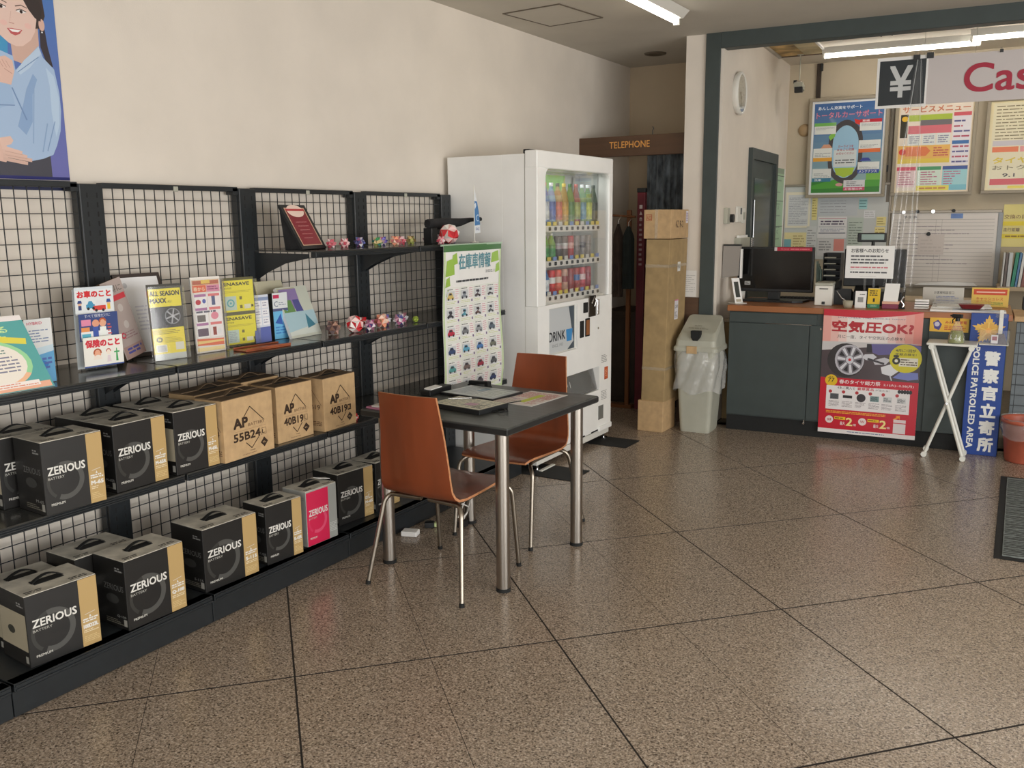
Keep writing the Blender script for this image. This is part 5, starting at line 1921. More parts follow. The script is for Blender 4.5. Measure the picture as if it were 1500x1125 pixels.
pr = Pr(.2, .08).text('OPEN', .02, .03, .05, .02, (190, 190, 186)).rect(.10, .02, .108, .06, (210, 210, 206))
q = G()
pr.into(q, (-.15, .022, .45), (1, 0, 0), (0, .23, .97))
build('flap_print', q, fl, fix=False)
pr = Pr(.06, .09, (196, 84, 40)).rect(.006, .01, .05, .08, (206, 96, 50)).small(.01, .02, .045, .07, 4, (226, 180, 150), .4, seed=2)
placed(None, 'warning_sticker', VM, pr, (.43, -.0002, .455), label='small orange sticker')
pr = Pr(.09, .06).small(0, 0, .09, .06, 5, (130, 130, 128), .4, seed=3)
placed(None, 'small_print', VM, pr, (.38, -.0002, .58))
pr = Pr(.09, .07).small(0, 0, .09, .07, 6, (150, 150, 148), .4, seed=4)
placed(None, 'small_print', VM, pr, (.38, -.0002, .31))
build('vent_plate', G().box(.335, -.003, .175, .415, .001, .275, mat('grey_plate', (110, 112, 110), rough=.4), bev=.001), VM)
build('side_seam', G().box(-vw - .0008, .088, .10, -vw, .0895, 1.98, M_GREYP), VM)
g = G().box(-vw + .004, .012, .045, vw - .004, .10, .088, M_WHITEP, bev=.004)
build('kick_rail', g, VM)
g = G()
for x in (-.46, -.10, .22):
    g.box(x, -.001, .098, x + .22, .01, .108, M_RUB)
build('rail_slots', g, VM)
build('door_step', G().box(.33, -.012, .088, vw - .002, .02, .125, M_WHITE, bev=.006), VM)
build('underframe', G().box(-vw + .02, .10, .05, vw - .02, .64, .088, M_RUB), VM)
for x, y in ((-.50, -.0), (.50, .0), (-.50, .60), (.50, .60)):
    ft = build('foot', G().cyl((x, y + .035, .012), (x, y + .035, .06), .010, M_CHROME, n=12), VM)
    build('foot_disc', G().cyl((x, y + .035, .0045), (x, y + .035, .014), .030, M_CHROME, n=18), ft)
build('stabiliser_bar', G().box(-.52, -.015, .005, -.34, .012, .014, M_WHITEP, bev=.003), VM)
build('top_hinge', G().box(-.54, .06, 1.986, -.44, .10, 2.012, M_RUB, bev=.003), VM)


def vmw(x, y, z):       # machine frame to room
    return (-2.725 - y, 5.405 + x, z)


def bottle(x, z, h, r, body, cap, lab, k, seed=0):
    M = {}
    mb = clear('drink_%d_%d_%d' % body, opac=.72, rough=.08, body=body)
    t = thing('drink_bottle', lab, 'bottle', vmw(x, .082, z), 0, 'drinks shown in the vending machine')
    build('bottle_body', G().lathe([(.0, 0), (r * .9, 0), (r, .01), (r, h * .32), (r * .93, h * .36), (r, h * .42), (r, h * .60), (r * .72, h * .76), (r * .40, h * .88), (r * .38, h * .92)], mb, n=14), t)
    build('bottle_cap', G().lathe([(r * .42, h * .92), (r * .42, h), (.0, h)], mat('cap_%d_%d_%d' % cap, cap, rough=.4), n=12), t)
    lc = k
    build('bottle_label', G().lathe([(r * 1.015, h * .14), (r * 1.015, h * .56)], mat('lab_%d_%d_%d' % lc, lc, rough=.4, var=.25, scale=30), n=14), t)


def can(x, z, h, r, body, lab, band=None):
    t = thing('drink_can', lab, 'can', vmw(x, .082, z), 0, 'drinks shown in the vending machine')
    build('can_body', G().lathe([(r * .85, 0), (r, .008), (r, h - .012), (r * .86, h)], mat('can_%d_%d_%d' % body, body, rough=.35, var=.2, scale=40), n=14), t)
    build('can_lid', G().lathe([(r * .86, h), (r * .80, h + .001), (r * .78, h - .002), (.0, h - .002)], M_CHROME, n=14), t)
    if band:
        build('can_band', G().lathe([(r * 1.01, h * .45), (r * 1.01, h * .7)], mat('band_%d_%d_%d' % band, band, rough=.4), n=14), t)


ORD = ['leftmost', 'second', 'third', 'fourth', 'fifth', 'sixth', 'seventh', 'eighth', 'ninth', 'tenth']
top = [((120, 170, 214), (235, 235, 240), (70, 120, 190), 'blue'), ((130, 160, 210), (214, 60, 80), (200, 210, 226), 'pale blue'), ((160, 190, 220), (235, 235, 240), (90, 110, 170), 'blue and white'),
       ((206, 170, 110), (60, 70, 60), (200, 110, 90), 'tea brown'), ((196, 160, 80), (226, 200, 80), (190, 150, 60), 'golden'), ((130, 160, 70), (40, 110, 60), (70, 120, 60), 'green tea'),
       ((170, 80, 60), (180, 50, 40), (150, 160, 90), 'red-brown'), ((150, 180, 120), (230, 232, 236), (110, 150, 170), 'pale green'), ((120, 160, 90), (230, 232, 236), (180, 190, 80), 'lime'), ((60, 90, 60), (40, 60, 50), (60, 70, 50), 'dark green')]
for i, (b, c, l, nm) in enumerate(top):
    bottle(-.395 + i * .088, 1.554, .268, .031, b, c, '%s drink bottle, %s in the top row of the vending machine' % (nm, ORD[i]), l)
midr = [('can', (60, 44, 38), 'dark brown', None), ('bot', (110, 180, 70), 'bright green'), ('bot', (150, 190, 90), 'yellow-green'), ('can', (70, 64, 62), 'dark grey', (160, 160, 160)), ('can', (96, 80, 72), 'brown', (200, 200, 196)),
        ('can', (170, 50, 54), 'red', (214, 160, 150)), ('can', (130, 120, 116), 'silver grey', None), ('can', (120, 116, 114), 'grey', (80, 80, 90)), ('can', (136, 128, 120), 'pale grey', None)]
for i, q_ in enumerate(midr):
    lab = '%s drink %s, %s in the middle row of the vending machine' % (q_[2], 'can' if q_[0] == 'can' else 'bottle', ORD[i])
    if q_[0] == 'can':
        can(-.395 + i * .088, 1.334, .150, .0265, q_[1], lab, q_[3])
    else:
        bottle(-.395 + i * .088, 1.334, .170, .029, q_[1], (226, 226, 226), lab, (60, 140, 70))
low = [('bot', (70, 110, 190), 'deep blue'), ('bot', (90, 140, 200), 'blue'), ('can', (196, 40, 44), 'scarlet', (230, 230, 226)), ('can', (214, 90, 70), 'orange-red', (226, 200, 180)), ('can', (190, 150, 130), 'beige', (150, 60, 60)),
       ('can', (150, 60, 60), 'maroon', None), ('can', (164, 60, 56), 'brick red', (70, 110, 170)), ('can', (190, 70, 84), 'rose', (226, 200, 200)), ('can', (150, 40, 60), 'crimson', None)]
for i, q_ in enumerate(low):
    lab = '%s drink %s, %s in the bottom row of the vending machine' % (q_[2], 'can' if q_[0] == 'can' else 'bottle', ORD[i])
    if q_[0] == 'can':
        can(-.395 + i * .088, 1.114, .155, .0275, q_[1], lab, q_[3])
    else:
        bottle(-.395 + i * .088, 1.114, .175, .030, q_[1], (226, 226, 226), lab, (200, 214, 230))

# a weak strip lamp inside the display, as such machines have
d = bpy.data.lights.new('display_lamp', 'AREA')
d.shape = 'RECTANGLE'
d.size, d.size_y, d.energy, d.color = .8, .04, .8, (.95, 1, .98)
lo = bpy.data.objects.new('display_lamp', d)
lo.location = vmw(.02, .11, 1.885)
lo.rotation_euler = (0, 0, R(90))
COL.objects.link(lo)

one('rubber_mat', G().box(-.27, -.125, 0, .27, .125, .0040, M_RUB, bev=.0015), 'black rubber mat under the far front foot of the vending machine', 'mat', (-2.765, 5.835, .0002), 0, 'rubber mats under the vending machine')
one('rubber_mat', G().box(-.25, -.135, 0, .25, .135, .0040, M_RUB, bev=.0015), 'black rubber mat under the near front foot of the vending machine, behind the chair', 'mat', (-2.71, 4.93, .0002), 0, 'rubber mats under the vending machine')

# ================================================================== WASTE BIN
wb = thing('waste_bin', 'tall grey plastic waste bin with sloping lid and clear bag', 'bin', (-2.25, 6.523, 0), R(3))


def rrect(w, d, r, n=4):
    pts = []
    for cx, cy, a0 in ((w - r, d - r, 0), (-w + r, d - r, 90), (-w + r, -d + r, 180), (w - r, -d + r, 270)):
        for k in range(n + 1):
            a = R(a0 + 90 * k / n)
            pts.append((cx + r * math.cos(a), cy + r * math.sin(a)))
    return pts


def loft(g, secs, mt, caps=True, smooth=False):
    """secs: list of lists of 3d points"""
    n = len(secs[0])
    vs = [p for s_ in secs for p in s_]
    fs = []
    for i in range(len(secs) - 1):
        for j in range(n):
            fs.append([i * n + j, i * n + (j + 1) % n, (i + 1) * n + (j + 1) % n, (i + 1) * n + j])
    g.add(vs, fs, mt, smooth=smooth)
    if caps:
        g.add(secs[0], [list(range(n))[::-1]], mt)
        g.add(secs[-1], [list(range(n))], mt)
    return g


def sec(w, d, r, z, tilt=0.0, dy=0.0):
    return [(x, y + dy, z + tilt * (y + d)) for x, y in rrect(w, d, r)]


build('bin_body', loft(G(), [sec(.112, .118, .03, 0), sec(.116, .121, .03, .02), sec(.150, .150, .035, .60), sec(.152, .152, .035, .618)], M_GREYP), wb)
lid = loft(G(), [sec(.168, .164, .035, .620), sec(.168, .164, .035, .645), sec(.155, .154, .035, .66), sec(.150, .150, .035, .70, .05), sec(.132, .120, .03, .745, .48, .022), sec(.128, .115, .03, .752, .49, .026)], M_GREYP)
lo_ = build('bin_lid', lid, wb)
g = G().add([(x_, -.1985, z_) for x_, z_ in ((-.05, .745), (.028, .745), (.026, .70), (.012, .672), (-.034, .672), (-.048, .70))], [(0, 1, 2, 3, 4, 5)], M_RUB)
hole = G().prism([(-.036, .772), (.034, .772), (.033, .725), (.018, .700), (-.018, .700), (-.034, .725)], -.1515, -.10, M_RUB, axis='y')
build('lid_opening', hole, lo_, label='black rounded drop hole')
build('lid_latch', G().box(-.06, -.170, .605, .018, -.158, .660, M_CARD, bev=.002), lo_, label='beige latch plate')
pr = Pr(.2, .12).text('PUSH', .05, .05, .05, .016, (110, 108, 96), bold=.02).small(.01, .01, .16, .035, 2, (120, 118, 104), .4, seed=4)
q = G()
pr.into(q, (-.09, -.075, .770), (1, 0, 0), (0, .898, .44), lift=.003)
build('lid_print', q, lo_, fix=False)


def bag_fn(u, v):
    a = 2 * PI * u
    k = 1 + .05 * math.sin(9 * a + 5 * v) + .03 * math.sin(17 * a + 11 * v)
    prof = [1.02, 1.11, 1.14, 1.13, 1.10, 1.13][min(5, int(v * 5.99))]
    nxt = [1.11, 1.14, 1.13, 1.10, 1.13, 1.13][min(5, int(v * 5.99))]
    f = (v * 5.99) % 1
    s_ = (prof * (1 - f) + nxt * f) * k
    w, d = .153, .152
    cx, cy = math.cos(a), math.sin(a)
    q_ = (abs(cx) ** 4 + abs(cy) ** 4) ** (-.25)
    return (w * s_ * cx * q_, d * s_ * cy * q_, .625 - .31 * v + .018 * math.sin(5 * a) * v)


build('liner_bag', G().grid(bag_fn, 72, 14, M_BAG), wb, label='crumpled clear plastic liner hanging over the rim')

# ================================================================== COUNTER (office side frame)
CT = thing('service_counter', 'long dark green-grey service counter with wooden top', 'counter', OL(.255, -.105), A)
# local x from 0 (left end), local y from 0 (front) backwards
cw = 1.845
build('carcass', G().box(0.002, .010, .115, cw, .66, .905, M_GREEN, bev=.002), CT)
build('kick_board', G().box(.004, .016, 0, cw, .64, .115, M_RUB), CT)
build('worktop', G().box(-.012, -.006, .907, cw + .02, .75, .950, M_COUNT, bev=.003), CT)
build('cupboard_door', G().box(.006, -.004, .125, .585, .012, .822, M_GREEN, bev=.002), CT)
dr = build('drawer_front', G().box(.006, -.004, .826, .635, .012, .900, M_GREEN, bev=.002), CT)
build('drawer_pull', G().box(.27, -.012, .822, .60, -.002, .827, M_CHROME, bev=.001), dr)
build('cupboard_door', G().box(.59, -.004, .125, .72, .012, .822, M_GREEN, bev=.002), CT)
build('lock', G().cyl((.665, -.003, .80), (.665, -.008, .80), .007, M_CHROME, n=12), CT)
build('door_bolt', G().cyl((.578, -.002, .10), (.578, -.012, .10), .008, M_CHROME, n=10).box(.574, -.006, .10, .582, -.001, .125, M_CHROME), CT)
build('side_panel', G().box(1.37, -.004, .118, cw, .012, .905, M_GREEN, bev=.002), CT)
# beige low wall seen between the post and the counter
t = thing('side_cabinet', 'beige low cabinet in the gap between the green post and the counter', 'cabinet', OL(.135, .25), A)
build('body', G().box(0, 0, 0, .115, .8, .78, M_CARD2, bev=.003), t)
build('lid', G().box(-.002, -.01, .78, .120, .8, .80, M_WALLB, bev=.003), t)


def CL(u, v, z=.950):
    return OL(u, v, z)


# tyre poster on the counter front
t = thing('tyre_poster', 'large red tyre poster on the counter front asking about air pressure', 'poster', OL(.937, -.118, .052), A)
pw, ph = .65, .895
build('sheet', G().box(0, 0, 0, pw, .002, ph, M_PAPER), t)
pr = Pr(pw, ph)
RED = (196, 24, 48)
pr.rect(0, 0, pw, ph, (232, 226, 224))
pr.rect(0, .03, pw, .405, RED)
# upper block
for i in range(12):
    f = i / 11
    pr.rect(pw * i / 12, .66, pw * (i + 1) / 12, ph, (int(236 - 6 * abs(f - .5) * 2), int(226 - 110 * max(0, abs(f - .45) * 2 - .35)), int(222 - 120 * max(0, abs(f - .45) * 2 - .35))), True)
pr.k += 1
pr.poly([(0, ph), (0, ph - .045), (pw * .45, ph - .055), (pw * .8, ph - .03), (pw, ph - .005), (pw, ph)], RED)
pr.text('LET\'S CHECK TYRE PRESSURE TODAY', .10, .835, .44, .009, (96, 84, 130))
pr.text('空気圧OK?', .060, .735, .535, .083, (178, 26, 40), bold=.075)
pr.text('月に一度、タイヤ空気圧の点検を!', .10, .692, .44, .024, (70, 62, 62), bold=.01)
# photo block
pr.rect(0, .405, pw, .665, (74, 62, 66))
pr.poly([(0, .665), (0, .60), (pw * .5, .638), (pw, .675)], (200, 196, 196))
pr.disc(.165, .535, .125, (46, 42, 44), ry=.122)
pr.disc(.190, .540, .098, (186, 184, 192), ry=.108)
pr.disc(.192, .540, .086, (120, 116, 124), ry=.096)
for k in range(7):
    a = k * 2 * PI / 7 + .35
    c1, c2 = a - .24, a + .24
    pr.poly([(.192 + .03 * math.cos(a - .2), .540 + .034 * math.sin(a - .2)), (.192 + .084 * math.cos(c1 * .5 + a * .5), .540 + .094 * math.sin(c1 * .5 + a * .5)), (.192 + .084 * math.cos(c2 * .5 + a * .5), .540 + .094 * math.sin(c2 * .5 + a * .5)), (.192 + .03 * math.cos(a + .2), .540 + .034 * math.sin(a + .2))], (214, 214, 220), same=(k > 0))
for k in range(7):
    a = (k + .5) * 2 * PI / 7 + .35
    pr.poly([(.192 + .036 * math.cos(a), .540 + .040 * math.sin(a)), (.192 + .078 * math.cos(a - .2), .540 + .087 * math.sin(a - .2)), (.192 + .078 * math.cos(a + .2), .540 + .087 * math.sin(a + .2))], (34, 32, 36), same=(k > 0))
pr.disc(.192, .540, .026, (206, 206, 214), ry=.029)
pr.disc(.192, .540, .010, (196, 50, 60))
pr.rect(.30, .60, .335, .66, (36, 32, 38))
pr.poly([(.33, .66), (.58, .672), (.65, .66), (.65, .62), (.52, .60), (.38, .585), (.34, .60)], (96, 88, 146))
pr.poly([(.275, .562), (.29, .585), (.345, .590), (.37, .570), (.34, .545), (.30, .545)], (206, 206, 212))
pr.poly([(.345, .545), (.42, .570), (.46, .555), (.43, .52), (.36, .515)], (196, 194, 200))
pr.line(.31, .555, .42, .525, .014, (56, 52, 58))
pr.poly([(.40, .500), (.50, .540), (.53, .49), (.47, .44), (.41, .455)], (222, 222, 226))
pr.line(.46, .45, .475, .41, .008, (200, 200, 206))
pr.poly([(.48, .43), (.53, .475), (.64, .475), (.645, .43), (.58, .418)], (116, 126, 190))
pr.disc(.555, .570, .104, (208, 196, 30), ry=.100)
pr.text('4月に1回が', .49, .615, .13, .022, (40, 36, 30), bold=.03)
pr.text('定期点検を!', .488, .590, .135, .018, (40, 36, 30), bold=.02)
pr.rect(.515, .515, .635, .575, (226, 222, 206))
pr.small(.525, .52, .63, .57, 3, (96, 80, 60), .5, seed=7)
pr.arc(.497, .552, .012, .026, 0, 360, (30, 30, 32)).disc(.497, .552, .010, (226, 226, 220))
pr.rect(.478, .578, .512, .592, (30, 30, 32))
# red offer block
pr.disc(.075, .385, .042, (226, 186, 40))
pr.text('77', .052, .372, .045, .030, (40, 40, 30), bold=.02).text('最大', .060, .405, .03, .010, (40, 40, 30))
pr.text('春のタイヤ総力祭', .130, .365, .275, .030, (240, 232, 232), bold=.025)
pr.text('2.1(火)~2.28(月)', .425, .365, .195, .020, (240, 232, 232), bold=.02)
pr.rect(.045, .175, .60, .348, (234, 230, 230))
pr.text('4本ご購入で', .12, .325, .12, .020, (60, 50, 60), bold=.01).text('豪華賞品', .255, .325, .11, .022, RED, bold=.03).text('が当たる!', .375, .327, .09, .014, (60, 50, 60))
for k, (x0, cc) in enumerate(((.065, (90, 92, 96)), (.155, (36, 34, 38)), (.245, (52, 46, 50)), (.335, (120, 150, 150)), (.42, (206, 208, 208)), (.51, (214, 214, 214)))):
    pr.disc(x0 + .008, .305, .012, (180, 50, 56), n=14)
    if k == 2:
        pr.disc(x0 + .038, .270, .030, cc)
    elif k == 1:
        pr.rect(x0 + .005, .262, x0 + .068, .282, cc)
    else:
        pr.rect(x0 + .008, .250, x0 + .066, .290, cc)
        pr.small(x0 + .012, .255, x0 + .06, .286, 4, (60, 64, 70), .5, seed=k)
    pr.small(x0, .195, x0 + .07, .24, 5, (150, 140, 144), .4, seed=20 + k)
for k in range(5):
    pr.disc(.53 + k * .018, .335, .011, (30, 30, 34), ry=.014, n=12)
pr.small(.05, .145, .45, .165, 2, (236, 170, 60), .6, seed=31)
pr.poly([(.50, .135), (.525, .155), (.515, .162), (.545, .165), (.545, .135), (.536, .147), (.512, .128)], (236, 150, 40))
for x0 in (.05, .275):
    pr.disc(x0 + .025, .098, .027, (236, 222, 220))
    pr.text('抽選' if x0 < .1 else 'W', x0 + .010, .088, .03, .020, (180, 60, 70), bold=.02)
    pr.rect(x0 + .060, .102, x0 + .135, .122, (236, 196, 40))
    pr.small(x0 + .064, .106, x0 + .13, .118, 1, (120, 60, 30), .6, seed=int(x0 * 100))
    pr.text('最大', x0 + .100, .062, .034, .026, (240, 226, 226), bold=.02)
    pr.text('2', x0 + .140, .060, .045, .060, (246, 226, 150), bold=.05)
    pr.text('倍', x0 + .188, .062, .022, .016, (240, 226, 226), bold=.02)
pr.rect(.505, .112, .585, .135, (232, 214, 214))
pr.rect(.505, .035, .585, .106, (226, 216, 216))
pr.small(.20, .010, .45, .022, 1, (120, 130, 160), .5, seed=40)
placed(None, 'print', t, pr, (0, -.0002, 0), mt=M_GLOSSP)

t = thing('yellow_sticker', 'yellow and red printed sticker on the counter front right of the tyre poster', 'sticker', OL(1.628, -.1105, .820), A)
build('sheet', G().box(0, 0, 0, .238, .0012, .094, M_PAPER), t)
pr = Pr(.238, .094)
pr.rect(0, 0, .238, .094, (232, 184, 66)).poly([(.03, .02), (.06, .01), (.075, .05), (.05, .08), (.02, .06)], (76, 70, 140)).disc(.045, .05, .016, (206, 200, 214))
pr.text('みんなで節電', .095, .055, .13, .022, (190, 60, 50), bold=.03).small(.09, .012, .22, .045, 3, (190, 70, 56), .5, seed=3)
placed(None, 'print', t, pr, (0, -.0002, 0))

# police sign
t = thing('police_sign', 'blue upright sign with white lettering and a gold emblem beside the folding stand', 'sign', OL(1.876, -.158, 0), A)
build('board', G().box(0, 0, 0, .218, .03, .958, mat('blue_sign_board', (22, 62, 142), rough=.4), bev=.002), t)
pr = Pr(.218, .958)
pts = []
for k in range(50):
    a = 2 * PI * k / 50 + PI / 2
    ang5 = (a - PI / 2) % (2 * PI / 5)
    rr = .094 - .038 * abs(math.sin((a - PI / 2) * 2.5)) + (.010 if k % 2 == 0 else -.006)
    pts.append((.108 + rr * math.cos(a), .845 + rr * math.sin(a)))
pr.poly(pts, (222, 176, 66))
pr.disc(.108, .845, .052, (212, 160, 56))
for k in range(5):
    a = 2 * PI * k / 5 + PI / 2
    pr.line(.108, .845, .108 + .055 * math.cos(a), .845 + .055 * math.sin(a), .007, (230, 190, 90), same=(k > 0))
pr.disc(.108, .845, .018, (236, 170, 70))
for k, ch in enumerate('警察官立寄所'):
    pr.text(ch, .098, .612 - k * .117, .094, .098, (232, 232, 228), bold=.075)
pr.text('POLICE PATROLLED AREA', .030, .735, .690, .040, (232, 232, 228), bold=.07, rot=-PI / 2)
placed(None, 'print', t, pr, (0, -.0002, 0), mt=M_GLOSSP)

# folding stand with X legs
t = thing('folding_stand', 'small white folding side table on crossed legs in front of the counter', 'side table', (-.545, 6.56, 0), R(2))
M_WLEG = mat('white_coated_tube', (226, 226, 218), rough=.35)
build('tray_top', G().box(-.15, -.10, .758, .15, .12, .774, M_WLEG, bev=.006), t)
for sy, (xa, xb) in ((-.085, (-.115, .115)), (.085, (-.115, .115))):
    for (x0, x1) in ((xa, xb), (xb, xa)):
        yy = sy + (.010 if x0 < x1 else -.010)
        lg = build('leg', G().cyl((x0, yy, .022), (x1 * 1.05, yy, .752), .011, M_WLEG, n=12), t)
        build('foot_cap', G().cyl((x0 * 1.02, yy - .02, .0185), (x0 * 1.02, yy + .02, .0185), .018, M_WLEG, n=14), lg)
for x in (-.118, .118):
    build('hinge_bar', G().cyl((x, -.105, .748), (x, .11, .748), .018, M_WLEG, n=14), t)
build('pivot_bolt', G().cyl((0, -.11, .38), (0, .11, .38), .008, M_CHROME, n=10), t)

t = thing('spray_bottle', 'clear spray bottle with yellow-green liquid and black trigger on the folding table', 'bottle', (-.520, 6.50, .7745), R(-20))
build('bottle', G().lathe([(.0, 0), (.050, 0), (.052, .01), (.048, .05), (.034, .09), (.020, .125), (.014, .145)], clear('clear_bottle', opac=.12, rough=.05), n=20), t)
build('liquid', G().lathe([(.0, .003), (.047, .003), (.049, .012), (.045, .048), (.033, .082), (.0, .082)], clear('yellow_green_liquid', tint=(214, 220, 140), opac=.45, rough=.1, body=(170, 176, 90)), n=20), t)
g = G().cyl((0, 0, .145), (0, 0, .165), .014, M_BLACK).box(-.035, -.011, .165, .030, .011, .190, M_BLACK, bev=.004).box(-.048, -.006, .172, -.03, .006, .184, M_BLACK, bev=.002)
build('spray_head', g, t)
build('trigger', G().tube([(-.018, 0, .165), (-.032, 0, .150), (-.030, 0, .128)], .004, M_BLACK, n=6), t)
pr = Pr(.04, .03, (226, 226, 220)).small(.004, .004, .036, .026, 3, (120, 130, 120), .5, seed=2)
placed(None, 'label_sticker', t, pr, (-.02, -.046, .03), ey=(0, .25, .97))

# clear card holder on an arm in front of the police sign
t = thing('card_holder', 'clear acrylic tray with dark cards on a pale arm in front of the police sign', 'holder', OL(2.02, -.20, .76), A)
build('tray', G().box(-.085, -.05, 0, .085, .04, .006, M_WHITEP, bev=.002), t)
build('clear_front', G().box(-.085, -.052, .004, .085, -.049, .10, M_ACRYL), t)
build('clear_side', G().box(-.087, -.05, .004, -.084, .04, .10, M_ACRYL).box(.084, -.05, .004, .087, .04, .10, M_ACRYL), t)
build('arm', G().box(.02, .03, .0, .045, .038, .225, M_WHITEP, bev=.002).box(-.0, .02, .175, .065, .036, .205, M_ACRYL), t)
build('card_stack', G().prism([(-.02, .006), (.078, .006), (.055, .075), (-.01, .06)], -.03, .01, mat('dark_purple_cards', (70, 60, 76), rough=.5), axis='y'), t)
pr = Pr(.04, .055, (226, 222, 226)).rect(.006, .02, .034, .045, (150, 60, 80))
placed(None, 'card_print', t, pr, (-.018, -.0315, .012))

# terracotta bucket
t = thing('bucket', 'terracotta coloured plastic bucket with clear liner at the right edge', 'bucket', (-.08, 6.665, 0))
g = G().lathe([(.0, 0), (.105, 0), (.112, .01), (.140, .26), (.150, .262), (.150, .285), (.140, .287), (.135, .27), (.105, .015), (.0, .015)], M_TERRA, n=32)
build('bucket_body', g, t)
build('liner_bag', G().grid(lambda u, v: ((.152 - .004 * math.sin(v * 9)) * (1 + .012 * math.sin(u * 2 * PI * 11 + v * 7)) * math.cos(u * 2 * PI) - (.012 * v) * math.cos(u * 2 * PI), (.152 - .004 * math.sin(v * 9)) * (1 + .012 * math.sin(u * 2 * PI * 11 + v * 7)) * math.sin(u * 2 * PI) - (.012 * v) * math.sin(u * 2 * PI), .292 - .13 * v + .008 * math.sin(u * 2 * PI * 4) * v), 64, 8, clear('thin_liner', opac=.18, rough=.2, bump=.5, scale=20)), t)

# wire grid rack right of the sign, with grey board behind it
t = thing('grid_rack', 'black wire grid with a grey back panel right of the police sign', 'rack', OL(2.15, -.03, 0), A)
build('back_panel', G().box(0, .06, .02, 1.2, .09, .90, mat('grey_back_panel', (118, 126, 130), rough=.5), bev=.002), t)
g = G()
for k in range(17):
    g.box(.02 + k * .072, .02, .10, .024 + k * .072, .024, .90, M_BLKM)
for k in range(12):
    g.box(0, .016, .12 + k * .07, 1.2, .020, .124 + k * .07, M_BLKM)
build('wire_grid', g, t)
build('top_edge', G().box(-.02, -.02, .90, 1.2, .50, .935, M_CARD, bev=.003), t)
build('plinth', G().box(0, .03, 0, 1.2, .5, .10, M_RUB), t)

# entrance mat on the right
t = thing('entrance_mat', 'dark grey ribbed door mat with black border at the right edge', 'mat', (-.185, 6.187, 0), R(1.7))
build('border', G().box(0, -1.545, 0.0003, 1.0, 0, .006, M_RUB, bev=.002), t)
M_MATG = mat('grey_mat_pile', (124, 132, 130), rough=.9, var=.18, scale=60, bump=.3)
build('pile', G().box(.035, -1.51, .006, .965, -.035, .009, M_MATG, bev=.001), t)
g = G()
rd = random.Random(5)
for k in range(62):
    y = -1.50 + k * .024
    z = .0096
    for (x0, x1) in ((.04, .24), (.26, .47), (.50, .72), (.74, .95)):
        j = rd.uniform(-.006, .006)
        sg = 1 if (int(x0 * 10) % 2 == 0) else -1
        if y + .03 * abs(sg) > -.05:
            continue
        g.add([(x0, y + j, z), (x1, y + j + .022 * sg, z), (x1, y + j + .022 * sg + .009, z), (x0, y + j + .009, z)], [(0, 1, 2, 3)], M_RUB)
build('rib_pattern', g, t, fix=False, kind='stuff')

# ================================================================== OFFICE BEHIND THE COUNTER
def OT(name, label, cat, u, v, z=0.0, rz=0.0, group=None):
    return thing(name, label, cat, OL(u, v, z), A + rz, group)


# clock on the partition wall
t = OT('wall_clock', 'round white wall clock with grey face on the office side wall', 'clock', .131, .42, 2.535, R(90))
# local -y points out of the wall (towards +u)
g = G()
prof = [(.0, .005), (.136, .005), (.138, .036), (.146, .046), (.156, .042), (.162, .026), (.150, .0)]
g.lathe([(r_, z_) for r_, z_ in prof], M_WHITEP, n=48).xf(Matrix.Rotation(R(90), 4, 'X'))
build('case', g, t)
M_FACE = mat('clock_face', (196, 196, 188), rough=.35)
build('face', G().cyl((0, -.006, 0), (0, -.0265, 0), .1365, M_FACE, n=48), t)
g = G()
for k in range(12):
    a = k * PI / 6
    g.box(-.003, -.0275, .100, .003, -.0268, .122, M_BLACK, M=Matrix.Rotation(a, 4, 'Y'))
build('hour_marks', g, t, kind='stuff')
build('hour_hand', G().box(-.005, -.030, -.01, .005, -.028, .062, M_BLACK, M=Matrix.Rotation(R(125), 4, 'Y')), t)
build('minute_hand', G().box(-.004, -.033, -.015, .004, -.031, .095, M_BLACK, M=Matrix.Rotation(R(165), 4, 'Y')), t)
build('clear_cover', G().cyl((0, -.040, 0), (0, -.041, 0), .137, M_GLASS, n=48), t)


def wall_item(name, label, cat, v0, v1, z0, z1, th, mt, extra=None, group=None):
    t = OT(name, label, cat, .1305, (v0 + v1) / 2, z0, R(90), group)
    w, h = v1 - v0, z1 - z0
    build('body', G().box(-w / 2, -th, 0, w / 2, 0, h, mt, bev=min(.004, th / 3)), t)
    if extra:
        extra(t, w, h, th)
    return t


wall_item('wall_phone_holder', 'slim grey holder with a black round knob on the office side wall', 'switch', .13, .215, 1.545, 1.665, .03, M_GREYP,
          lambda t, w, h, th: build('knob', G().cyl((.06, -.02, h * .35), (.06, -.055, h * .35), .032, M_BLACK, n=20), t))
wall_item('thermostat', 'pale grey wall controller with small dark display left of the office door', 'thermostat', .50, .66, 1.555, 1.68, .02, M_WHITEP,
          lambda t, w, h, th: build('display', G().box(.01, -th - .002, h * .5, .055, -th + .001, h * .9, M_SCREEN), t))
wall_item('light_switch', 'light switch plate right beside the office door frame', 'switch', .70, .80, 1.545, 1.67, .012, M_WHITEP,
          lambda t, w, h, th: (build('rocker', G().box(-.03, -th - .004, .03, .0, -th, .09, M_GREYP, bev=.002), t), build('rocker', G().box(.005, -th - .004, .03, .03, -th, .09, M_GREYP, bev=.002), t)))
wall_item('document_box', 'light grey document box on the side wall above the counter end', 'box', .50, .84, 1.22, 1.43, .05, M_GREYP,
          lambda t, w, h, th: build('sheets', G().box(-w / 2 + .02, -.035, h, w / 2 - .03, -.012, h + .02, M_PAPER), t))
t = wall_item('notice_sheet', 'white notice sheet taped on the green office door', 'paper', .975, 1.16, 1.25, 1.545, .001, M_PAPER)
t.location = OL(.1445, 1.07, 1.25)
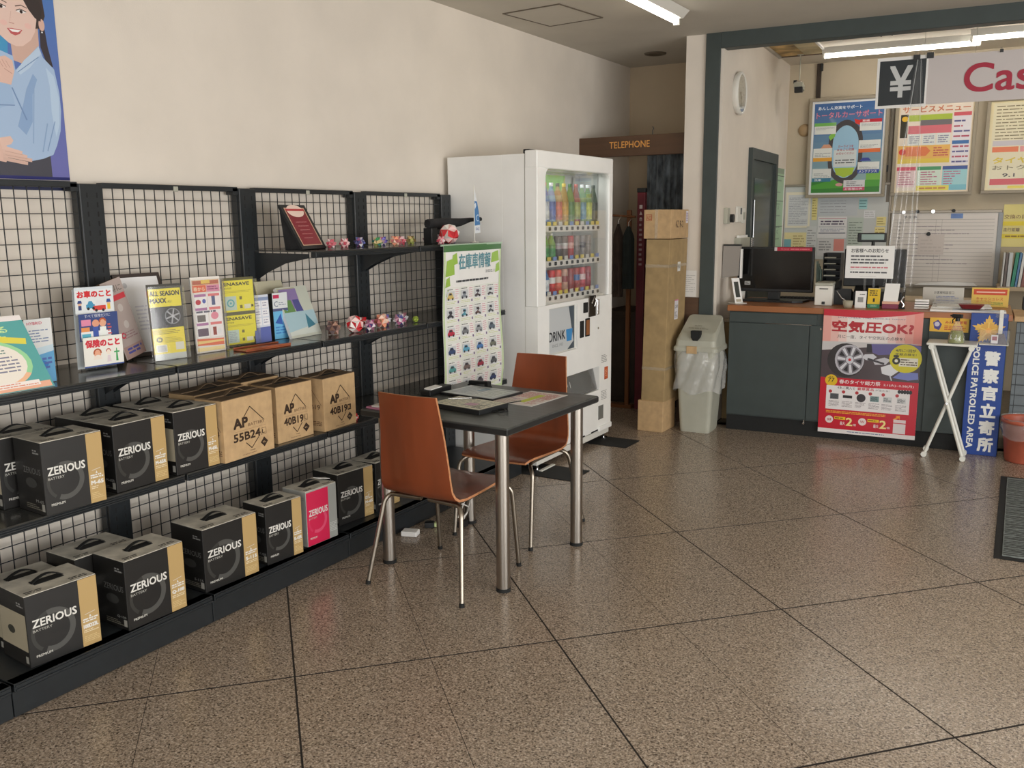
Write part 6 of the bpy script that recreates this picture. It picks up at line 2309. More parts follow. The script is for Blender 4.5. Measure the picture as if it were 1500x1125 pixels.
pr = Pr(.185, .295).small(.015, .02, .17, .24, 14, (160, 158, 168), .4, seed=2).small(.03, .255, .15, .27, 1, (90, 90, 96), .6, seed=3)
placed(None, 'print', t, pr, (-.0925, -.0012, 0))

# pale green wall chart right of the door
t = OT('wall_chart', 'long pale green wall chart with dark rules right of the office door', 'chart', .1305, 2.20, 1.10, R(90))
build('sheet', G().box(-.21, -.004, 0, .21, 0, .95, mat('pale_green_card', (176, 206, 176), rough=.6)), t)
build('white_edge', G().box(.21, -.006, 0, .255, 0, .95, M_PAPER), t)
pr = Pr(.42, .95)
for z in (.875, .64, .40, .16):
    pr.rect(0, z, .42, z + .006, (50, 66, 60), True)
pr.k += 1
pr.text('Q', .16, .33, .05, .04, (80, 100, 90)).text('Q', .16, .56, .05, .04, (80, 100, 90))
for k in range(8):
    pr.small(.05, .05 + k * .11, .30, .08 + k * .11, 1, (130, 160, 136), .4, seed=k)
pr.rect(0, .90, .42, .95, (150, 170, 150))
placed(None, 'print', t, pr, (-.21, -.0045, 0))

# security camera hanging from the office ceiling
t = OT('security_camera', 'small security camera on a thin rod below the office ceiling', 'camera', .33, 1.9, 2.72)
build('rod', G().cyl((0, 0, .06), (0, 0, .308), .005, M_GREYP, n=8), t)
build('ceiling_plate', G().cyl((0, 0, .300), (0, 0, .309), .03, M_GREYP, n=16), t)
build('joint', G().box(-.035, -.02, .045, .02, .02, .075, M_CHROME, bev=.003), t)
build('camera_body', G().box(-.04, -.06, .0, .04, .04, .05, M_GREYP, bev=.004, M=Matrix.Rotation(R(-14), 4, 'X')), t)
build('lens_box', G().box(-.03, -.072, -.03, .04, -.03, .02, M_BLACK, bev=.004), t)
build('bracket', G().box(-.05, -.02, .055, -.02, .02, .085, M_BLACK, bev=.003), t)

# posters on the back wall
VB = 2.498


def framed(u0, z0, w, h, label, draw, fr=(150, 140, 122), nm='framed_poster', lean=0):
    t = OT(nm, label, 'poster', u0, VB - .030, z0)
    fm = mat('frame_%d_%d_%d' % fr, fr, rough=.4)
    for q_ in ((-.025, -.03, 0, w + .025, 0, h + .02),):
        build('back_board', G().box(-.022, -.012, -.022, w + .022, .001, h + .022, fm), t)
    build('frame_rail', G().box(-.03, -.030, h, w + .03, 0, h + .03, fm, bev=.003), t)
    build('frame_rail', G().box(-.03, -.030, -.03, w + .03, 0, 0, fm, bev=.003), t)
    build('frame_rail', G().box(-.03, -.030, 0, 0, 0, h, fm, bev=.003), t)
    build('frame_rail', G().box(w, -.030, 0, w + .03, 0, h, fm, bev=.003), t)
    pr = Pr(w, h)
    draw(pr, w, h)
    placed(None, 'print', t, pr, (0, -.0125, 0), mt=M_GLOSSP)
    return t


def d_total(p, w, h):
    p.rect(0, 0, w, h, (226, 228, 230))
    a, b, c, d = w * .03, h * .02, w * .97, h * .975
    p.k += 1
    for i in range(14):
        f = i / 13
        p.rect(a, b + (d - b) * i / 14, c, b + (d - b) * (i + 1) / 14, (int(60 + 90 * (1 - f)), int(100 + 80 * (1 - f)), int(176 - 20 * f)), True)
    p.k += 1
    p.rect(a, b, c, h * .14, (50, 128, 44))
    p.poly([(a, h * .10), (w * .35, h * .16), (w * .7, h * .13), (c, h * .19), (c, h * .08), (a, h * .06)], (76, 158, 50))
    p.rect(w * .78, h * .15, w * .97, h * .24, (120, 180, 70))
    p.text('あんしん充実をサポート', w * .08, h * .905, w * .60, h * .038, (226, 234, 240), bold=.04)
    p.text('トータルカーサポート', w * .06, h * .815, w * .89, h * .070, (180, 60, 90), bold=.05)
    p.text('トータルカーサポート', w * .06, h * .818, w * .89, h * .064, (216, 150, 170), bold=.0)
    # ring road
    cx, cy = w * .48, h * .455
    for (rx, ry, cc) in ((.235, .345, (66, 62, 66)), (.178, .285, (150, 190, 216))):
        pts = []
        for k in range(40):
            an = 2 * PI * k / 40
            q_ = (abs(math.cos(an)) ** 3.2 + abs(math.sin(an)) ** 3.2) ** (-1 / 3.2)
            pts.append((cx + w * rx * math.cos(an) * q_, cy + h * ry * .98 * math.sin(an) * (abs(math.cos(an)) ** 2 + abs(math.sin(an)) ** 2) ** -.5))
        p.poly(pts, cc)
    p.poly([(cx - w * .14, cy - h * .17), (cx + w * .14, cy - h * .17), (cx + w * .11, cy - h * .24), (cx, cy - h * .275), (cx - w * .11, cy - h * .24)], (168, 196, 60))
    p.rect(cx - w * .155, cy - h * .16, cx + w * .155, cy + h * .02, (206, 212, 212))
    p.text('カーライフを', cx - w * .10, cy + h * .045, w * .21, h * .026, (170, 60, 70), bold=.03)
    p.text('まるごと応援', cx - w * .11, cy + h * .01, w * .23, h * .026, (170, 60, 70), bold=.03)
    p.text('お任せください', cx - w * .12, cy - h * .03, w * .24, h * .024, (170, 60, 70), bold=.02)
    p.small(cx - w * .13, cy - h * .13, cx + w * .13, cy - h * .075, 2, (60, 60, 66), .4, seed=4)
    p.poly([(w * .58, h * .80), (w * .70, h * .77), (w * .69, h * .72), (w * .60, h * .75)], (206, 50, 40))
    p.poly([(w * .24, h * .62), (w * .34, h * .70), (w * .33, h * .62), (w * .27, h * .58)], (130, 190, 70))
    for (x0, y0, x1, y1, bar, bc) in ((.04, .65, .34, .77, 1, (110, 176, 80)), (.66, .67, .95, .79, 1, (190, 30, 50)), (.04, .36, .30, .50, 0, (222, 160, 50)), (.66, .44, .95, .57, 0, (222, 110, 50)), (.66, .22, .95, .34, 0, (50, 80, 160)), (.04, .14, .30, .28, 0, (50, 120, 150))):
        p.rect(w * x0, h * y0, w * x1, h * y1, (220, 222, 218))
        if bar:
            p.rect(w * x0, h * (y1 - .035), w * x1, h * y1, bc)
        else:
            p.rect(w * x0, h * y0, w * x1, h * (y0 + .04), bc)
        p.small(w * (x0 + .02), h * (y0 + .045), w * (x1 - .02), h * (y1 - .045), 3, (150, 156, 160), .4, seed=int(x0 * 100 + y0 * 100))
    p.text('車検', w * .69, h * .760, w * .10, h * .025, (240, 220, 220), bold=.04)
    p.text('メンテナンス', w * .68, h * .226, w * .24, h * .028, (226, 230, 236), bold=.03)
    p.text('洗車', w * .07, h * .147, w * .1, h * .025, (226, 230, 236), bold=.03)
    p.poly([(w * .14, h * .50), (w * .18, h * .54), (w * .26, h * .54), (w * .30, h * .50)], (206, 150, 120))
    p.poly([(w * .68, h * .35), (w * .72, h * .385), (w * .80, h * .385), (w * .84, h * .35)], (50, 64, 150))
    p.rect(w * .48, h * .04, w * .77, h * .15, (214, 214, 216))
    p.rect(w * .48, h * .04, w * .77, h * .075, (206, 70, 110))
    p.text('お客様の声', w * .50, h * .045, w * .24, h * .024, (240, 220, 226), bold=.03)
    p.small(w * .52, h * .085, w * .74, h * .14, 3, (130, 130, 136), .5, seed=12)
    p.disc(w * .42, h * .105, w * .05, (214, 150, 150), ry=h * .018)


framed(.365, 1.80, .66, .87, 'framed blue and green ring road poster, leftmost of three on the office back wall', d_total)


def d_menu(p, w, h):
    p.rect(0, 0, w, h, (222, 206, 176))
    p.rect(w * .02, h * .02, w * .98, h * .98, (226, 214, 200))
    p.text('サービスメニュー', w * .05, h * .895, w * .90, h * .075, (196, 120, 90), bold=.05)
    p.rect(w * .03, h * .62, w * .13, h * .88, (50, 46, 30)).disc(w * .09, h * .83, w * .045, (226, 180, 50), ry=h * .03)
    p.rect(w * .14, h * .80, w * .72, h * .87, (170, 190, 70))
    p.rect(w * .30, h * .72, w * .72, h * .81, (110, 106, 110))
    p.rect(w * .14, h * .66, w * .72, h * .75, (210, 110, 120))
    for k in range(3):
        p.rect(w * (.14 + k * .195), h * .53, w * (.32 + k * .195), h * .66, (216, 220, 216))
        p.small(w * (.16 + k * .195), h * .55, w * (.30 + k * .195), h * .64, 4, (140, 140, 160), .5, seed=k)
    p.rect(w * .02, h * .37, w * .72, h * .53, (226, 176, 90))
    p.poly([(w * .12, h * .41), (w * .40, h * .41), (w * .46, h * .465), (w * .40, h * .515), (w * .12, h * .515)], (220, 120, 70))
    p.disc(w * .08, h * .46, w * .05, (206, 60, 50), ry=h * .035)
    p.small(w * .5, h * .40, w * .70, h * .51, 4, (190, 90, 80), .5, seed=9)
    p.rect(w * .02, h * .33, w * .72, h * .38, (222, 196, 70))
    p.rect(w * .74, h * .30, w * .97, h * .88, (222, 218, 224))
    p.rect(w * .74, h * .84, w * .97, h * .88, (206, 90, 100))
    for k in range(9):
        p.small(w * .75, h * (.32 + k * .056), w * .96, h * (.35 + k * .056), 1, [(90, 90, 140), (180, 80, 100)][k % 2], .6, seed=30 + k)
    p.rect(w * .74, h * .53, w * .96, h * .57, (60, 110, 170))
    p.rect(w * .02, h * .06, w * .28, h * .29, (226, 200, 200)).rect(w * .02, h * .25, w * .28, h * .29, (206, 60, 90))
    p.rect(w * .30, h * .06, w * .62, h * .29, (206, 220, 206)).rect(w * .30, h * .25, w * .62, h * .29, (70, 150, 100))
    p.rect(w * .64, h * .06, w * .97, h * .29, (150, 200, 206)).rect(w * .64, h * .25, w * .97, h * .29, (50, 80, 150))
    for k in range(3):
        p.small(w * (.04 + k * .31), h * .08, w * (.26 + k * .31), h * .24, 6, (180, 90, 120), .4, seed=50 + k)
    p.rect(w * .30, h * .02, w * .74, h * .075, (222, 210, 60))
    p.rect(w * .74, h * .02, w * .97, h * .08, (110, 180, 196))
    p.small(w * .34, h * .03, w * .7, h * .06, 1, (190, 120, 40), .6, seed=60)


framed(1.135, 1.805, .62, .795, 'framed service price poster in orange, pink and yellow, second on the back wall', d_menu)


def d_list(p, w, h):
    p.rect(0, 0, w, h, (226, 214, 172))
    p.rect(w * .04, h * .02, w * .96, h * .98, (222, 214, 184))
    p.small(w * .08, h * .56, w * .92, h * .96, 11, (130, 120, 90), .3, seed=3)
    p.rect(w * .06, h * .50, w * .94, h * .56, (196, 190, 196))
    p.rect(w * .06, h * .43, w * .40, h * .49, (222, 120, 80)).rect(w * .42, h * .43, w * .94, h * .49, (222, 150, 150))
    p.text('タイヤ交換', w * .08, h * .30, w * .80, h * .075, (214, 190, 60), bold=.06)
    p.text('おトクな', w * .08, h * .23, w * .6, h * .05, (110, 100, 70), bold=.02)
    p.rect(w * .06, h * .06, w * .94, h * .13, (206, 70, 80))
    p.text('9.1', w * .22, h * .15, w * .16, h * .04, (60, 50, 50), bold=.05)
    p.rect(w * .3, h * .02, w * .9, h * .05, (222, 206, 60))
    p.small(w * .5, h * .38, w * .9, h * .42, 1, (190, 60, 100), .7, seed=5)


framed(1.885, 1.81, .60, .765, 'framed cream and red list poster, third on the back wall', d_list)

# pin board with papers below the first poster
t = OT('pin_board', 'grey pin board crowded with papers under the ring road poster', 'board', .135, VB, 1.18)
build('board', G().box(0, -.018, 0, .965, 0, .70, mat('grey_board_surface', (196, 198, 196), rough=.6), bev=.002), t)
M_ALU = mat('aluminium_frame', (150, 142, 130), rough=.35, metal=.6)
build('frame_rail', G().box(-.012, -.026, .70, .98, 0, .722, M_ALU, bev=.002), t)
build('frame_rail', G().box(-.012, -.026, 0, .004, 0, .70, M_ALU, bev=.002), t)
build('frame_rail', G().box(.962, -.026, 0, .98, 0, .70, M_ALU, bev=.002), t)


def pin_sheet(u, z, w, h, colr, label, draw=None, th=.0012, parent_v=VB - .020, nm='pinned_sheet', group='sheets pinned behind the counter'):
    t = OT(nm, label, 'paper', u, parent_v, z, 0, group)
    build('sheet', G().box(0, -th, 0, w, 0, h, mat('paper_%d_%d_%d' % colr, colr, rough=.7)), t)
    pr = Pr(w, h)
    if draw:
        draw(pr, w, h)
    else:
        pr.small(w * .08, h * .1, w * .92, h * .9, max(3, int(h / .03)), tuple(max(0, c - 60) for c in colr), .35, seed=int(u * 100 + z * 100))
    placed(None, 'print', t, pr, (0, -th - .0001, 0))
    return t


pin_sheet(.15, 1.485, .235, .345, (226, 218, 196), 'cream framed timetable sheet at the left of the pin board', lambda p, w, h: (p.rect(w * .10, h * .06, w * .92, h * .92, (206, 206, 208)), p.small(w * .14, h * .1, w * .88, h * .86, 16, (150, 150, 160), .35, seed=1)))
pin_sheet(.40, 1.56, .05, .25, (222, 208, 140), 'narrow yellow sheet right of the cream timetable')
pin_sheet(.15, 1.22, .21, .22, (226, 212, 160), 'yellow sheet at the lower left of the pin board', lambda p, w, h: (p.rect(0, h * .25, w * .32, h * .70, (120, 170, 180)), p.small(w * .4, h * .2, w * .9, h * .9, 6, (180, 160, 110), .4, seed=3)))
pin_sheet(.36, 1.22, .095, .28, (206, 206, 206), 'narrow light grey sheet in the middle of the pin board')
pin_sheet(.462, 1.385, .27, .205, (222, 220, 220), 'white sheet with red and dark blue rules on the pin board', lambda p, w, h: (p.rect(w * .04, h * .90, w * .96, h * .92, (180, 60, 80)), p.rect(w * .04, h * .52, w * .96, h * .54, (110, 110, 130)), p.rect(w * .04, h * .22, w * .96, h * .26, (60, 64, 84)), p.small(w * .1, h * .6, w * .9, h * .84, 2, (90, 80, 100), .5, seed=4), p.small(w * .1, h * .3, w * .9, h * .46, 2, (150, 150, 170), .5, seed=5)))
pin_sheet(.47, 1.21, .25, .17, (206, 204, 204), 'grey sheet with a pink corner under the ruled white sheet', lambda p, w, h: (p.rect(w * .60, h * .30, w * .98, h * .98, (216, 140, 130)), p.small(w * .05, h * .3, w * .5, h * .9, 4, (150, 150, 150), .5, seed=6)))
pin_sheet(.46, 1.60, .36, .17, (190, 194, 198), 'large plain grey sheet just under the ring road poster', lambda p, w, h: p.small(w * .05, h * .1, w * .7, h * .9, 5, (110, 110, 116), .12, seed=8))
pin_sheet(.74, 1.24, .14, .34, (186, 196, 186), 'pale green-grey sheet right of the ruled white sheet')
pin_sheet(.83, 1.66, .075, .10, (160, 204, 206), 'small turquoise note near the top right of the pin board')
pin_sheet(.88, 1.575, .10, .07, (222, 222, 224), 'small white note below the turquoise note')
pin_sheet(.995, 1.50, .085, .085, (228, 214, 150), 'upper yellow note at the right edge of the pin board')
pin_sheet(.985, 1.39, .090, .10, (228, 214, 150), 'lower yellow note at the right edge of the pin board')
pin_sheet(.74, 1.205, .17, .03, (214, 214, 130), 'lime strip at the bottom of the pin board')

# white board with ruled lines
t = OT('schedule_board', 'wide white schedule board with ruled rows behind the counter', 'board', 1.125, VB, .955)
build('board', G().box(0, -.020, 0, .905, 0, .665, mat('white_board', (216, 209, 202), rough=.35), bev=.003), t)
build('frame_rail', G().box(-.014, -.028, .66, .92, 0, .685, M_ALU, bev=.003), t)
build('frame_rail', G().box(.89, -.028, 0, .93, 0, .66, mat('grey_frame', (150, 154, 158), rough=.4), bev=.003), t)
build('pen_tray', G().box(-.02, -.070, -.025, .93, 0, .0, M_ALU, bev=.004), t)
pr = Pr(.88, .655)
pr.rect(.02, .60, .86, .602, (120, 116, 112))
for k in range(17):
    pr.rect(.02, .03 + k * .034, .86, .0325 + k * .034, (150, 144, 140), True)
pr.k += 1
for x in (.05, .10, .38, .43):
    pr.rect(x, .03, x + .002, .60, (150, 144, 140), True)
pr.k += 1
pr.text('予定表', .10, .61, .12, .028, (80, 78, 80), bold=.02)
for k in range(12):
    pr.text('月火水木金土日月火水木金'[k], .062, .56 - k * .034, .022, .022, (80, 78, 80))
    pr.small(.12 + (k % 3) * .1, .565 - k * .034, .30 + (k % 4) * .12, .582 - k * .034, 1, (140, 130, 136), .4, seed=70 + k)
pr.rect(.50, .61, .60, .655, (110, 140, 196))
placed(None, 'print', t, pr, (.005, -.0205, 0))
for k, (x, z) in enumerate(((.05, .66), (.17, .665), (.30, .665), (.47, .67))):
    one('magnet', G().cyl((0, 0, 0), (0, -.016, 0), .016, M_BLACK if k % 2 else M_CHROME, n=16), ['small silver magnet at the top left corner of the schedule board', 'black magnet, second along the top of the schedule board', 'small silver magnet in the middle of the schedule board top', 'black magnet near the blue mark on top of the schedule board'][k], 'magnet', OL(1.18 + x, VB - .029, .965 + z), A)
pin_sheet(1.37, 1.235, .22, .185, (206, 196, 190), 'plain beige sheet held by a magnet on the schedule board', lambda p, w, h: p.small(w * .1, h * .1, w * .9, h * .8, 4, (196, 186, 180), .4, seed=4), parent_v=VB - .0225)
one('magnet', G().cyl((0, 0, 0), (0, -.014, 0), .018, M_BLACK, n=16), 'black magnet holding the beige sheet', 'magnet', OL(1.455, VB - .0245, 1.425), A)
g = G().prism([(-.26, .0), (.27, .002), (.24, .03), (.02, .035), (-.20, .02)], -.04, .0, M_PAPER, axis='y')
one('loose_papers', g, 'loose white papers lying on the tray under the schedule board', 'papers', OL(1.62, VB - .045, .9555), A)

pin_sheet(2.055, 1.31, .26, .375, (222, 210, 140), 'yellow sheet with brown lettering above the files at the right edge', lambda p, w, h: (p.text('交換の目安', w * .03, h * .66, w * .85, h * .10, (140, 110, 80), bold=.02), p.rect(0, h * .50, w, h * .60, (226, 206, 60)), p.text('走行距離', w * .03, h * .36, w * .5, h * .09, (110, 90, 80), bold=.02), p.rect(0, h * .2, w, h * .3, (226, 206, 60)), p.small(w * .1, h * .22, w * .9, h * .28, 1, (150, 120, 50), .6, seed=3)), parent_v=VB - .002)

# pipe, round cap, soffit line on the back wall
one('conduit_pipe', G().box(-.02, -.03, 0, .02, 0, .40, M_DKB, bev=.004).box(.012, -.045, .33, .035, -.01, .40, M_BLACK, bev=.003), 'dark brown vertical duct above the first framed poster', 'pipe', OL(.405, VB, 2.70 - .08), A)
one('round_cap', G().lathe([(.0, .03), (.04, .028), (.055, .012), (.06, 0)], mat('tan_plastic', (166, 140, 104), rough=.5), n=28).xf(Matrix.Rotation(R(90), 4, 'X')), 'round tan wall cap left of the ring road poster', 'cap', OL(.292, VB, 2.415), A)
one('cable_duct', G().box(0, -.02, 0, .03, 0, .9, mat('grey_duct', (120, 112, 100), rough=.5), bev=.003).box(-.012, -.03, .28, .005, -.005, .34, M_BLACK, bev=.002), 'grey vertical duct between the first and second framed posters', 'pipe', OL(1.065, VB, 1.72), A)

# shelf with files and the low shelf unit at the right
t = OT('file_shelf', 'beige shelf carrying upright files under the yellow sheet', 'shelf', 2.045, 2.06, .945)
build('shelf_board', G().box(0, 0, 0, .9, .42, .035, M_WALLB, bev=.003), t)
build('side_board', G().box(.0, .0, -.94, .03, .42, 0, M_WALLB, bev=.003), t)
FC = [(200, 200, 196), (110, 100, 96), (196, 200, 200), (60, 140, 116), (90, 130, 170), (214, 214, 210), (140, 96, 90), (160, 150, 150), (196, 70, 80), (210, 206, 200)]
for k, c in enumerate(FC):
    w = (.014, .020, .030, .026, .018, .022, .024, .026, .02, .03)[k]
    x = 2.072 + sum((.014, .020, .030, .026, .018, .022, .024, .026, .02, .03)[:k]) + .004 * k
    t2 = OT('file_folder', '%s file standing on the beige shelf, %s from the left' % (['thin white', 'thin brown-grey', 'pale grey', 'green', 'blue', 'white', 'reddish brown', 'grey', 'red', 'cream'][k], ORD[k]), 'file', x, 2.09, .981, 0, 'files on the beige shelf')
    M_ = Matrix.Shear('XZ', 3, (0, 0)).to_4x4()
    L2 = Matrix(((1, 0, .08 if k > 2 else .02, 0), (0, 1, 0, 0), (0, 0, 1, 0), (0, 0, 0, 1)))
    build('cover', G().box(0, 0, 0, w, .22, .29, mat('file_%d_%d_%d' % c, c, rough=.5), bev=.002).xf(L2), t2)
    build('pages', G().box(w * .2, .004, .004, w * .8, .224, .286, M_PAPER).xf(L2), t2)

# low shelf unit with drawers behind the counter (beige), seen over the worktop
t = OT('low_cabinet', 'beige low drawer cabinet under the schedule board', 'cabinet', 1.05, 1.55, 0)
build('body', G().box(0, 0, 0, 1.0, .45, .885, M_WALLB, bev=.004), t)
build('drawer', G().box(.02, -.012, .66, .48, 0, .87, M_WALLB, bev=.003), t)
build('drawer', G().box(.50, -.012, .66, .98, 0, .87, M_WALLB, bev=.003), t)

# ------------------------------------------------------------------ fluorescent fittings
def tube_light(u0, u1, v, label, main=False):
    t = OT('ceiling_light', label, 'ceiling light', (u0 + u1) / 2, v, ZO)
    hw = (u1 - u0) / 2
    build('housing', G().prism([(-.085, 0), (.085, 0), (.035, -.045), (-.035, -.045)], -hw, hw, M_WHITEP, axis='x'), t)
    build('tube', G().cyl((-hw + .01, -.0, -.062), (hw - .01, -.0, -.062), .0165, M_TUBE, n=16), t)
    build('end_socket', G().box(-hw, -.02, -.085, -hw + .02, .02, -.04, M_WHITEP, bev=.002), t)
    build('end_socket', G().box(hw - .02, -.02, -.085, hw, .02, -.04, M_WHITEP, bev=.002), t)


tube_light(.545, 1.775, 1.75, 'long lit fluorescent fitting over the office, left one')
tube_light(1.70, 2.93, 1.53, 'long lit fluorescent fitting over the office, right one')
tube_light(2.4, 3.6, .85, 'lit fluorescent fitting over the counter outside the picture')
t = thing('ceiling_light', 'lit fluorescent fitting on the hall ceiling, cut by the top edge', 'ceiling light', (-2.262, 5.29, ZC), R(90))
build('housing', G().prism([(-.085, 0), (.085, 0), (.04, -.045), (-.04, -.045)], -.62, .62, M_WHITEP, axis='x'), t)
build('tube', G().cyl((-.61, .0, -.062), (.61, .0, -.062), .0165, M_TUBEM, n=16), t)
build('end_socket', G().box(.60, -.02, -.085, .62, .02, -.04, M_WHITEP, bev=.002), t)
build('end_socket', G().box(-.62, -.02, -.085, -.60, .02, -.04, M_WHITEP, bev=.002), t)

# ------------------------------------------------------------------ cashier banner and hanging vinyl
t = OT('cashier_banner', 'hanging banner with a white yen sign on black and red lettering', 'banner', 1.150, .30, 2.345)
build('yen_board', G().box(0, -.004, .0, .33, 0, .345, M_PAPER, bev=.001), t)
build('banner_sheet', G().box(.315, -.001, .012, 1.75, .002, .333, mat('banner_cloth', (206, 198, 196), rough=.6)), t)
pr = Pr(1.75, .36)
pr.rect(.018, .020, .318, .322, (44, 50, 54))
pr.text('¥', .085, .070, .150, .215, (206, 208, 208), bold=.035)
pr.text('Cashier', .560, .075, .87, .190, (172, 36, 62), bold=.03)
placed(None, 'lettering', t, pr, (0, -.0042, 0))
build('string', G().cyl((.30, 0, .345), (.30, 0, .68), .0012, M_CHROME, n=5), t)
build('string', G().cyl((.62, 0, .330), (.62, 0, .68), .0012, M_CHROME, n=5), t)
for k, (u, z, lab) in enumerate(((1.405, 2.672, 'black binder clip left of the pair on the banner edge'), (1.490, 2.680, 'black binder clip right of the pair on the banner edge'), (1.925, 2.675, 'black binder clip on the banner above the letters'))):
    t2 = OT('binder_clip', lab, 'clip', u, .296, z, 0, 'binder clips on the banner')
    sc = 1 if k < 2 else .5
    build('clip_body', G().prism([(-.014, .022 * sc), (.010, .022 * sc), (.006, -.016 * sc), (-.010, -.016 * sc)], -.022 * sc, .022 * sc, M_BLACK, axis='x'), t2)
    build('wire_lever', G().tube([(-.010 * sc, 0, .02 * sc), (-.012 * sc, 0, .045 * sc), (.012 * sc, 0, .045 * sc), (.010 * sc, 0, .02 * sc)], .0012, M_CHROME, n=5), t2)
for k, (u, v, lab) in enumerate(((1.075, 1.15, 'left one of two small dark hooks under the office ceiling'), (1.155, 1.15, 'right one of two small dark hooks under the office ceiling'), (1.80, .9, 'left of two dark hooks above the banner lettering'), (1.90, .9, 'right of two dark hooks above the banner lettering'))):
    one('ceiling_hook', G().cyl((0, 0, -.012), (0, 0, 0), .018, M_DKB, n=14).tube([(0, 0, -.012), (.012, 0, -.03), (0, 0, -.045), (-.010, 0, -.035)], .004, M_DKB, n=6), lab, 'hook', OL(u, v, ZO))


def vinyl(u, v):
    a = u * 2 - 1
    z = -1.60 * v
    sp = .010 + .055 * v ** .7
    return (a * sp * 1.6 - .04 * v, .018 * math.sin(a * 7 + v * 2) * (.3 + v), z)


t = OT('vinyl_sheet', 'gathered clear vinyl sheet hanging from the binder clips to the worktop', 'sheet', 1.425, .26, 2.655)
build('sheet', G().grid(vinyl, 26, 30, M_VINYL), t)
build('fold_edge', G().tube([(-.01, -.01, 0), (-.05, -.02, -.45), (-.10, -.02, -.95), (-.12, -.02, -1.55)], .0022, clear('vinyl_fold', opac=.45, rough=.1), n=6), t)
build('fold_edge', G().tube([(.01, -.01, 0), (.035, -.02, -.5), (.02, -.02, -.95), (.03, -.02, -1.2)], .0014, clear('vinyl_fold', opac=.45, rough=.1), n=6), t)

# ------------------------------------------------------------------ things on the counter (top at 0.950)
ZK = .9505
t = OT('monitor', 'wide black monitor at the left end of the counter', 'monitor', .50, .30, ZK, R(-2))
build('screen', G().box(-.285, -.02, .075, .290, .02, .418, M_BLACK, bev=.006), t)
build('display', G().box(-.268, -.0215, .098, .274, -.0195, .402, M_SCREEN), t)
pr = Pr(.28, .028, (176, 36, 60)).rect(.0, .0, .02, .028, (210, 200, 200)).text('PLEASE', .05, .008, .06, .012, (220, 130, 140)).small(.12, .006, .26, .022, 1, (220, 120, 130), .5, seed=3)
placed(None, 'red_label_strip', t, pr, (-.005, -.0222, .388))
pr = Pr(.045, .028, (176, 176, 172)).small(.004, .004, .04, .024, 2, (90, 90, 90), .5, seed=2)
placed(None, 'small_label', t, pr, (-.225, -.0222, .125))
build('neck', G().box(-.045, -.012, .015, .045, .028, .10, M_BLACK, bev=.004), t)
build('base', G().prism([(-.22, -.085), (.16, -.10), (.23, -.06), (.25, .09), (-.20, .10)], 0, .016, M_BLACK, axis='z'), t)
t = OT('keyboard', 'dark keyboard lying behind the monitor foot', 'keyboard', .62, .50, ZK, R(4))
build('body', G().box(-.2, -.06, 0, .2, .06, .018, M_BLACK, bev=.004), t)
g = G()
for a in range(14):
    for b in range(4):
        g.box(-.188 + a * .027, -.05 + b * .026, .018, -.166 + a * .027, -.029 + b * .026, .024, M_RUB)
build('keys', g, t, kind='stuff')
t = OT('picture_stand', 'narrow white leaning card stand at the left edge of the worktop', 'stand', .300, .02, ZK, R(50))
build('card', panel((-.035, 0, 0), (.035, 0, 0), (-.035, .06, .19), .004, M_PAPER), t)
pr = Pr(.07, .2).rect(.015, .05, .055, .17, (60, 64, 60)).rect(.012, .015, .058, .035, (180, 170, 150))
q = G()
pr.into(q, (-.035, 0, 0), (1, 0, 0), Vector((0, .06, .19)).normalized())
build('print', q, t, fix=False)
build('foot', G().box(-.05, -.03, 0, .05, .07, .006, M_WHITEP, bev=.002), t)
t = OT('envelope_bag', 'tall translucent grey envelope bag on the side wall above the beige cabinet', 'bag', .185, .145, 1.135)
build('bag', G().prism([(-.05, .0), (.075, .02), (.085, .245), (-.045, .25)], -.02, .02, mat('grey_film_bag', (150, 144, 138), rough=.35), axis='y'), t)
build('clip_bar', G().box(-.045, -.024, .245, .088, .024, .256, M_BLACK, bev=.002), t)
build('side_sheet', G().box(.086, -.018, .0, .098, .018, .22, M_PAPER), t)
t = OT('pen_cup', 'white slim cup hidden beside the monitor edge', 'cup', .225, .40, ZK)
build('cup', G().lathe([(.0, 0), (.028, 0), (.032, .10), (.029, .10), (.026, .01), (.0, .01)], M_WHITEP, n=18), t)
build('pen', G().cyl((0, 0, .01), (.02, .0, .15), .004, M_BLACK, n=8), t)

t = OT('receipt_printer', 'small grey-white receipt printer right of the monitor', 'printer', .895, .15, ZK, R(2))
build('body', G().box(-.062, -.06, 0, .062, .12, .145, M_WHITEP, bev=.006), t)
build('lid', G().box(-.064, -.062, .145, .064, .12, .165, M_GREYP, bev=.005), t)
build('paper_slot', G().box(-.03, -.064, .12, .03, -.058, .126, M_RUB), t)
build('black_button', G().box(-.01, -.066, .01, .012, -.058, .03, M_BLACK, bev=.002), t)
t = OT('tray_tower', 'black letter tray tower with stacked trays right of the monitor', 'tray', .905, .42, ZK)
for k in range(6):
    build('tray', G().box(-.06, -.05, .10 + k * .045, .06, .12, .104 + k * .045, M_BLACK).box(-.055, -.055, .108 + k * .045, .03, -.045, .118 + k * .045, M_GREYP, bev=.002), t)
build('side_plate', G().box(-.064, -.05, 0, -.060, .12, .37, M_BLACK).box(.060, -.05, 0, .064, .12, .37, M_BLACK), t)
build('back_plate', G().box(-.064, .118, 0, .064, .122, .37, M_BLACK), t)
t = OT('desk_telephone', 'black desk telephone with handset beside the tray tower', 'telephone', 1.015, .30, ZK)
build('body', G().prism([(-.09, 0), (.09, 0), (.09, .06), (-.09, .12)], -.06, .06, M_BLACK, axis='x'), t)
build('handset', G().tube([(-.045, .04, .14), (-.04, .0, .165), (-.04, -.05, .15), (-.035, -.09, .11)], .022, M_BLACK, n=10), t)
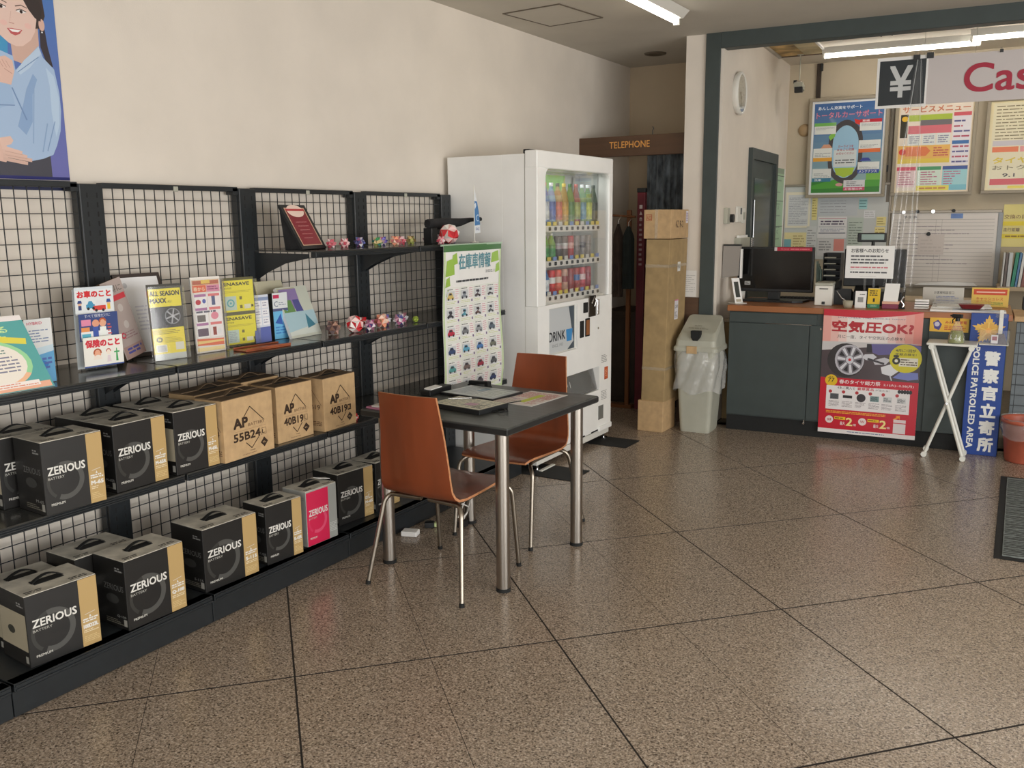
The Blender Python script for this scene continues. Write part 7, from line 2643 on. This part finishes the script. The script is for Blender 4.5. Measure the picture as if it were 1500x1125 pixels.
build('cord', G().tube([(-.04, -.09, .10), (-.0, -.12, .05), (.05, -.10, .02), (.07, -.05, .03)], .005, M_CHROME, n=6), t)
t = OT('thin_papers', 'sheaf of greenish papers standing between monitor and trays', 'papers', .825, .37, ZK)
for k in range(4):
    build('sheet', panel((-.012 + k * .008, -.05, 0), (-.012 + k * .008, .05, 0), (-.024 + k * .010, -.05, .31 - k * .02), .001, mat('green_grey_paper', (150, 170, 160), rough=.6)), t)

t = OT('register', 'black cash register screen behind the customer notice', 'register', 1.20, .34, ZK)
build('base', G().box(-.115, -.13, 0, .22, .20, .10, M_BLACK, bev=.006), t)
build('keypad', G().prism([(-.13, .10), (.02, .10), (.02, .16)], -.11, .05, M_BLACK, axis='x'), t)
build('screen', G().box(-.20, -.03, .13, .225, .01, .405, M_BLACK, bev=.006), t)
build('neck', G().box(-.04, .0, .10, .04, .03, .2, M_BLACK), t)
t = OT('customer_display', 'small black customer display on a stem above the notice', 'display', 1.185, .30, 1.356)
build('stem', G().cyl((.01, .0, 0), (.01, .0, .06), .012, M_BLACK, n=12), t)
build('housing', G().box(-.098, -.025, .052, .098, .025, .118, M_BLACK, bev=.006), t)
build('display_glass', G().box(-.07, -.028, .068, .085, -.024, .108, mat('grey_lcd', (140, 160, 152), rough=.2), bev=.001), t)
t = OT('notice_board', 'white customer notice with rows of text standing on the counter', 'notice', 1.037, .10, ZK)
build('sheet', G().box(0, 0, .205, .323, .004, .437, M_PAPER, bev=.001), t)
build('stem', G().box(.13, .004, 0.004, .145, .010, .22, M_ACRYL).box(.19, .004, .004, .205, .010, .22, M_ACRYL), t)
build('foot', G().box(.10, -.03, 0, .235, .05, .004, M_ACRYL), t)
pr = Pr(.323, .232)
pr.text('お客様へのお知らせ', .035, .182, .25, .030, (50, 50, 54), bold=.02)
for k, (z, c) in enumerate(((.150, (90, 90, 94)), (.125, (90, 90, 94)), (.103, (90, 90, 94)), (.070, (206, 120, 130)), (.035, (90, 90, 94)))):
    pr.small(.035, z, .285, z + .015, 1, c, .7, seed=k)
pr.rect(.03, .062, .285, .0632, (170, 130, 136)).rect(.10, .014, .21, .0152, (120, 120, 124))
placed(None, 'print', t, pr, (0, -.0002, .205))
t = OT('coin_dish', 'small clear round dish at the counter edge left of the white card', 'dish', 1.080, .0, ZK)
build('dish', G().lathe([(.0, 0), (.030, 0), (.036, .05), (.034, .05), (.028, .006), (.0, .006)], clear('milky_plastic', opac=.5, rough=.2, body=(206, 200, 176)), n=22), t)
t = OT('code_card', 'small white card with a grey printed square on the counter', 'card', 1.124, .02, ZK)
build('card', panel((0, 0, 0), (.075, 0, 0), (0, .02, .118), .003, M_PAPER), t)
pr = Pr(.075, .118).rect(.018, .040, .055, .076, (150, 150, 148)).small(.03, .09, .07, .10, 1, (110, 110, 110), .5, seed=2)
q = G()
pr.into(q, (0, 0, 0), (1, 0, 0), Vector((0, .02, .118)).normalized())
build('print', q, t, fix=False)
build('back_foot', G().prism([(0, 0), (.05, 0), (.02, .09)], .02, .05, M_ACRYL, axis='x'), t)
t = OT('yellow_leaflet', 'small yellow and green leaflet standing next to the white card', 'leaflet', 1.208, .02, ZK)
build('card', panel((0, 0, 0), (.082, 0, 0), (0, .02, .140), .006, M_PAPER), t)
pr = Pr(.082, .14).rect(0, 0, .082, .03, (60, 130, 90)).rect(0, .03, .082, .14, (226, 190, 40)).small(.01, .085, .07, .13, 3, (60, 50, 30), .5, seed=4).rect(.035, .045, .048, .07, (40, 36, 30)).text('GREEN', .02, .010, .04, .012, (190, 214, 190))
q = G()
pr.into(q, (0, 0, 0), (1, 0, 0), Vector((0, .02, .14)).normalized())
build('print', q, t, fix=False)
build('back_foot', G().prism([(0, 0), (.05, 0), (.02, .10)], .02, .05, M_ACRYL, axis='x'), t)
t = OT('memo_holder', 'white memo block in a purple-red card holder on the counter', 'holder', 1.307, .02, ZK)
build('holder', G().box(0, -.02, 0, .105, .05, .035, mat('plum_plastic', (130, 44, 74), rough=.4), bev=.003), t)
build('peach_strip', G().box(0, -.021, .035, .11, .05, .052, mat('peach_card', (226, 176, 150), rough=.5), bev=.001), t)
build('memo_block', panel((.005, -.005, .052), (.10, -.005, .052), (.012, .03, .175), .012, M_PAPER), t)
t = OT('bent_clip', 'grey and black bent clip lamp end right of the memo block', 'clip', 1.435, .04, ZK)
build('arm', G().tube([(0, 0, .0), (.012, 0, .03), (-.008, 0, .055), (.01, 0, .085)], .007, M_CHROME, n=8), t)
build('foot', G().box(-.02, -.02, 0, .02, .02, .012, M_BLACK, bev=.003), t)

# right part of the counter: trays, papers, red tray, stand-up cards
t = OT('card_stack', 'stack of white cards in a tray beside the flat papers on the worktop', 'cards', 1.560, .08, ZK)
for k in range(4):
    build('card_pile', G().box(-.045, -.03, .002 + k * .018, .045, .04, .014 + k * .018, M_PAPER, bev=.001, M=Matrix.Rotation(R(k * 2 - 3), 4, 'Z')), t)
build('dark_plate', G().box(-.046, -.031, .032, .046, .041, .036, M_RUB), t)
t = OT('document_tray', 'wide clear tray with white papers on the right part of the worktop', 'tray', 1.80, .20, ZK)
build('tray', G().box(-.185, -.14, 0, .20, .16, .006, M_ACRYL), t)
build('papers', G().box(-.18, -.135, .006, .15, .15, .016, M_PAPER, bev=.001).box(-.15, -.13, .016, .19, .14, .024, M_PAPER, bev=.001, M=Matrix.Rotation(R(3), 4, 'Z')), t)
build('second_tray', G().box(-.17, -.13, .045, .19, .15, .050, M_ACRYL), t)
build('tray_post', G().box(-.17, -.13, .006, -.165, -.12, .05, M_ACRYL).box(.185, -.13, .006, .19, -.12, .05, M_ACRYL), t)
t = OT('money_tray', 'dark red money tray lying on the white papers', 'tray', 1.870, .0, ZK + .022)
build('tray', loft(G(), [sec(.055, .04, .012, 0), sec(.078, .055, .012, .030)], mat('wine_plastic', (112, 32, 36), rough=.3)), t)
t = OT('flat_papers', 'white flat sheets under the red money tray at the counter edge', 'papers', 1.86, .0, ZK)
build('sheets', G().box(-.24, -.07, 0, .22, .06, .0135, M_PAPER, bev=.002), t)
build('blue_sheet', G().box(-.10, -.075, .0135, .21, .03, .0165, mat('bluish_sheet', (200, 208, 216), rough=.5), M=Matrix.Rotation(R(-3), 4, 'Z')), t)
t = OT('name_plate', 'clear stand with a white card printed in Japanese behind the papers', 'sign', 1.545, .42, ZK)
build('stand', G().box(0, 0, 0, .27, .004, .13, M_ACRYL), t)
build('foot', G().box(0, -.04, 0, .27, .04, .004, M_ACRYL), t)
pr = Pr(.27, .13, (200, 196, 186)).text('お客様相談窓口', .075, .082, .13, .022, (80, 78, 74), bold=.01).small(.09, .05, .24, .07, 2, (120, 130, 170), .5, seed=3)
placed(None, 'print', t, pr, (0, -.0005, 0))
t = OT('price_sign', 'orange and yellow stand-up sign behind the papers on the worktop', 'sign', 1.865, .42, ZK)
build('stand', G().box(0, 0, 0, .235, .004, .135, M_ACRYL), t)
build('foot', G().box(0, -.04, 0, .235, .04, .004, M_ACRYL), t)
pr = Pr(.235, .135, (226, 190, 90)).rect(.012, .085, .223, .125, (206, 76, 40)).rect(.03, .100, .21, .108, (240, 200, 180)).text('キャッシュレス', .03, .045, .17, .024, (200, 80, 50), bold=.02).small(.02, .01, .2, .035, 2, (120, 150, 70), .5, seed=4)
placed(None, 'print', t, pr, (0, -.0005, 0))
t = OT('tool_caddy', 'black caddy with tools and a yellow tool at the right edge of the counter', 'caddy', 2.25, .50, .9355)
build('caddy', G().box(-.06, -.06, 0, .10, .06, .085, M_BLACK, bev=.005), t)
build('scissor_handle', G().tube([(-.03, 0, .08), (-.05, 0, .12), (-.03, 0, .145), (-.01, 0, .12)], .005, M_BLACK, n=6, closed=True), t)
build('scissor_handle', G().tube([(.01, 0, .08), (-.005, 0, .12), (.015, 0, .145), (.035, 0, .12)], .005, M_BLACK, n=6, closed=True), t)
build('yellow_tool', G().box(.05, -.03, .07, .10, .0, .14, mat('yellow_plastic', (214, 184, 50), rough=.4), bev=.004), t)

COL.objects.unlink(_to)
bpy.data.objects.remove(_to)
